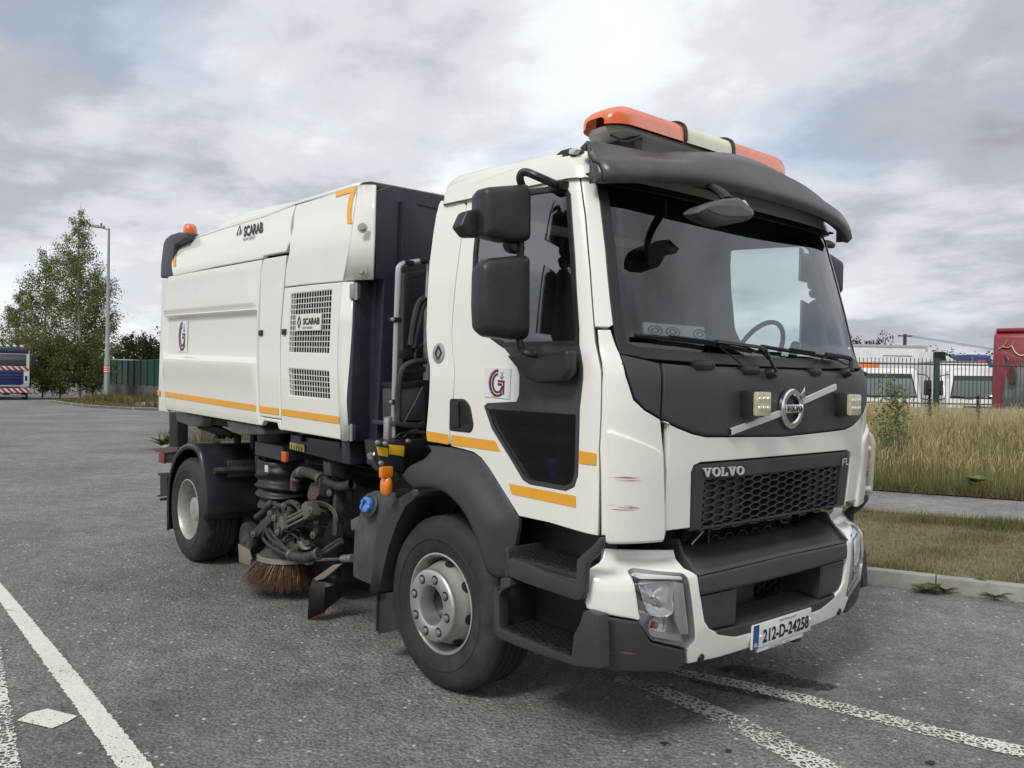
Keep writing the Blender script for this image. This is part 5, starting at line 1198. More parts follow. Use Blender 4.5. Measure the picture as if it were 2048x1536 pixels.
# spring cylinder across the arm
A, B = G(560, 1052, -1.08), G(622, 1020, -1.08)
mesh('lift_cylinder', *join(g_cyl(A.lerp(B, .22), B, .014, 10), g_cyl(A.lerp(B, .22)+Vector((.02, 0, .035)), B+Vector((.02, 0, .035)), .010, 10), g_cyl(A.lerp(B, .22)+Vector((0, 0, -.035)), B+Vector((0, 0, -.035)), .010, 10), g_box(A.lerp(B, .2), (.05, .07, .10), .01, (0, -.5, 0)), g_box(B, (.09, .09, .11), .012, (0, -.5, 0)), g_cyl(A, A.lerp(B, .25), .018, 10)), mat('worn_cylinder', (.17, .16, .135), .5, metal=.4, dirt=.6, dirtcol=(.10, .09, .07), dscale=18), truck)
def corr(name, P, r, m, n=26): 
    P = smooth_path([Vector(p) for p in P], 10); V, Fc = [], []; rr = []
    L_ = len(P); o = []
    base = g_tube(P, 1.0, sm=False, seg=12, cap=False)[0]
    for i in range(L_):
        k = r*(1+.10*math.sin(i*1.9))
        for j in range(12): o.append(P[i]+(base[i*12+j]-P[i])*k)
    return mesh(name, o, [[i*12+j, i*12+(j+1) % 12, (i+1)*12+(j+1) % 12, (i+1)*12+j] for i in range(L_-1) for j in range(12)], m, truck)
corr('corrugated_hose', [G(580, 1108, -1.08), G(600, 1115, -1.12), G(620, 1114, -1.12), G(642, 1104, -1.1)], .034, hosem)
corr('rubber_boot', [G(596, 1056, -.95), G(606, 1078, -.98)], .06, under)
tube('strut', [G(604, 1074, -.98), G(618, 1096, -.98)], .035, dirtym, truck)
tube('strut', [G(566, 1072, -1.0), G(605, 1104, -1.0)], .05, dirtym, truck)
for pts in (((532, 1060), (540, 1075), (556, 1088), (580, 1104)), ((530, 1062), (528, 1078), (545, 1095), (575, 1110)), ((538, 1058), (560, 1085), (585, 1108)), ((642, 1104), (660, 1092), (682, 1078)), ((645, 1108), (664, 1097), (684, 1084))): tube('hydraulic_hose', [G(x, y, -1.09) for x, y in pts], .013, hosem, truck)
tube('fat_hose', [G(590, 970, -.95), G(592, 952, -.98), G(602, 944, -1.0), G(625, 948, -1.0), G(650, 962, -.98), G(668, 972, -.95), G(700, 972, -.9)], .036, dirtym, truck, seg=14)
corr('clip_hose', [G(652, 963, -1.02), G(680, 973, -1.0), G(704, 968, -.98)], .03, hosem)
tube('hose_drop', [G(592, 952, -.99), G(590, 965, -.98), G(590, 978, -.97)], .034, mat('pinkish_dust', (.13, .09, .078), .8, var=.3), truck)
PXY('pump_body', [(620, 965), (634, 960), (640, 985), (630, 1000), (616, 1002), (612, 990)], -.95, .12, MATS['pinkish_dust'], bev=.02)
for k in range(3): tube('thin_hose', [G(600+k*4, 1022, -1.02), G(625, 1004+k*4, -1.05), G(655, 1008+k*3, -1.02), G(674, 1030+k*6, -1.0), G(674, 1065, -1.0)], .005, mat('green_hose', (.03, .09, .07), .5) if k == 0 else blackm, truck, seg=6)
tube('hose_bundle', [G(514, 1034, -1.0), G(525, 1026, -1.02), G(538, 1010, -1.02), G(545, 1000, -.98)], .026, hosem, truck, seg=12)
for pts in (((548, 1006), (562, 1012), (580, 1004), (598, 1010)), ((585, 1004), (597, 1014), (604, 1030))): tube('link', [G(x, y, -1.0) for x, y in pts], .018, dirtym, truck)
# castor wheel, side skirt plate, rod and rubber deflector
cw = mesh('castor_wheel', *g_lathe([(0, -.02), (.05, -.02), (.055, .0), (.10, .0), (.125, -.004), (.13, -.02), (.13, -.06), (.12, -.075), (0, -.075)], G(490, 1078, -1.04), (0, -1, 0), 32), rubber, truck)
mesh('castor_hub', *g_lathe([(0, .012), (.02, .012), (.03, .0), (.085, -.006)], G(489, 1080, -1.045), (0, -1, 0), 24), dirtym, cw)
PXY('skid_plate', [(476, 1088), (497, 1100), (502, 1118), (500, 1131), (478, 1124)], -1.05, .012, mat('pale_dusty_plate', (.20, .18, .15), .8, var=.2), bev=.002)
mesh('push_rod', *join(g_cyl(G(628, 1120, -1.02), G(690, 1117, -1.02), .010, 10), g_cyl(G(686, 1117, -1.02), G(706, 1116, -1.02), .026, 12), g_box(G(615, 1121, -1.02), (.1, .05, .05), .01)), steel, truck)
df_ = [G(x, y, -1.06) for x, y in ((626, 1158), (650, 1142), (670, 1129), (684, 1126))]
PXY('deflector_strip', [(626, 1158), (666, 1130), (684, 1127), (648, 1157), (630, 1162)], -1.06, .012, mat('worn_strip', (.22, .19, .14), .8), bev=.001)
rd = [[Vector((p.x, p.y, p.z)) for p in (G(627, 1158, -1.06), G(650, 1156, -1.03), G(666, 1146, -.98), G(682, 1132, -.92))]]
lo_ = [G(616, 1241, -1.08), G(648, 1226, -1.03), G(652, 1218, -1.0), G(684, 1192, -.92)]
md_ = [G(620, 1175, -1.09), G(650, 1175, -1.04), G(668, 1170, -.99), G(683, 1160, -.93)]
loft('rubber_deflector', [rd[0], md_, lo_], mat('black_rubber_sheet', (.013, .012, .012), .5), truck, thick=.012)
# red edge at the foot of the rubber
tube('deflector_edge', [lo_[0], lo_[0].lerp(lo_[1], .5), lo_[1]], .008, mat('dull_red_edge', (.16, .015, .02), .6), truck, seg=6)

# suction nozzle and carriage behind the brush: dark mass added to fill the gap
box('suction_nozzle', (-2.95, -.78, .14), (-1.75, .78, .62), under, truck, .06)
box('nozzle_hood', (-2.7, -.72, .60), (-2.0, -.3, .82), under, truck, .06)
for x in (-2.6, -2.1): mesh('nozzle_wheel', *g_lathe([(0, 0), (.06, 0), (.11, .0), (.115, -.02), (.115, -.06), (0, -.06)], (x, -.80, .13), (0, -1, 0), 20), rubber, truck)
# clamps, bolts and thin lines on the brush gear
boltm = mat('grimy_bolt', (.16, .15, .13), .5, metal=.5, var=.3, vscale=30)
for px, py, y in ((549, 1036, -1.07), (556, 1064, -1.07), (569, 1012, -1.01), (572, 1034, -1.01), (508, 1068, -1.03), (541, 1027, -1.03), (630, 1026, -1.01), (634, 1044, -1.01), (627, 1070, -1.01), (560, 1052, -1.10), (622, 1020, -1.13), (644, 962, -1.0), (660, 985, -1.0)):
    mesh('bolt', *g_lathe([(0, .022), (.012, .02), (.016, .012), (.026, .01), (.028, 0)], G(px, py, y), (.2, -1, .1), 8), boltm, truck, smooth=25)
def clamp(P0, P1, r): mesh('hose_clamp', *g_cyl(P0, P1, r, 14, .002), boltm, truck)
for a, b, y, r_ in (((602, 944), (606, 944.5), -1.0, .042), ((640, 956), (644, 958), -1.0, .042), ((664, 971), (668, 972.5), -.96, .042), ((592, 956), (591.5, 960), -.99, .040), ((582, 1109), (586, 1111), -1.09, .042), ((636, 1108), (640, 1106), -1.1, .042), ((600, 1064), (602, 1068), -.96, .066)): clamp(G(*a, y), G(*b, y), r_)
for i in range(7):
    g = random.Random(300+i); x0, y0 = 520+g.uniform(0, 60), 1012+g.uniform(-8, 30); x1, y1 = 600+g.uniform(0, 70), 1040+g.uniform(-20, 60)
    tube('thin_hose', [G(x0, y0, -1.0), G((x0+x1)/2-10, (y0+y1)/2+g.uniform(5, 24), -1.06), G((x0+x1)/2+14, (y0+y1)/2+g.uniform(-10, 12), -1.05), G(x1, y1, -.98)], g.uniform(.006, .012), hosem if i % 2 else blackm, truck, seg=7)
# coil spring round the strut
sp_ = [G(606, 1078, -.98).lerp(G(616, 1094, -.98), t)+Vector((math.cos(t*44)*.042, math.sin(t*44)*.042, math.sin(t*44)*.01)) for t in np.linspace(0, 1, 90)]
mesh('coil_spring', *g_tube(sp_, .006, sm=False, seg=5), boltm, truck)
for px, py in ((430, 856), (468, 868), (500, 876)): PXY('hanger', [(px, py-8), (px+6, py-7), (px+6, py+22), (px, py+20)], -.8, .04, under, bev=.003)
# twin pipes and cables along the chassis side between the axles
for k, z in enumerate((.80, .86, .92)): tube('brake_line', [(-3.1, -.50, z), (-2.0, -.52, z+.01), (-1.0, -.5, z-.02), (-.5, -.5, z)], .014, blackm, truck)
box('air_tank_bracket', (-1.7, -.8, .62), (-1.2, -.5, .9), under, truck, .03)
cyl('air_tank', (-1.75, -.66, .62), (-1.1, -.66, .62), .14, under, truck)
# ================================================================== GROUND, ROAD, KERBS, VERGES
def fastmesh(name, V, Fc, m, parent=None, org=None, col=None, kind=None, smooth=False):
    V = np.asarray(V, np.float32); Fc = np.asarray(Fc, np.int32); me = bpy.data.meshes.new(name); k = Fc.shape[1]
    off = np.array(wloc(parent) if parent is not None else (org or (0, 0, 0)), np.float32)
    me.vertices.add(len(V)); me.vertices.foreach_set('co', (V-off).ravel()); me.loops.add(Fc.size); me.loops.foreach_set('vertex_index', Fc.ravel())
    me.polygons.add(len(Fc)); me.polygons.foreach_set('loop_start', np.arange(0, Fc.size, k, dtype=np.int32)); me.update(calc_edges=True)
    if col is not None:
        a = me.color_attributes.new('tint', 'FLOAT_COLOR', 'POINT'); a.data.foreach_set('color', np.c_[col, np.ones(len(col))].astype(np.float32).ravel())
    if smooth: me.shade_smooth()
    me.materials.append(m); o = bpy.data.objects.new(name, me); COL.objects.link(o)
    if parent is not None: o.parent = parent
    else: o.location = tuple(off)
    if kind: o['kind'] = kind
    return o
def leafmat(name, rough=.6, trans=.35):
    if name in MATS: return MATS[name]
    m = bpy.data.materials.new(name); MATS[name] = m; m.use_nodes = True; nt = m.node_tree; N = nt.nodes; L = nt.links; b = N['Principled BSDF']; b.inputs['Roughness'].default_value = rough; b.inputs['Specular IOR Level'].default_value = .25
    a = N.new('ShaderNodeAttribute'); a.attribute_name = 'tint'; L.new(a.outputs['Color'], b.inputs['Base Color'])
    t = N.new('ShaderNodeBsdfTranslucent'); L.new(a.outputs['Color'], t.inputs[0]); x = N.new('ShaderNodeMixShader'); x.inputs[0].default_value = trans
    L.new(b.outputs[0], x.inputs[1]); L.new(t.outputs[0], x.inputs[2]); L.new(x.outputs[0], N['Material Output'].inputs[0]); return m
def asphalt(name, base, chips=1.0, scale=1.0, tone=(1, .99, .97)):
    m = bpy.data.materials.new(name); MATS[name] = m; m.use_nodes = True; nt = m.node_tree; N = nt.nodes; L = nt.links; b = N['Principled BSDF']; b.inputs['Roughness'].default_value = .82; b.inputs['Specular IOR Level'].default_value = .35
    g = N.new('ShaderNodeNewGeometry')
    def tex(t, sc, **k):
        x = N.new(t); L.new(g.outputs['Position'], x.inputs['Vector']); x.inputs['Scale'].default_value = sc*scale
        for a, v in k.items(): x.inputs[a].default_value = v
        return x
    def ramp(f, st):
        r = N.new('ShaderNodeValToRGB'); L.new(f, r.inputs[0]); e = r.color_ramp.elements; e[0].position, v0 = st[0]; e[1].position, v1 = st[-1]; e[0].color = (v0, v0, v0, 1); e[1].color = (v1, v1, v1, 1)
        for p, v in st[1:-1]: q = e.new(p); q.color = (v, v, v, 1)
        return r.outputs[0]
    def mul(a, bb):
        x = N.new('ShaderNodeMix'); x.data_type = 'RGBA'; x.blend_type = 'MULTIPLY'; x.inputs[0].default_value = 1; L.new(a, x.inputs[6])
        if hasattr(bb, 'links'): L.new(bb, x.inputs[7])
        else: x.inputs[7].default_value = bb
        return x.outputs[2]
    big = ramp(tex('ShaderNodeTexNoise', .45, Detail=8, Roughness=.65).outputs['Fac'], [(.34, .70), (.66, 1.22)])
    mid = ramp(tex('ShaderNodeTexNoise', 5, Detail=6, Roughness=.65).outputs['Fac'], [(.32, .76), (.68, 1.17)])
    v1 = tex('ShaderNodeTexVoronoi', 95); grain = ramp(v1.outputs['Color'], [(.0, .5), (.5, .97), (1, 1.6)])
    v2 = tex('ShaderNodeTexVoronoi', 34); c = mul(mul(mul(big, mid), grain), (base*tone[0], base*tone[1], base*tone[2], 1))
    # sparse pale stone chips
    sepc = N.new('ShaderNodeSeparateColor'); L.new(v2.outputs['Color'], sepc.inputs[0])
    r1 = ramp(sepc.outputs[0], [(.955, 0), (.965, 1)]); r2 = ramp(v2.outputs['Distance'], [(.26, 1), (.40, 0)])
    mm = N.new('ShaderNodeMath'); mm.operation = 'MULTIPLY'; L.new(r1, mm.inputs[0]); L.new(r2, mm.inputs[1])
    m2 = N.new('ShaderNodeMath'); m2.operation = 'MULTIPLY'; L.new(mm.outputs[0], m2.inputs[0]); m2.inputs[1].default_value = .8*chips
    x = N.new('ShaderNodeMix'); x.data_type = 'RGBA'; L.new(m2.outputs[0], x.inputs[0]); L.new(c, x.inputs[6]); x.inputs[7].default_value = (.72, .70, .66, 1); L.new(x.outputs[2], b.inputs['Base Color'])
    bp = N.new('ShaderNodeBump'); bp.inputs['Strength'].default_value = 1.0; bp.inputs['Distance'].default_value = .018
    ad = N.new('ShaderNodeMath'); ad.operation = 'ADD'; L.new(tex('ShaderNodeTexNoise', 26, Detail=7, Roughness=.7).outputs['Fac'], ad.inputs[0])
    sm = N.new('ShaderNodeMath'); sm.operation = 'MULTIPLY'; L.new(tex('ShaderNodeTexVoronoi', 46).outputs['Distance'], sm.inputs[0]); sm.inputs[1].default_value = -.55; L.new(sm.outputs[0], ad.inputs[1])
    L.new(ad.outputs[0], bp.inputs['Height']); L.new(bp.outputs[0], b.inputs['Normal']); return m
road_m = asphalt('worn_asphalt', .205, tone=(1.04, 1.0, .95)); path_m = asphalt('path_asphalt', .26, .6, 1.2, (1, .97, .97)); earth = mat('earth', (.10, .085, .055), .95, var=.35, vscale=4, bump=.5, bscale=25)
dryv = mat('dry_verge_soil', (.155, .145, .075), .95, var=.3, vscale=9, bump=.5, bscale=60, dirt=.85, dirtcol=(.10, .12, .04), dscale=2.2, dlo=.48)
def sheet(name, poly, z, m, kind='structure', parent=None, **k):
    P, T, bl = g_flat(poly, (), k.get('step', 3.0), 0); zf = z if callable(z) else (lambda x, y: z)
    return mesh(name, [(x, y, zf(x, y)) for x, y in P], T.tolist(), m, parent, smooth=30 if callable(z) else 0, kind=kind)
sheet('ground', [(-900, -900), (900, -900), (900, 900), (-900, 900)], -.012, mat('field', (.10, .10, .055), .95, var=.3, vscale=.2), step=200)
K = [(14, 9.6), (6, 5.6), (3.3, 4.27), (1.279, 3.427), (.185, 2.99), (-1.2, 2.5), (-3, 2.05), (-6, 1.75), (-10, 1.72), (-13.4, 1.85), (-15, 2.2), (-15.8, 3.2), (-16.1, 6), (-16.2, 30)]
K = [(p.x, p.y) for p in smooth_path([Vector((a, b, 0)) for a, b in K], 6)]
def offs(L, d):
    o = []
    for i in range(len(L)):
        a, b = L[max(0, i-1)], L[min(len(L)-1, i+1)]; t = Vector((b[0]-a[0], b[1]-a[1])).normalized(); o.append((L[i][0]+t.y*d, L[i][1]-t.x*d))
    return o
# road: everything on the street side, and the side road beyond the verge
I0 = [(-33, 9.6), (-34.4, 8.6), (-36.5, 7.3), (-39.5, 6.5), (-43, 6.3), (-47.1, 6.4), (-48.6, 7.0), (-50, 9.0), (-50.2, 13), (-50.2, 60)]
I0 = [(p.x, p.y) for p in smooth_path([Vector((a, b, 0)) for a, b in I0], 5)]
sheet('road', [(14, 9.6), (40, 22), (60, -70), (-140, -70), (-140, 60), (-16.2, 60)]+[(x, y) for x, y in K[::-1] if x < 13.9], 0, road_m, step=6)
VZ = .115
kb = 3.45
def raise_z(x, y): return VZ
ver_o = offs(K, .125)
pn_ = offs(K, 3.45); pf_ = offs(K, 5.55)
near = [i for i, p in enumerate(K) if p[0] > -14.5]
def strip(A, B): return A+B[::-1]
vA = [ver_o[i] for i in near]; pA = [pn_[i] for i in near]; pB = [pf_[i] for i in near]
def zg(x, y):
    """height of the bank that climbs from the path to the fence"""
    best = min(math.hypot(x-a, y-b) for a, b in pB); return VZ+.03+.40*sst(best/6.5)
sheet('verge', strip(vA, pA), VZ-.01, dryv, step=.8); sheet('footpath', strip(pA, pB), VZ+.012, path_m, step=.8)
far_ = [(p[0]-6+14*0, p[1]+26) for p in pB]
bank = sheet('bank', strip(pB, [(pB[0][0]-4, pB[0][1]+22), (-8, 32), (pB[-1][0], pB[-1][1]+26)][::1][::-1][::-1]), zg, earth, step=1.0)
# kerb stones one by one
kerb = mesh('kerb', *g_loft([[Vector((x, y, -.05)) for x, y in offs(K, .10)], [Vector((x, y, VZ-.02)) for x, y in offs(K, .10)]]), mat('kerb_bed', (.13, .125, .115), .9), kind='structure')
kst = mat('kerb_concrete', (.36, .35, .32), .85, var=.14, vscale=5, bump=.35, bscale=70, dirt=.5, dirtcol=(.13, .125, .11), dscale=4, dlo=.45)
Ls = [0]
for a, b in zip(K, K[1:]): Ls.append(Ls[-1]+math.hypot(b[0]-a[0], b[1]-a[1]))
def Kp(s): return float(np.interp(s, Ls, [p[0] for p in K])), float(np.interp(s, Ls, [p[1] for p in K]))
s_ = .35; ki = 0
km_ = bpy.data.meshes.new('kerb_stone'); _V, _F = g_box((0, 0, 0), (.908, .125, .24), .012); km_.from_pydata([tuple(v) for v in _V], [], _F); km_.shade_smooth(); km_.set_sharp_from_angle(angle=R(40)); km_.materials.append(kst)
def stones(Kf, total, s0, parent, zc=.0):
    s_ = s0
    while s_ < total:
        a, b = Kf(s_), Kf(min(total, s_+.914)); o = bpy.data.objects.new('kerb_stone', km_); COL.objects.link(o); o.parent = parent
        an = math.atan2(b[1]-a[1], b[0]-a[0]); nx, ny = math.sin(an), -math.cos(an)
        o.location = ((a[0]+b[0])/2+nx*.062, (a[1]+b[1])/2+ny*.062, zc+random.uniform(-.003, .003)); o.rotation_euler = (random.uniform(-.01, .01), random.uniform(-.004, .004), an+random.uniform(-.005, .005)); s_ += .914
stones(Kp, Ls[-1]-24, .12, kerb)
# ------------------------------------------------------------------ painted lines
def paintmat(name, wear, vscale, col=(.80, .79, .73), dk=1.5):
    m = bpy.data.materials.new(name); MATS[name] = m; m.use_nodes = True; nt = m.node_tree; N = nt.nodes; L = nt.links; b = N['Principled BSDF']; b.inputs['Roughness'].default_value = .75
    g = N.new('ShaderNodeNewGeometry'); n1 = N.new('ShaderNodeTexNoise'); n1.inputs['Scale'].default_value = 2.2; n1.inputs['Detail'].default_value = 4; L.new(g.outputs['Position'], n1.inputs['Vector'])
    v = N.new('ShaderNodeTexVoronoi'); v.feature = 'DISTANCE_TO_EDGE'; v.inputs['Scale'].default_value = vscale; L.new(g.outputs['Position'], v.inputs['Vector'])
    n2 = N.new('ShaderNodeTexNoise'); n2.inputs['Scale'].default_value = 90; n2.inputs['Detail'].default_value = 6; L.new(g.outputs['Position'], n2.inputs['Vector'])
    # stone tops poke through: keep paint near cell edges; how much depends on the slow noise
    a = N.new('ShaderNodeMath'); a.operation = 'MULTIPLY_ADD'; L.new(v.outputs['Distance'], a.inputs[0]); a.inputs[1].default_value = dk; L.new(n2.outputs['Fac'], a.inputs[2])
    w = N.new('ShaderNodeMath'); w.operation = 'MULTIPLY_ADD'; L.new(n1.outputs['Fac'], w.inputs[0]); w.inputs[1].default_value = wear; L.new(a.outputs[0], w.inputs[2])
    r = N.new('ShaderNodeValToRGB'); L.new(w.outputs[0], r.inputs[0]); r.color_ramp.elements[0].position = .93; r.color_ramp.elements[0].color = (1, 1, 1, 1); r.color_ramp.elements[1].position = 1.0; r.color_ramp.elements[1].color = (0, 0, 0, 1)
    cr = N.new('ShaderNodeValToRGB'); L.new(n2.outputs['Fac'], cr.inputs[0]); cr.color_ramp.elements[0].position = .3; cr.color_ramp.elements[1].position = .7
    cr.color_ramp.elements[0].color = tuple(c*.72 for c in col)+(1,); cr.color_ramp.elements[1].color = (*col, 1); L.new(cr.outputs[0], b.inputs['Base Color'])
    bp = N.new('ShaderNodeBump'); bp.inputs['Strength'].default_value = .5; bp.inputs['Distance'].default_value = .006; L.new(n2.outputs['Fac'], bp.inputs['Height']); L.new(bp.outputs[0], b.inputs['Normal'])
    t = N.new('ShaderNodeBsdfTransparent'); x = N.new('ShaderNodeMixShader'); L.new(r.outputs[0], x.inputs[0]); L.new(t.outputs[0], x.inputs[1]); L.new(b.outputs[0], x.inputs[2]); L.new(x.outputs[0], N['Material Output'].inputs[0]); return m
pm1 = paintmat('white_line_paint', .40, 60, dk=.5); pm2 = paintmat('worn_line_paint', .62, 34, dk=1.25)
def line(name, A, B, m, jag=.0035, step=.013):
    """A, B: the two edges as pixel polylines on the road"""
    def ed(Q, s):
        P = [ZP(*q, 0) for q in Q]; o = []
        for a, b in zip(P, P[1:]):
            n = max(1, int((b-a).length/step))
            for i in range(n): o.append(a.lerp(b, i/n))
        return [Vector((p.x+random.gauss(0, jag*.3), p.y+random.gauss(0, jag), .005)) for p in o]
    a, b = ed(A, 1), ed(B, -1); n = max(len(a), len(b)); rs = lambda L_: [L_[min(len(L_)-1, int(i*len(L_)/n))] for i in range(n)]
    a, b = rs(a), rs(b); return mesh(name, *g_loft([a, b]), m, smooth=0, kind='structure')
line('painted_line', [(-420, 975), (0, 1165), (150, 1343), (308, 1540), (420, 1690)], [(-500, 975), (0, 1205), (110, 1358), (238, 1540), (330, 1690)], pm1)
line('painted_line', [(-300, 1100), (0, 1288), (18, 1400), (41, 1540), (60, 1680)], [(-380, 1100), (-60, 1320), (-50, 1400), (-45, 1540), (-40, 1680)], pm2)
dm_ = [ZP(*q, 0) for q in ((34, 1443), (58, 1428), (95, 1419), (125, 1427), (155, 1434), (135, 1446), (103, 1459), (75, 1452))]
mesh('painted_diamond', [(p.x, p.y, .0055) for p in dm_], [list(range(8))], pm1, smooth=0, kind='structure')
line('painted_line', [(1312, 1330), (1500, 1366), (1700, 1411), (1850, 1450), (2060, 1497), (2400, 1570)], [(1318, 1342), (1480, 1379), (1700, 1432), (1850, 1471), (2060, 1521), (2400, 1605)], pm2)
line('painted_line', [(1240, 1352), (1340, 1378), (1440, 1416), (1540, 1460), (1690, 1540), (1900, 1660)], [(1225, 1362), (1290, 1382), (1400, 1430), (1490, 1475), (1605, 1540), (1780, 1660)], pm2)
# oil and water stains
def stain(name, c, rx, ry, an, seed, m, z=.0075):
    g = random.Random(seed); n = 40; pts = []; ph = [g.uniform(0, 6.28) for _ in range(6)]
    for i in range(n):
        t = 2*math.pi*i/n; k = 1+sum(.16/(j+1)*math.sin((j+2)*t+ph[j]) for j in range(5))+g.uniform(-.06, .06); x, y = rx*k*math.cos(t), ry*k*math.sin(t)
        pts.append((c.x+x*math.cos(an)-y*math.sin(an), c.y+x*math.sin(an)+y*math.cos(an), z))
    return mesh(name, pts+[(c.x, c.y, z)], [(i, (i+1) % n, n) for i in range(n)], m, smooth=0, kind='structure')
def stainmat(name):
    m = mat(name, (.022, .022, .022), .75, var=.2); nt = m.node_tree; N = nt.nodes; L = nt.links; t = N.new('ShaderNodeBsdfTransparent'); x = N.new('ShaderNodeMixShader'); g = N.new('ShaderNodeNewGeometry'); n = N.new('ShaderNodeTexNoise'); n.inputs['Scale'].default_value = 45; n.inputs['Detail'].default_value = 6; L.new(g.outputs['Position'], n.inputs['Vector'])
    r = N.new('ShaderNodeValToRGB'); L.new(n.outputs['Fac'], r.inputs[0]); r.color_ramp.elements[0].position = .40; r.color_ramp.elements[1].position = .56; L.new(r.outputs[0], x.inputs[0]); L.new(t.outputs[0], x.inputs[1]); L.new(N['Principled BSDF'].outputs[0], x.inputs[2]); L.new(x.outputs[0], N['Material Output'].inputs[0]); return m
stm = stainmat('damp_oil_stain')
stain('oil_stain', ZP(1465, 1382), .22, .035, R(18), 4, stm); stain('oil_stain', ZP(1545, 1356), .30, .10, R(25), 9, stm, .0082)
for i, (px, py) in enumerate(((1330, 1490), (1453, 1503), (1862, 1528))): stain('oil_spot', ZP(px, py), .022, .02, 0, 20+i, stm)
# ------------------------------------------------------------------ grasses
grassm = leafmat('grass_blades', .65, .3)
def blades(name, P, h, w, lean, c0, c1, kind='stuff', parent=None, seed=1, org=None, tipc=None, segs=2):
    """P: n x 3 roots; h, w: n; colours from root c0 to tip c1 (n x 3)"""
    g = np.random.default_rng(seed); n = len(P); a = g.uniform(0, 2*np.pi, n); l = np.abs(g.normal(0, lean, n)); la = g.uniform(0, 2*np.pi, n); d = np.c_[np.cos(la), np.sin(la)]*(l*h)[:, None]; s = np.c_[np.cos(a), np.sin(a), np.zeros(n)]*w[:, None]
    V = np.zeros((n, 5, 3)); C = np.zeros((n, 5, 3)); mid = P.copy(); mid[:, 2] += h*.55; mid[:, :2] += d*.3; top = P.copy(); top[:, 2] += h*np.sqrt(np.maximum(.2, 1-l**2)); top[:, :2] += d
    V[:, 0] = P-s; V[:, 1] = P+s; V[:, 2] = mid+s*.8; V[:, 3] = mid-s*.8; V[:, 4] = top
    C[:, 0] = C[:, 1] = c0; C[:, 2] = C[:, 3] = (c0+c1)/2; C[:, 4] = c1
    b = np.arange(n)[:, None]*5; Fc = np.concatenate([np.c_[b, b+1, b+2], np.c_[b, b+2, b+3], np.c_[b+3, b+2, b+4]])
    return fastmesh(name, V.reshape(-1, 3), Fc, grassm, parent, org, C.reshape(-1, 3), kind)
def cmix(n, cols, seed, jit=.2):
    g = np.random.default_rng(seed); c = np.array(cols)[g.integers(0, len(cols), n)]; return c*(1+g.normal(0, jit, (n, 1))).clip(.5, 1.6)
def scatter(A, B, n, seed, t0=0, t1=1, pw=1.0, xr=None):
    """n points in the strip between polylines A and B"""
    g = np.random.default_rng(seed); A = np.array(A); B = np.array(B); L_ = np.r_[0, np.cumsum(np.hypot(*np.diff(A, axis=0).T))]
    s0, s1 = (0, L_[-1]) if xr is None else xr
    s = g.uniform(s0, s1, n); t = t0+(t1-t0)*g.uniform(0, 1, n)**pw; ax = np.interp(s, L_, A[:, 0]); ay = np.interp(s, L_, A[:, 1]); bx = np.interp(s, L_, B[:, 0]); by = np.interp(s, L_, B[:, 1])
    return np.c_[ax+(bx-ax)*t, ay+(by-ay)*t], t, s
def patch(xy, sc, seed):
    """smooth pseudo-noise in 0..1"""
    g = np.random.default_rng(seed); v = np.zeros(len(xy))
    for _ in range(7): k = g.normal(0, sc, 2); v += np.sin(xy@k+g.uniform(0, 6.28))
    return 1/(1+np.exp(-v*1.1))
arcL = np.r_[0, np.cumsum(np.hypot(*np.diff(np.array(vA), axis=0).T))]
sl_ = float(arcL[-1])
n = 170000; xy, t, s = scatter(vA, pA, n, 5, xr=(8, 21)); gp = patch(xy, 2.2, 3); keep = np.random.default_rng(8).uniform(0, 1, n) < .45+.55*gp; xy, t, gp = xy[keep], t[keep], gp[keep]; n = len(xy)
edge_ = np.minimum(t, 1-t); hh = np.random.default_rng(6).uniform(.02, .055, n)*(1+1.1*(t > .82))*(1+.5*gp)
cg = cmix(n, [(.11, .125, .035), (.09, .115, .03), (.14, .14, .05)], 2); cdry = cmix(n, [(.30, .25, .14), (.36, .30, .18), (.24, .20, .11)], 3); mx_ = (gp*.8+.3*(t > .75)-.05)[:, None]
mx_ = np.clip(mx_+np.random.default_rng(4).normal(0, .3, (n, 1)), 0, 1); c1 = cdry*(1-mx_)+cg*mx_
c1 = c1*1.15
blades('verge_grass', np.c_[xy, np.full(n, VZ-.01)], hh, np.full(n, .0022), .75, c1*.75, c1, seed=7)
# tall meadow grass on the bank
BKa, BKb = pB, [(x, y) for x, y in offs(K, 14.5)][near[0]:near[-1]+1]
def bankpts(n, seed, t0, t1, pw=1.0, xr=(7, 22)):
    xy, t, s = scatter(BKa, BKb, n, seed, t0, t1, pw, xr); z = np.array([zg(x, y) for x, y in xy])-.01; return np.c_[xy, z], t
n = 120000; P, t = bankpts(n, 21, 0, 1); g = np.random.default_rng(22); gp = patch(P[:, :2], 1.3, 5)
cg = cmix(n, [(.13, .155, .045), (.105, .14, .036), (.18, .185, .065)], 23); cs = cmix(n, [(.36, .30, .14), (.42, .36, .19), (.27, .25, .10)], 24)
k = np.clip(1.1-1.05*t+.7*(gp-.5)+g.normal(0, .25, n), 0, 1)[:, None]; c = cs*(1-k)+cg*k
ht = (.28+.26*np.clip(t*2.2, 0, 1))*g.uniform(.5, 1.15, n)
c = c*1.25
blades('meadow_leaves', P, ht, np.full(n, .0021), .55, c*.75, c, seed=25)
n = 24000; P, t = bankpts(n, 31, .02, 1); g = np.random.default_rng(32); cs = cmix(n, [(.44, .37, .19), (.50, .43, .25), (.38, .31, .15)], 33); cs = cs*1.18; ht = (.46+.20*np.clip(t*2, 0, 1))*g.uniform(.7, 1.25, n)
blades('meadow_stalks', P, ht, np.full(n, .0014), .35, cs*.8, cs, seed=34)
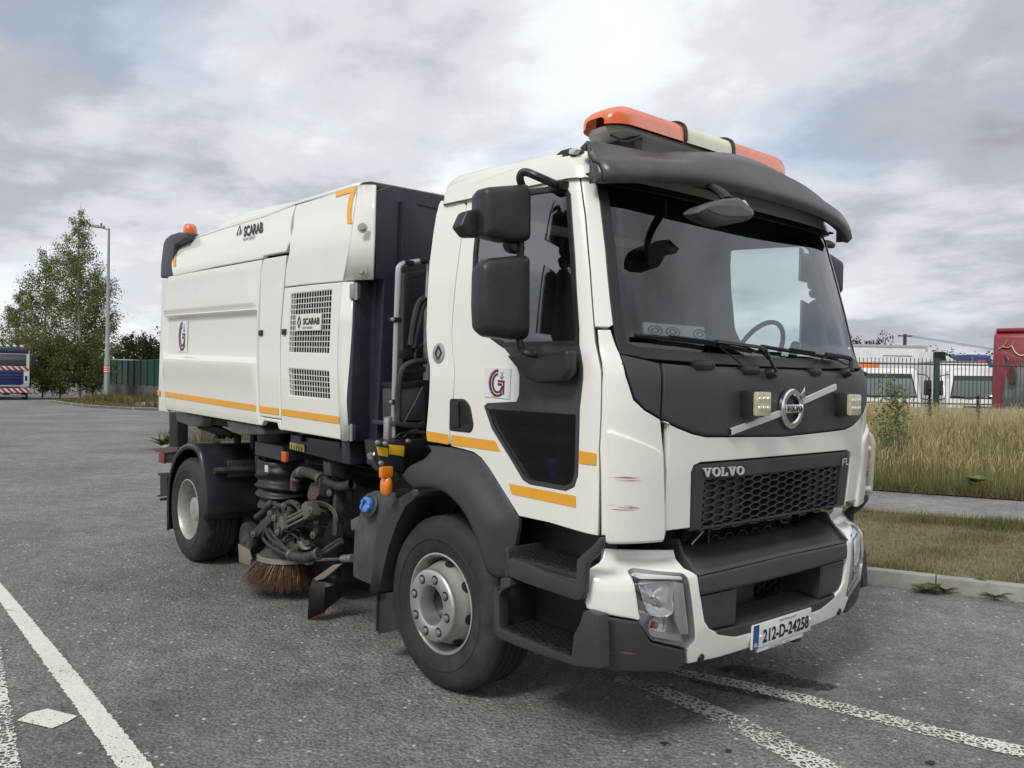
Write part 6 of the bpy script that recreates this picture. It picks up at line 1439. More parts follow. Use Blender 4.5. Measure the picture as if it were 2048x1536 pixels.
# seed heads: short fat blades at stalk height
m_ = 15000; sp = P.copy(); sp[:, 2] += ht*.82; sp[:, :2] += g.normal(0, .05, (n, 2)); blades('meadow_seed_heads', sp, np.full(n, .16)*g.uniform(.6, 1.3, n), np.full(n, .0032), .8, cs*.9, cs*1.1, seed=36)
# rough edge where meadow spills over the path
n = 5000; P, t = bankpts(n, 41, -.012, .03); g = np.random.default_rng(42); c = cmix(n, [(.13, .13, .05), (.26, .21, .11), (.20, .16, .08)], 43); blades('path_edge_grass', P, g.uniform(.1, .32, n), np.full(n, .004), .9, c*.6, c, seed=44)
# ------------------------------------------------------------------ single plants
def rosette(name, c, r, nleaf, label, seed, up=.5, col=(.12, .17, .05), wid=.10):
    g = random.Random(seed); V, Fc, C = [], [], []
    for i in range(nleaf):
        a = 2*math.pi*i/nleaf+g.uniform(-.3, .3); l = r*g.uniform(.6, 1.1); w = l*wid*g.uniform(.7, 1.2); e = up*g.uniform(.4, 1.2); k0 = len(V); cc_ = np.array(col)*g.uniform(.75, 1.25)
        for j in range(6):
            t = j/5; x = l*t*math.cos(e*(1-.6*t)); z = l*math.sin(e)*t*(1-.45*t)+.01; ww = w*math.sin(math.pi*min(.98, .1+.85*t))
            for sg in (-1, 1): V.append((c[0]+x*math.cos(a)-sg*ww*math.sin(a), c[1]+x*math.sin(a)+sg*ww*math.cos(a), c[2]+z+.15*ww)); C.append(cc_*(1 if sg > 0 else .85))
        Fc += [(k0+2*j, k0+2*j+1, k0+2*j+3, k0+2*j+2) for j in range(5)]
    o = fastmesh(name, V, Fc, grassm, None, tuple(c), np.array(C)); o['label'] = label; o['category'] = 'plant'; return o
p = ZP(1852, 1186, .0); rosette('weed', (p.x, p.y, 0), .14, 34, 'spiky green weed rooted in the gutter against the kerb, wider than its neighbours', 1, 1.0)
p = ZP(1888, 1187, .0); rosette('weed', (p.x, p.y, 0), .12, 22, 'small green weed in the gutter beside a wider weed', 2, 1.1)
p = ZP(1990, 1198, .0); rosette('weed', (p.x, p.y, 0), .15, 40, 'grassy green weed at the kerb foot by a stone joint', 3, 1.0, wid=.05)
p = ZP(1962, 1160, .115); rosette('weed', (p.x, p.y, .105), .09, 10, 'low green weed growing on top of the kerb edge', 4, .6)
for i, (px, py, r_) in enumerate(((1950, 966, .30), (1985, 925, .26))):
    q = ZP(px, py, .4)
    for _ in range(6): q = ZP(px, py, zg(q.x, q.y)+.16)
    rosette('broadleaf_plant', (q.x, q.y, zg(q.x, q.y)+.16), r_*.8, 16, ('broad pale leaved plant low in the meadow grass near the path', 'broad pale leaved plant higher up the meadow bank')[i], 10+i, .8, (.17, .22, .06), .3)
# ------------------------------------------------------------------ far grass island on the left with path
isl = [(x, y) for x, y in I0]
sheet('island', isl+[(-32, 60)], .10, mat('island_soil', (.12, .11, .06), .95, var=.3, vscale=2), step=3)
kerb2 = mesh('kerb', *g_loft([[Vector((x, y, -.05)) for x, y in I0], [Vector((x, y, .11)) for x, y in I0]]), MATS['kerb_bed'], kind='structure')
L2 = np.r_[0, np.cumsum([math.hypot(b[0]-a[0], b[1]-a[1]) for a, b in zip(I0, I0[1:])])]
I1 = I0[::-1]; L1 = np.r_[0, np.cumsum([math.hypot(b[0]-a[0], b[1]-a[1]) for a, b in zip(I1, I1[1:])])]
stones(lambda s: (float(np.interp(s, L2, [p[0] for p in I0])), float(np.interp(s, L2, [p[1] for p in I0]))), 24, .1, kerb2, .0)
sheet('footpath', [(-32.2, 11.2), (-35, 9.6), (-39, 8.4), (-44, 10.2), (-44, 12.6), (-39, 11.0), (-32.2, 14)], .112, path_m, step=3)
n = 26000; g = np.random.default_rng(51); xy = np.c_[g.uniform(-58, -36, n), g.uniform(6.4, 22, n)]; kk = inpoly(xy, isl+[(-32, 60)])
pth = inpoly(xy, [(-32.2, 11.0), (-35, 9.4), (-39, 8.2), (-44, 10.0), (-44, 12.8), (-39, 11.2), (-32.2, 14.2)]); xy = xy[kk & ~pth]; n = len(xy)
gp = patch(xy, .6, 9); c = cmix(n, [(.11, .13, .04), (.20, .18, .08), (.28, .22, .11), (.09, .11, .03)], 52); h_ = (.12+.45*gp*(xy[:, 1] > 8.2))*g.uniform(.5, 1.2, n)
blades('island_grass', np.c_[xy, np.full(n, .10)], h_, np.full(n, .014), .4, c*.75, c, seed=53)
# verge grass seen under the truck
n = 5000; g = np.random.default_rng(61); xy = np.c_[g.uniform(-16, -10, n), g.uniform(2.3, 7, n)]; kk = np.array([zg(*p) < 9 for p in xy]); c = cmix(n, [(.12, .15, .045), (.22, .2, .09), (.10, .13, .035)], 62)
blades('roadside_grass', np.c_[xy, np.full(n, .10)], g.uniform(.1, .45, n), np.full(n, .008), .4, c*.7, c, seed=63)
# ================================================================== TREES, LAMP, FENCES, VEHICLES BEHIND
leafm = leafmat('leaves', .55, .35)
bark = mat('birch_bark', (.45, .43, .40), .8, var=.15, vscale=6, dirt=.9, dirtcol=(.05, .045, .04), dscale=3.5, dlo=.52); barkd = mat('dark_bark', (.07, .06, .05), .9, var=.3, vscale=8)
def leaves(name, C, size, cols, parent, seed, droop=.3):
    g = np.random.default_rng(seed); n = len(C); a = g.normal(0, 1, (n, 3)); a /= np.linalg.norm(a, axis=1)[:, None]; b = g.normal(0, 1, (n, 3)); b[:, 2] -= droop*2; b -= a*(a*b).sum(1)[:, None]; b /= np.linalg.norm(b, axis=1)[:, None]; s = size*g.uniform(.6, 1.4, (n, 1))
    V = np.zeros((n, 4, 3)); V[:, 0] = C-b*s; V[:, 1] = C+a*s*.5; V[:, 2] = C+b*s; V[:, 3] = C-a*s*.5
    col = cmix(n, cols, seed+1, .22); return fastmesh(name, V.reshape(-1, 3), np.arange(n*4).reshape(-1, 4), leafm, parent, None, np.repeat(col, 4, 0))
def tree(name, base, h, label, seed, crown, leaf=.07, nl=14000, cols=((.14, .17, .046), (.18, .21, .064), (.115, .14, .04)), tr_=.11, barkm=None, limbs=26, group=None, lowest=.12, cluster=.42, up=.75, cat='tree', lt=1.0):
    """crown(t) -> radius at height fraction t; leaf clusters hang on real limbs"""
    g = random.Random(seed); r = root(name, base, label, cat, group); b = Vector(base); parts = []; tips = []
    top = b+Vector((g.uniform(-.03, .03)*h, g.uniform(-.03, .03)*h, h*.985)); tp = [b+Vector((0, 0, -.05)), b.lerp(top, .3)+Vector((g.uniform(-.1, .1), g.uniform(-.1, .1), 0)), b.lerp(top, .65)+Vector((g.uniform(-.15, .15), g.uniform(-.15, .15), 0)), top]
    tpth = smooth_path(tp, 6); parts.append(g_tube(tpth, (tr_, .012*lt), sm=False, seg=8))
    for i in range(limbs):
        t = lowest+(.97-lowest)*(i+.5)/limbs; p = tpth[min(len(tpth)-1, int(t*(len(tpth)-1)))]; a = i*2.4+g.uniform(-.4, .4); L_ = crown(t)*g.uniform(.75, 1.1); d = Vector((math.cos(a), math.sin(a), 0)); e = p+d*L_+Vector((0, 0, L_*up*g.uniform(.5, 1.2)))
        mid = p.lerp(e, .5)+Vector((0, 0, -.06*L_)); pth = smooth_path([p, mid, e], 4); parts.append(g_tube(pth, (max(.012*lt, tr_*.42*(1-t)), .006*lt), sm=False, seg=5)); tips += [(pth[k], L_, k/(len(pth)-1)) for k in range(1, len(pth))]
        for q in range(3):
            s0 = pth[g.randint(2, len(pth)-2)]; ee = s0+Vector((g.gauss(0, 1), g.gauss(0, 1), g.gauss(.2, .6))).normalized()*L_*g.uniform(.25, .55); parts.append(g_tube([s0, ee], (.012*lt, .004*lt), sm=False, seg=4)); tips += [(s0.lerp(ee, f), L_*.6, .8) for f in (.5, 1)]
    mesh('trunk', *join(*parts), barkm or bark, r)
    gg = np.random.default_rng(seed+5); w = np.array([max(.15, l)*(.35+f) for _, l, f in tips]); w /= w.sum(); idx = gg.choice(len(tips), nl, p=w); ctr = np.array([tuple(t_[0]) for t_ in tips])[idx]; rad = np.array([min(cluster, .10+.33*t_[1]) for t_ in tips])[idx]
    C = ctr+gg.normal(0, 1, (nl, 3))*(rad*.55)[:, None]; C[:, 2] -= np.abs(gg.normal(0, .12, nl)); leaves('crown', C[C[:, 2] > b.z+.15], leaf, cols, r, seed+9); return r
B0 = ZP(157, 795, 0)
birch = lambda t: 3.0*math.sin(math.pi*min(1, .12+.88*(1-t)**.9))*(.25+.9*(1-t))+.25
tree('birch_tree', (B0.x, B0.y, .1), 13.2, 'tall birch with bare spire top and white trunk beside the lamp post', 3, lambda t: (2.4 if t < .45 else 2.4*(1-(t-.45)/.55)**.9+.2), .062, 25000, tr_=.17, limbs=44, lowest=.16)
D0 = ZP(100, 793, 0)
tree('birch_tree', (D0.x-2, D0.y, .1), 10.6, 'mid-height birch crowded against a taller birch, leaning crown', 11, lambda t: (2.1 if t < .5 else 2.1*(1-(t-.5)/.5)**.8+.2), .062, 19000, tr_=.13, limbs=34, lowest=.12)
E0 = ZP(62, 790, 0)
tree('birch_tree', (E0.x-6, E0.y, .1), 8.2, 'short bushy birch behind the blue truck cab', 17, lambda t: (1.7 if t < .5 else 1.7*(1-(t-.5)/.5)**.8+.2), .065, 15000, tr_=.1, limbs=28, lowest=.08)
D1 = ZP(192, 795, 0)
tree('birch_tree', (D1.x-1, D1.y, .1), 8.6, 'slender birch right behind the lamp post', 23, lambda t: (1.4 if t < .5 else 1.4*(1-(t-.5)/.5)**.8+.15), .062, 11000, tr_=.09, limbs=26, lowest=.12)
for i, (px, hh_, cw_, nl_) in enumerate(((120, 3.6, 2.2, 7000), (185, 3.2, 1.9, 6000), (85, 3.0, 1.8, 5000))):
    q = ZP(px, 797, 0); tree('shrub', (q.x, q.y, .1), hh_, ('round green shrub at the foot of the tallest birch', 'dark green shrub between birch trunk and lamp post', 'low shrub beside the blue truck')[i], 31+i, lambda t, c=cw_: c*(1-.6*t), .07, nl_, ((.105, .125, .037), (.135, .155, .05), (.085, .10, .032)), .05, barkd, 16, lowest=.1, cat='shrub')
# dark trees beyond the green fence, and trees far right
for i, (px, dep, hh_, cw_, lab) in enumerate(((262, 82, 5.6, 2.6, 'grey-green willowy tree rising behind the green fence'), (305, 80, 4.9, 3.0, 'dark rounded tree behind the green fence, beside the sweeper body'), (345, 84, 6.0, 3.6, 'dark tree hidden mostly by the sweeper body'))):
    q = DP(px, 745, dep); tree('tree', (q.x, q.y, 0), hh_, lab, 41+i, lambda t, c=cw_: c*(1-.75*t*t), .13, 5000, ((.045, .055, .022), (.06, .065, .03), (.035, .045, .02)), .12, barkd, 22, lowest=.1)
for i, (px, dep, hh_, cw_, lab, cols, nl_) in enumerate(((1700, 62, 5.6, 1.6, 'dark reddish tree top over the white box trailer', ((.06, .035, .03), (.05, .045, .03)), 1500), (1738, 62, 5.2, 1.5, 'russet tree top behind the box trailer roof', ((.09, .04, .035), (.06, .05, .03)), 1500), (1772, 62, 5.9, 1.3, 'thin almost bare tree behind the box trailer', ((.06, .05, .04), (.05, .05, .03)), 700), (1885, 70, 4.6, 2.6, 'green tree behind the white cab with bent wing', ((.06, .08, .03), (.08, .09, .035)), 3800), (1920, 72, 4.2, 2.8, 'olive green tree beside the blue-roofed vehicle', ((.07, .08, .03), (.09, .09, .04)), 3800), (1982, 75, 5.2, .9, 'small dark treetop peeking beside the red coach', ((.05, .06, .03),), 500))):
    q = DP(px, 775, dep); tree('tree', (q.x, q.y, 0), hh_, lab, 61+i, lambda t, c=cw_: c*(1-.7*t*t), .10, nl_, cols, .09, barkd, 18, lowest=.25)
# --- street lamp
L0_ = ZP(213, 803, 0); lp = root('street_lamp', (L0_.x, L0_.y, .1), 'grey steel street lamp with red and white sticker on the grass island', 'street lamp')
galv = mat('galvanised_post', (.30, .31, .31), .55, metal=.3, var=.08, vscale=1.5); hgt = 10.0
mesh('post', *g_lathe([(.16, 0), (.16, 2.4), (.125, 2.5), (.06, hgt), (0, hgt)], (L0_.x, L0_.y, .1), (0, 0, 1), 14), galv, lp)
ad = Vector((RT.x, RT.y, 0)).normalized()*-1
tube('arm', [Vector((L0_.x, L0_.y, hgt+.02)), Vector((L0_.x, L0_.y, hgt+.1))+ad*.25, Vector((L0_.x, L0_.y, hgt+.16))+ad*.5], .05, galv, lp)
mesh('lantern', *g_box(Vector((L0_.x, L0_.y, hgt+.20))+ad*.62, (.75, .26, .15), .05, (0, .1, math.atan2(ad.y, ad.x)+math.pi)), mat('lantern_grey', (.28, .28, .28), .5), lp)
mesh('photocell', *g_cyl(Vector((L0_.x, L0_.y, hgt+.25))+ad*.45, Vector((L0_.x, L0_.y, hgt+.4))+ad*.45, .05, 10), blackm, lp)
stk_ = mat('red_sticker', (.5, .04, .03), .5)
mesh('sticker', *g_lathe([(.164, 1.55), (.164, 2.0)], (L0_.x, L0_.y, .1), (0, 0, 1), 14), stk_, lp)
for z in (1.62, 1.75, 1.88): mesh('sticker_stripe', *g_lathe([(.167, z), (.167, z+.06)], (L0_.x, L0_.y, .1), (0, 0, 1), 14), mat('sticker_stripe', (.75, .75, .72), .5), lp)
# --- green panel fence on a low wall
gfm = mat('green_sheet', (.013, .062, .05), .55, var=.1, vscale=1, dirt=.25, dirtcol=(.04, .06, .045)); gf = root('panel_fence', (-57, 14, 0), 'green metal panel fence standing on a low dark wall', 'fence')
A, B = DP(214, 745, 66), DP(420, 745, 44); A.z = B.z = 0; dv = (B-A); n_ = 14
for i in range(n_):
    a, b = A+dv*(i/n_), A+dv*((i+.96)/n_); z0, z1 = .85, 2.55
    mesh('panel', *g_prism([a+Vector((0, 0, z0)), b+Vector((0, 0, z0)), b+Vector((0, 0, z1)), a+Vector((0, 0, z1))], (.04, -.04, 0)), gfm, gf, smooth=0)
    mesh('post', *g_box(A+dv*((i+.98)/n_)+Vector((0, -.05, 1.7)), (.10, .10, 1.85), .0), gfm, gf, smooth=0)
mesh('top_rail', *g_tube([A+Vector((0, 0, 2.56)), B+Vector((0, 0, 2.56))], .05, seg=6), gfm, gf)
wl_ = mesh('low_wall', *g_prism([A+Vector((-.2, .1, 0)), B+Vector((-.2, .1, 0)), B+Vector((-.2, .1, .86)), A+Vector((-.2, .1, .86))], (.18, -.18, 0), .01), mat('low_wall_concrete', (.11, .10, .09), .9, var=.25, vscale=2, dirt=.5), org=tuple((A+B)/2)); wl_['label'] = 'low dark concrete wall carrying the green panel fence'; wl_['category'] = 'wall'
q0, q1 = DP(196, 730, 78), DP(292, 730, 70)
sd_ = root('shed', ((q0.x+q1.x)/2, (q0.y+q1.y)/2, 0), 'green metal shed with flat roof behind the panel fence', 'shed')
mesh('wall', *g_prism([Vector((q0.x, q0.y, 0)), Vector((q1.x, q1.y, 0)), Vector((q1.x, q1.y, 2.72)), Vector((q0.x, q0.y, 2.95))], (-6, 2.5, 0)), mat('green_sheet_light', (.03, .10, .085), .5), sd_, smooth=0); mesh('roof_edge', *g_tube([Vector((q0.x, q0.y, 3.0)), Vector((q1.x, q1.y, 2.77))], .06, seg=5), mat('pale_trim', (.25, .33, .3), .5), sd_)
# concrete gate pier with weeds seen between body and rear wheel
pr_ = ZP(366, 893, .1); cpm = mat('stained_concrete', (.33, .29, .26), .9, var=.2, vscale=3, dirt=.7, dirtcol=(.14, .11, .09), dscale=3, dlo=.45)
pier = mesh('gate_pier', *g_box((pr_.x, pr_.y+.05, .62), (.5, .5, 1.25), .03), cpm, org=(pr_.x, pr_.y, 0)); pier['label'] = 'stained concrete gate pier seen under the sweeper body'; pier['category'] = 'pier'
gw = mesh('garden_wall', *g_box((pr_.x-.2, pr_.y+3.4, .5), (.25, 6.2, .95), .02), cpm, org=(pr_.x, pr_.y+3, 0)); gw['label'] = 'low stained concrete wall running from the gate pier'; gw['category'] = 'wall'
q = ZP(327, 893, .05); rosette('weed', (q.x+.1, q.y, .03), .55, 22, 'tall straggly weed at the road edge behind the rear bumper', 71, 1.25, (.10, .13, .04), .12)
# ------------------------------------------------------------------ blue recovery truck, far left
def chevmat():
    m = bpy.data.materials.new('red_white_chevrons'); m.use_nodes = True; N = m.node_tree.nodes; L = m.node_tree.links; g = N.new('ShaderNodeNewGeometry'); s = N.new('ShaderNodeSeparateXYZ'); L.new(g.outputs['Position'], s.inputs[0]); a = N.new('ShaderNodeMath'); a.operation = 'ADD'; L.new(s.outputs[1], a.inputs[0]); L.new(s.outputs[2], a.inputs[1])
    f = N.new('ShaderNodeMath'); f.operation = 'MULTIPLY'; L.new(a.outputs[0], f.inputs[0]); f.inputs[1].default_value = 3.3; h = N.new('ShaderNodeMath'); h.operation = 'FRACT'; L.new(f.outputs[0], h.inputs[0]); r = N.new('ShaderNodeValToRGB'); L.new(h.outputs[0], r.inputs[0]); r.color_ramp.interpolation = 'CONSTANT'; r.color_ramp.elements[0].color = (.75, .68, .66, 1); r.color_ramp.elements[1].position = .5; r.color_ramp.elements[1].color = (.36, .015, .04, 1); L.new(r.outputs[0], N['Principled BSDF'].inputs['Base Color']); return m
T0_ = Vector((-51.9, 4.95, 0)); rt = root('recovery_truck', T0_, 'blue and white lorry with red chevron bands parked under the birches', 'truck')
blue = mat('blue_paint', (.012, .025, .19), .35, coat=.5); navyb = mat('dark_blue_roof', (.025, .03, .06), .4); chev = chevmat()
def tb_(name, a, b, m, bev=.03): return box(name, T0_+Vector(a), T0_+Vector(b), m, rt, bev)
tb_('cab', (-2.1, -1.2, .75), (-.06, 1.2, 2.95), mat('van_white', (.72, .73, .72), .35, coat=.4), .12); tb_('roof', (-2.0, -1.15, 2.70), (-.02, 1.15, 3.02), navyb, .1)
tb_('windscreen', (-.1, -1.02, 1.98), (-.03, 1.02, 2.68), darkglass if 0 else mat('far_glass', (.05, .06, .065), .08, coat=1), .03)
tb_('grille', (-.1, -.86, .88), (0, .86, 1.72), blue, .03)
for k in range(4): tb_('grille_bar', (-.02, -.82, 1.02+k*.17), (.03, .82, 1.10+k*.17), mat('dark_blue_slat', (.008, .012, .08), .4), .01)
for s in (-1, 1):
    tb_('corner_panel', (-.4, s*.88, .95), (.0, s*1.19, 1.85), MATS['van_white'], .06); tb_('headlight', (-.1, s*.72, .72), (.01, s*1.16, .90), mat('lamp_grey', (.4, .4, .4), .2), .02); tb_('mirror', (-.25, s*1.3, 2.0), (-.1, s*1.52, 2.6), blackm, .04); tb_('wheel', (-1.3, s*.95, .0), (-.5, s*1.22, .95), rubber, .2)
    tb_('corner_slot', (-.005, s*1.0-.05, 1.12), (.015, s*1.0+.06, 1.42), gap_m, .005)
tb_('chevron_band', (-.02, -1.16, 1.74), (.035, 1.16, 1.96), chev, .01); tb_('chevron_band', (-.05, -1.18, .42), (.04, 1.18, .68), chev, .01); tb_('bumper', (-.3, -1.18, .36), (.0, 1.18, .74), navyb, .03); tb_('underrun', (-.2, -1.0, .18), (-.08, 1.0, .30), mat('lamp_grey', (.4, .4, .4)), .02)
tb_('number_plate', (.03, -.8, .47), (.05, -.28, .60), MATS['plate_white'], .003)
for k in range(6): mesh('roof_lamp', *g_lathe([(0, .05), (.09, .04), (.11, 0), (.06, -.1)], T0_+Vector((-.25, -1.0+k*.36, 3.14)), (1, 0, 0), 12), chrome, rt)
for s in (-.2, 1.0): mesh('beacon', *g_cyl(T0_+Vector((-.6, s, 3.0)), T0_+Vector((-.6, s, 3.25)), .09, 12), mat('beacon_red', (.4, .05, .03), .3), rt)
tb_('deck', (-8.5, -1.15, .9), (-2.2, 1.15, 1.15), navyb, .03); tb_('crane_body', (-4.2, -1.1, 1.15), (-2.4, 1.1, 2.6), blue, .05)
for s in (-1, 1): tb_('wheel', (-7.2, s*.9, 0), (-6.2, s*1.2, .98), rubber, .2)
# ------------------------------------------------------------------ bar fence on a dwarf wall, right
FD = 20.0
def fpnt(px, py, dep=FD): return DP(px, py, dep)
fA, fB_ = fpnt(1560, 808), fpnt(2330, 822)
fn = root('bar_fence', (fpnt(1900, 812).x, fpnt(1900, 812).y, .5), 'dark vertical bar fence with green post above the meadow bank', 'fence'); barm = mat('fence_bar_dark', (.075, .08, .08), .5, metal=.3, var=.15); postm = mat('fence_post_green', (.02, .06, .045), .5)
u0 = (fB_-fA); nb_ = 98; d_ = u0/nb_
zb0 = lambda t: fA.z+(fB_.z-fA.z)*t
bm_ = None
for i in range(nb_):
    t = i/nb_; p = fA+u0*t; bt_h = 1.16*(1 if i % 2 else 1.0)
    V, Fc = g_cyl((p.x, p.y, p.z-.02), (p.x, p.y, p.z+1.17+random.uniform(-.01, .01)), .009, 6)
    o = mesh('bar', V, Fc, barm, fn)
for z in (.08, 1.03): mesh('rail', *g_tube([fA+Vector((0, 0, z)), fB_+Vector((0, 0, z))], .022, seg=6, sm=False), barm, fn)
for px in (1560, 1872, 2184):
    p = fpnt(px, 808+(px-1560)*.0182); mesh('post', *g_box((p.x, p.y, p.z+.45), (.11, .11, 1.45), .01, (0, 0, .85)), postm, fn)
dw = mesh('dwarf_wall', *g_prism([Vector((fA.x, fA.y, .2)), Vector((fB_.x, fB_.y, .2)), Vector((fB_.x, fB_.y, fB_.z-.02)), Vector((fA.x, fA.y, fA.z-.02))], Vector((-.762, .647, 0))*.22, .01), mat('pinkish_concrete', (.40, .32, .28), .9, var=.15, vscale=3, dirt=.4), org=(fpnt(1900, 812).x, fpnt(1900, 812).y, .3)); dw['label'] = 'low pinkish concrete wall under the bar fence'; dw['category'] = 'wall'
# yard behind the fence
yA, yB = DP(1480, 775, 20.6), DP(2500, 775, 20.6); yC, yD = DP(2700, 775, 75), DP(1300, 775, 75)
sheet('yard', [(yA.x, yA.y), (yB.x, yB.y), (yC.x, yC.y), (yD.x, yD.y)], lambda x, y: .03, asphalt('yard_asphalt', .10), step=8)
# vehicles in the yard: frame with x along the vehicle's width seen from the fence, y depth away
def frame(px, dep):
    o = DP(px, 775, dep); o.z = .035; f = Vector((FW.x, FW.y, 0)).normalized(); r = Vector((RT.x, RT.y, 0)).normalized(); return o, r, f
vw = mat('yard_white_paint', (.74, .75, .74), .35, coat=.4, dirt=.25, dirtcol=(.4, .38, .34), dlo=.5); fgl = glassmat('yard_glass', (.32, .38, .38), .10)
class Veh:
    def __init__(s, name, px, dep, label, yaw=0, cat='truck', group=None):
        s.o, r, f = frame(px, dep); c, n = math.cos(yaw), math.sin(yaw); s.r = r*c+f*n; s.f = f*c-r*n; s.root = root(name, s.o, label, cat, group)
    def P(s, x, y, z): return s.o+s.r*x+s.f*y+Vector((0, 0, z))
    def box(s, name, a, b, m, bev=.02, parent=None):
        c = [(a[i]+b[i])/2 for i in range(3)]; sz = [abs(b[i]-a[i]) for i in range(3)]; rot = Matrix((s.r, s.f, Vector((0, 0, 1)))).transposed()
        return mesh(name, *g_box(s.P(*c), sz, bev, rot), m, parent or s.root)
    def poly(s, name, pts, dep, m, bev=.01, parent=None): return mesh(name, *g_prism([s.P(*p) for p in pts], s.f*dep, bev), m, parent or s.root)
    def side(s, name, pts, x0, x1, m, bev=.03, parent=None):
        return mesh(name, *g_prism([s.P(x0, y, z) for y, z in pts], s.r*(x1-x0), bev, 3), m, parent or s.root)
def cab_truck(px, dep, label, yaw, w=1.9, h=2.15, beacon=False, back='open'):
    v = Veh('light_truck', px, dep, label, yaw, 'truck'); hw = w/2
    v.side('cab', [(0, .45), (-.02, 1.0), (.05, 1.30), (.42, h-.10), (.6, h), (1.5, h), (1.62, h-.1), (1.65, .5)], -hw, hw, vw, .05)
    q = [(-hw+.12, 0, 1.30), (hw-.12, 0, 1.30), (hw-.17, .36, h-.17), (-hw+.17, .36, h-.17)]
    ws = v.poly('windscreen', [(x, .035+y*.98, z) for x, y, z in q], -.012, mat('screen_rubber', (.02, .02, .02), .6), .004)
    v.poly('windscreen_glass', [(x*.95, .025+y*.98, z+(.03 if z < 1.5 else -.03)) for x, y, z in q], -.012, mat('yard_screen', (.11, .135, .135), .06, coat=1, spec=.8), .002, ws)
    for s in (-1, 1):
        x = s*(hw+.004); sw_ = mesh('side_window', *g_prism([v.P(x, y, z) for y, z in ((.35, 1.32), (1.35, 1.32), (1.35, h-.22), (.62, h-.2), (.42, 1.6))], v.r*s*.012, .003), mat('yard_screen', (.05, .065, .065)), v.root)
        v.box('mirror', (s*(hw+.16)-.10, -.02, 1.36), (s*(hw+.16)+.10, .08, 1.80), blackm, .03); mesh('mirror_arm', *g_tube([v.P(s*hw, .2, 1.28), v.P(s*(hw+.18), .05, 1.25), v.P(s*(hw+.2), .02, 1.5), v.P(s*(hw+.16), .03, 1.9), v.P(s*(hw-.05), .3, 1.98)], .015), blackm, v.root)
        v.box('headlight', (s*(hw-.28)-.17, -.05, .72), (s*(hw-.28)+.17, .02, .92), mat('lamp_grey', (.4, .4, .4)), .02)
        for y in (.75, 4.0): mesh('wheel', *g_lathe([(0, 0), (.2, .0), (.22, .02), (.36, .02), (.38, 0), (.38, -.2), (.2, -.22)], v.P(s*(hw-.03), y, .38), v.r*s, 20), rubber, v.root)
        mesh('wiper', *g_tube([v.P(s*.45-.35, -.005, 1.36), v.P(s*.45+.2, .0, 1.30)], .012, seg=5), blackm, v.root)
    v.box('bumper', (-hw, -.06, .40), (hw, .1, .62), mat('bumper_grey', (.2, .2, .2), .6), .03); v.box('grille', (-.5, -.035, .98), (.5, .02, 1.08), blackm, .01)
    mesh('steering_wheel', *g_tube([v.P(.42+.19*math.cos(a), .35+.05*math.sin(a), 1.38+.16*math.sin(a)) for a in np.linspace(0, 6.28, 20)], .014, sm=False, seg=5), blackm, v.root)
    if beacon: v.box('light_bar', (-.62, .75, h), (-.02, .95, h+.15), mat('orange_bar', (.75, .2, .02), .3), .05)
    if back == 'open':
        v.box('deck', (-hw, 1.8, .75), (hw, 5.0, .95), mat('bumper_grey', (.2, .2, .2)), .02); v.box('headboard', (-hw, 1.75, .9), (hw, 1.82, 2.0), vw, .02)
    elif back == 'box': v.box('box_body', (-hw, 1.7, .8), (hw, 5.5, h+.1), vw, .04)
    return v
cab_truck(1775, 24, 'white light truck with orange roof bar parked behind the bar fence', R(-8), beacon=True)
cab_truck(1967, 23.5, 'white van-cab truck with wide dark windscreen between coach and orange-barred truck', R(-36), w=1.95, h=2.12, back='box')
bx = Veh('box_trailer', 1745, 36, 'long white box trailer behind the light trucks', R(4), 'trailer')
bx.box('box_body', (-3.2, 0, 1.0), (2.45, 2.5, 3.38), vw, .03); bx.box('top_rail', (-3.22, -.02, 3.30), (2.47, .06, 3.42), mat('rail_grey', (.42, .42, .42), .5), .01); bx.box('corner_post', (2.36, -.025, 1.0), (2.48, .05, 3.38), MATS['rail_grey'], .01)
for x in (-2.0, -.7): bx.box('side_panel', (x, -.02, 1.1), (x+1.22, .01, 2.72), mat('panel_dull_white', (.66, .67, .66), .45), .01)  # panels a slightly greyer white than the box
bx.box('scrape', (.45, -.012, 2.93), (1.75, .0, 2.955), blackm, .0); bx.box('chassis', (-3.0, .3, .7), (2.3, 2.2, 1.0), under, .02)
for x in (-2.4, -1.6): mesh('wheel', *g_lathe([(0, 0), (.3, 0), (.45, .02), (.48, 0), (.48, -.3)], bx.P(x, .05, .48), -bx.f, 20), rubber, bx.root)
wg = Veh('white_cab', 1893, 33, 'white lorry cab with sloping wind deflector beside the box trailer', 0, 'truck')
wg.poly('wind_deflector', [(-.40, 0, 2.2), (.72, 0, 2.2), (.70, 0, 2.50), (.28, 0, 2.72), (-.34, 0, 3.05)], 1.6, vw, .03); wg.poly('dark_gap', [(-.42, -.02, 1.6), (-.02, -.02, 1.6), (-.06, -.02, 3.02), (-.42, -.02, 3.02)], .3, gap_m, .01); wg.box('cab', (-.4, .05, .6), (1.6, 2.0, 2.4), vw, .08); wg.box('windscreen', (-.2, -.0, 1.5), (1.5, .06, 2.2), mat('yard_screen', (.05, .065, .065)), .03)  # dark slab stands in for the shaded gap beside the trailer
pk = Veh('white_van', 1945, 30, 'white van with pale windscreen behind the van-cab truck', R(-10), 'van')
pk.side('body', [(0, .5), (0, 1.2), (.5, 2.3), (.8, 2.52), (4.2, 2.52), (4.2, .5)], -.95, .8, vw, .06); pk.poly('windscreen', [(-.82, .02, 1.35), (.66, .02, 1.35), (.6, .42, 2.2), (-.76, .42, 2.2)], -.02, mat('pale_screen', (.35, .42, .42), .1, coat=1), .01); pk.box('roof_rack', (-.8, .9, 2.54), (.6, 3.6, 2.6), mat('bumper_grey', (.2, .2, .2)), .01)
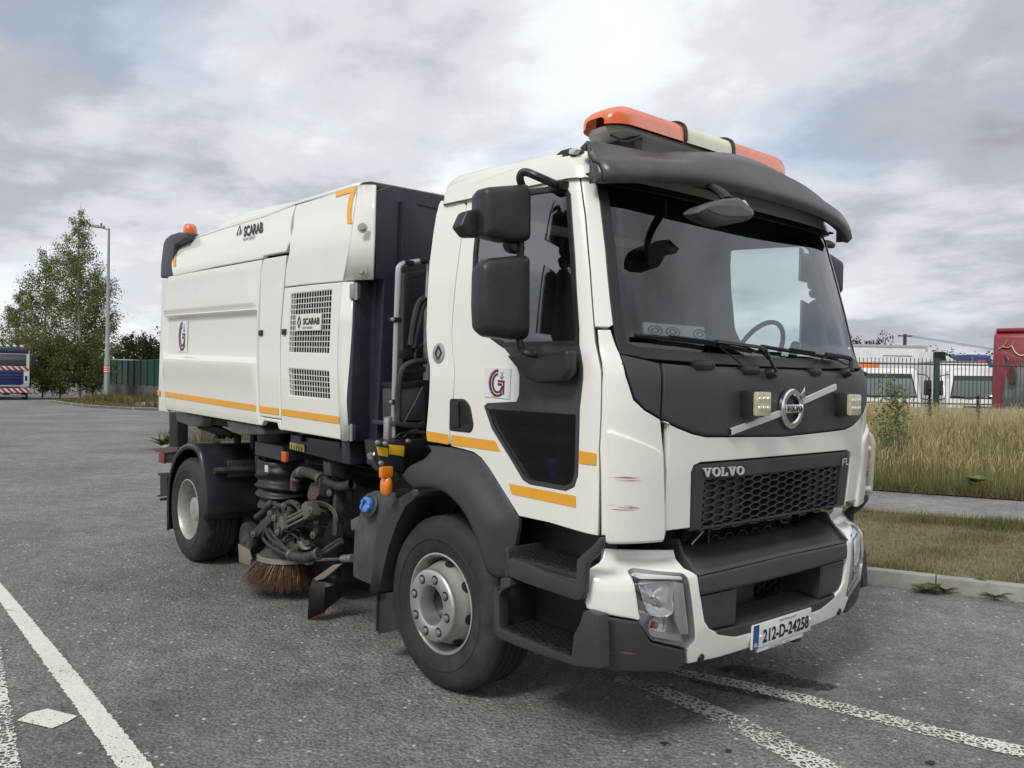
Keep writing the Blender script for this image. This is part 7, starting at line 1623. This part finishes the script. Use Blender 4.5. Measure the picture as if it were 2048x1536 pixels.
bv_ = Veh('blue_vehicle', 1968, 40, 'dark blue vehicle roof with a red lamp behind the white van', 0, 'truck'); bv_.side('cab', [(0, .6), (0, 2.4), (.3, 3.15), (.6, 3.25), (2.2, 3.25), (2.2, .6)], -.5, .5, mat('blue_roof', (.02, .035, .13), .4), .1); bv_.box('red_lamp', (-.3, -.05, 2.75), (.05, .1, 2.95), mat('red_lamp', (.6, .08, .06), .4), .02)
ch = Veh('coach', 2090, 22.5, 'dark red coach with cream swoosh emblem at the yard fence', R(-35), 'coach')
red = mat('maroon_coach_paint', (.23, .02, .035), .3, coat=.6, var=.06)
ch.side('body', [(0, .35), (-.02, 1.2), (.02, 2.6), (.14, 3.1), (.4, 3.24), (11, 3.24), (11, .35)], -1.25, 1.25, red, .08)
ch.box('roof_pod', (-1.2, .2, 3.18), (1.2, 3.5, 3.30), red, .05)
wq = [(-.55, .95), (-.62, 1.3), (-.55, 1.9), (-.25, 2.25), (.3, 2.35), (1.0, 2.35), (1.1, 1.9), (1.05, 1.2), (.95, .95)]
ch.poly('windscreen', [(x-.38, -.03, z) for x, z in wq], -.02, mat('yard_screen', (.05, .065, .065)), .01)
sq = mat('cream_emblem', (.70, .62, .38), .5)
for pts in ([(-.80, 2.70), (-.68, 2.80), (-.60, 2.98)], [(-.72, 2.76), (-.55, 2.74), (-.44, 2.92)], [(-.50, 2.80), (-.40, 2.60), (-.24, 2.52), (-.12, 2.66), (-.20, 2.80)], [(-.12, 2.66), (-.02, 2.78), (.0, 2.92)]): mesh('emblem', *g_tube([ch.P(x-.30, .01, z) for x, z in pts], (.045, .02), seg=6, flat=.3), sq, ch.root)
for k in range(7):
    a = k*.14; mesh('speed_line', *g_tube([ch.P(-1.18+.04*k, .015, 2.85-.05*k), ch.P(-1.0+.1*k, -.0, 2.45-.02*k), ch.P(-.9+.12*k, -.025, 1.7+.02*k)], .006, seg=4), mat('pale_pink_line', (.45, .2, .22), .5), ch.root)
mesh('mirror', *g_loft([[ch.P(-.78+math.cos(q)*.10*k, -.25+d, 1.95+math.sin(q)*.25*k) for q in np.linspace(0, 6.28, 25)[:-1]] for d, k in ((0, .05), (.0, .9), (.03, 1), (.07, .9), (.07, .05))], closed=True), mat('coach_mirror_red', (.10, .02, .025), .3, coat=.6), ch.root)
mesh('mirror_arm', *g_tube([ch.P(-.95, 0, 2.5), ch.P(-.88, -.2, 2.45), ch.P(-.75, -.24, 2.2)], .03), red, ch.root)
for s in (-1, 1): ch.box('headlight', (s*.95-.18, -.06, .7), (s*.95+.18, .02, .95), MATS['lamp_grey'], .03)
for y in (2.2, 8.0): mesh('wheel', *g_lathe([(0, 0), (.3, 0), (.45, .02), (.5, 0), (.5, -.3)], ch.P(-1.24, y, .5), -ch.r, 20), rubber, ch.root)
for y in range(6): mesh('side_window', *g_prism([ch.P(-1.262, .9+y*1.6, 1.75), ch.P(-1.262, 2.35+y*1.6, 1.75), ch.P(-1.262, 2.35+y*1.6, 2.75), ch.P(-1.262, .9+y*1.6, 2.75)], -ch.r*.01), mat('yard_screen', (.05, .065, .065)), ch.root, smooth=0)
# --- telegraph pole with wires
tpo = DP(1808, 775, 70); tpr = root('telegraph_pole', (tpo.x, tpo.y, 0), 'wooden telegraph pole with crossarm far behind the box trailer', 'pole'); rr0 = Vector((RT.x, RT.y, 0)).normalized()
mesh('pole', *g_cyl((tpo.x, tpo.y, 0), (tpo.x, tpo.y, 6.1), .14, 10), barkd, tpr); mesh('crossarm', *g_tube([Vector((tpo.x, tpo.y, 5.95))-rr0*.6, Vector((tpo.x, tpo.y, 5.95))+rr0*.6], .06, seg=6), barkd, tpr)
for s in (-.5, 0, .5):
    a = Vector((tpo.x, tpo.y, 6.0))+rr0*s; b = DP(2250, 722, 80)+rr0*s; mid = a.lerp(b, .5)+Vector((0, 0, -.35)); mesh('wire', *g_tube([a, mid, b], .012, seg=4, n=8), gap_m, tpr)
# --- sapling and dry dock stems in the meadow
sp0 = ZP(1776, 935, .45); spz = zg(sp0.x, sp0.y)
sp0 = ZP(1776, 938, spz+.1); spb = Vector((sp0.x, sp0.y, zg(sp0.x, sp0.y)))
hs_ = 1.55
tree('sapling', tuple(spb), hs_, 'young green sapling standing in the tall meadow grass', 91, lambda t: .36*(1-.65*t), .027, 1250, ((.16, .21, .10), (.20, .25, .12), (.12, .165, .07)), .012, mat('sapling_bark', (.10, .05, .035), .8), 22, lowest=.22, cluster=.13, up=1.1, cat='sapling', lt=.28)
for i, (px, y0, y1) in enumerate(((1859, 778, 850), (1956, 792, 848))):
    p = DP(px, (y0+y1)/2, 17.5); zt, zb_2 = DP(px, y0, 17.5).z, zg(p.x, p.y); g = np.random.default_rng(100+i); nL = 420
    r = root('dock_stem', (p.x, p.y, zb_2), ('tall dark brown dock stem before the green fence post', 'shorter dark brown dock stem in front of the wide-screened truck')[i], 'plant')
    mesh('stem', *g_tube([(p.x, p.y, zb_2), (p.x+.02, p.y, (zt+zb_2)/2), (p.x, p.y, zt)], (.012, .004), seg=5), barkd, r)
    tt = g.uniform(.45, 1, nL); Cc = np.c_[p.x+g.normal(0, .03, nL)*(1.3-tt), p.y+g.normal(0, .03, nL)*(1.3-tt), zb_2+(zt-zb_2)*tt]; leaves('seed_spike', Cc, .018, ((.05, .025, .018), (.07, .035, .02)), r, 110+i)
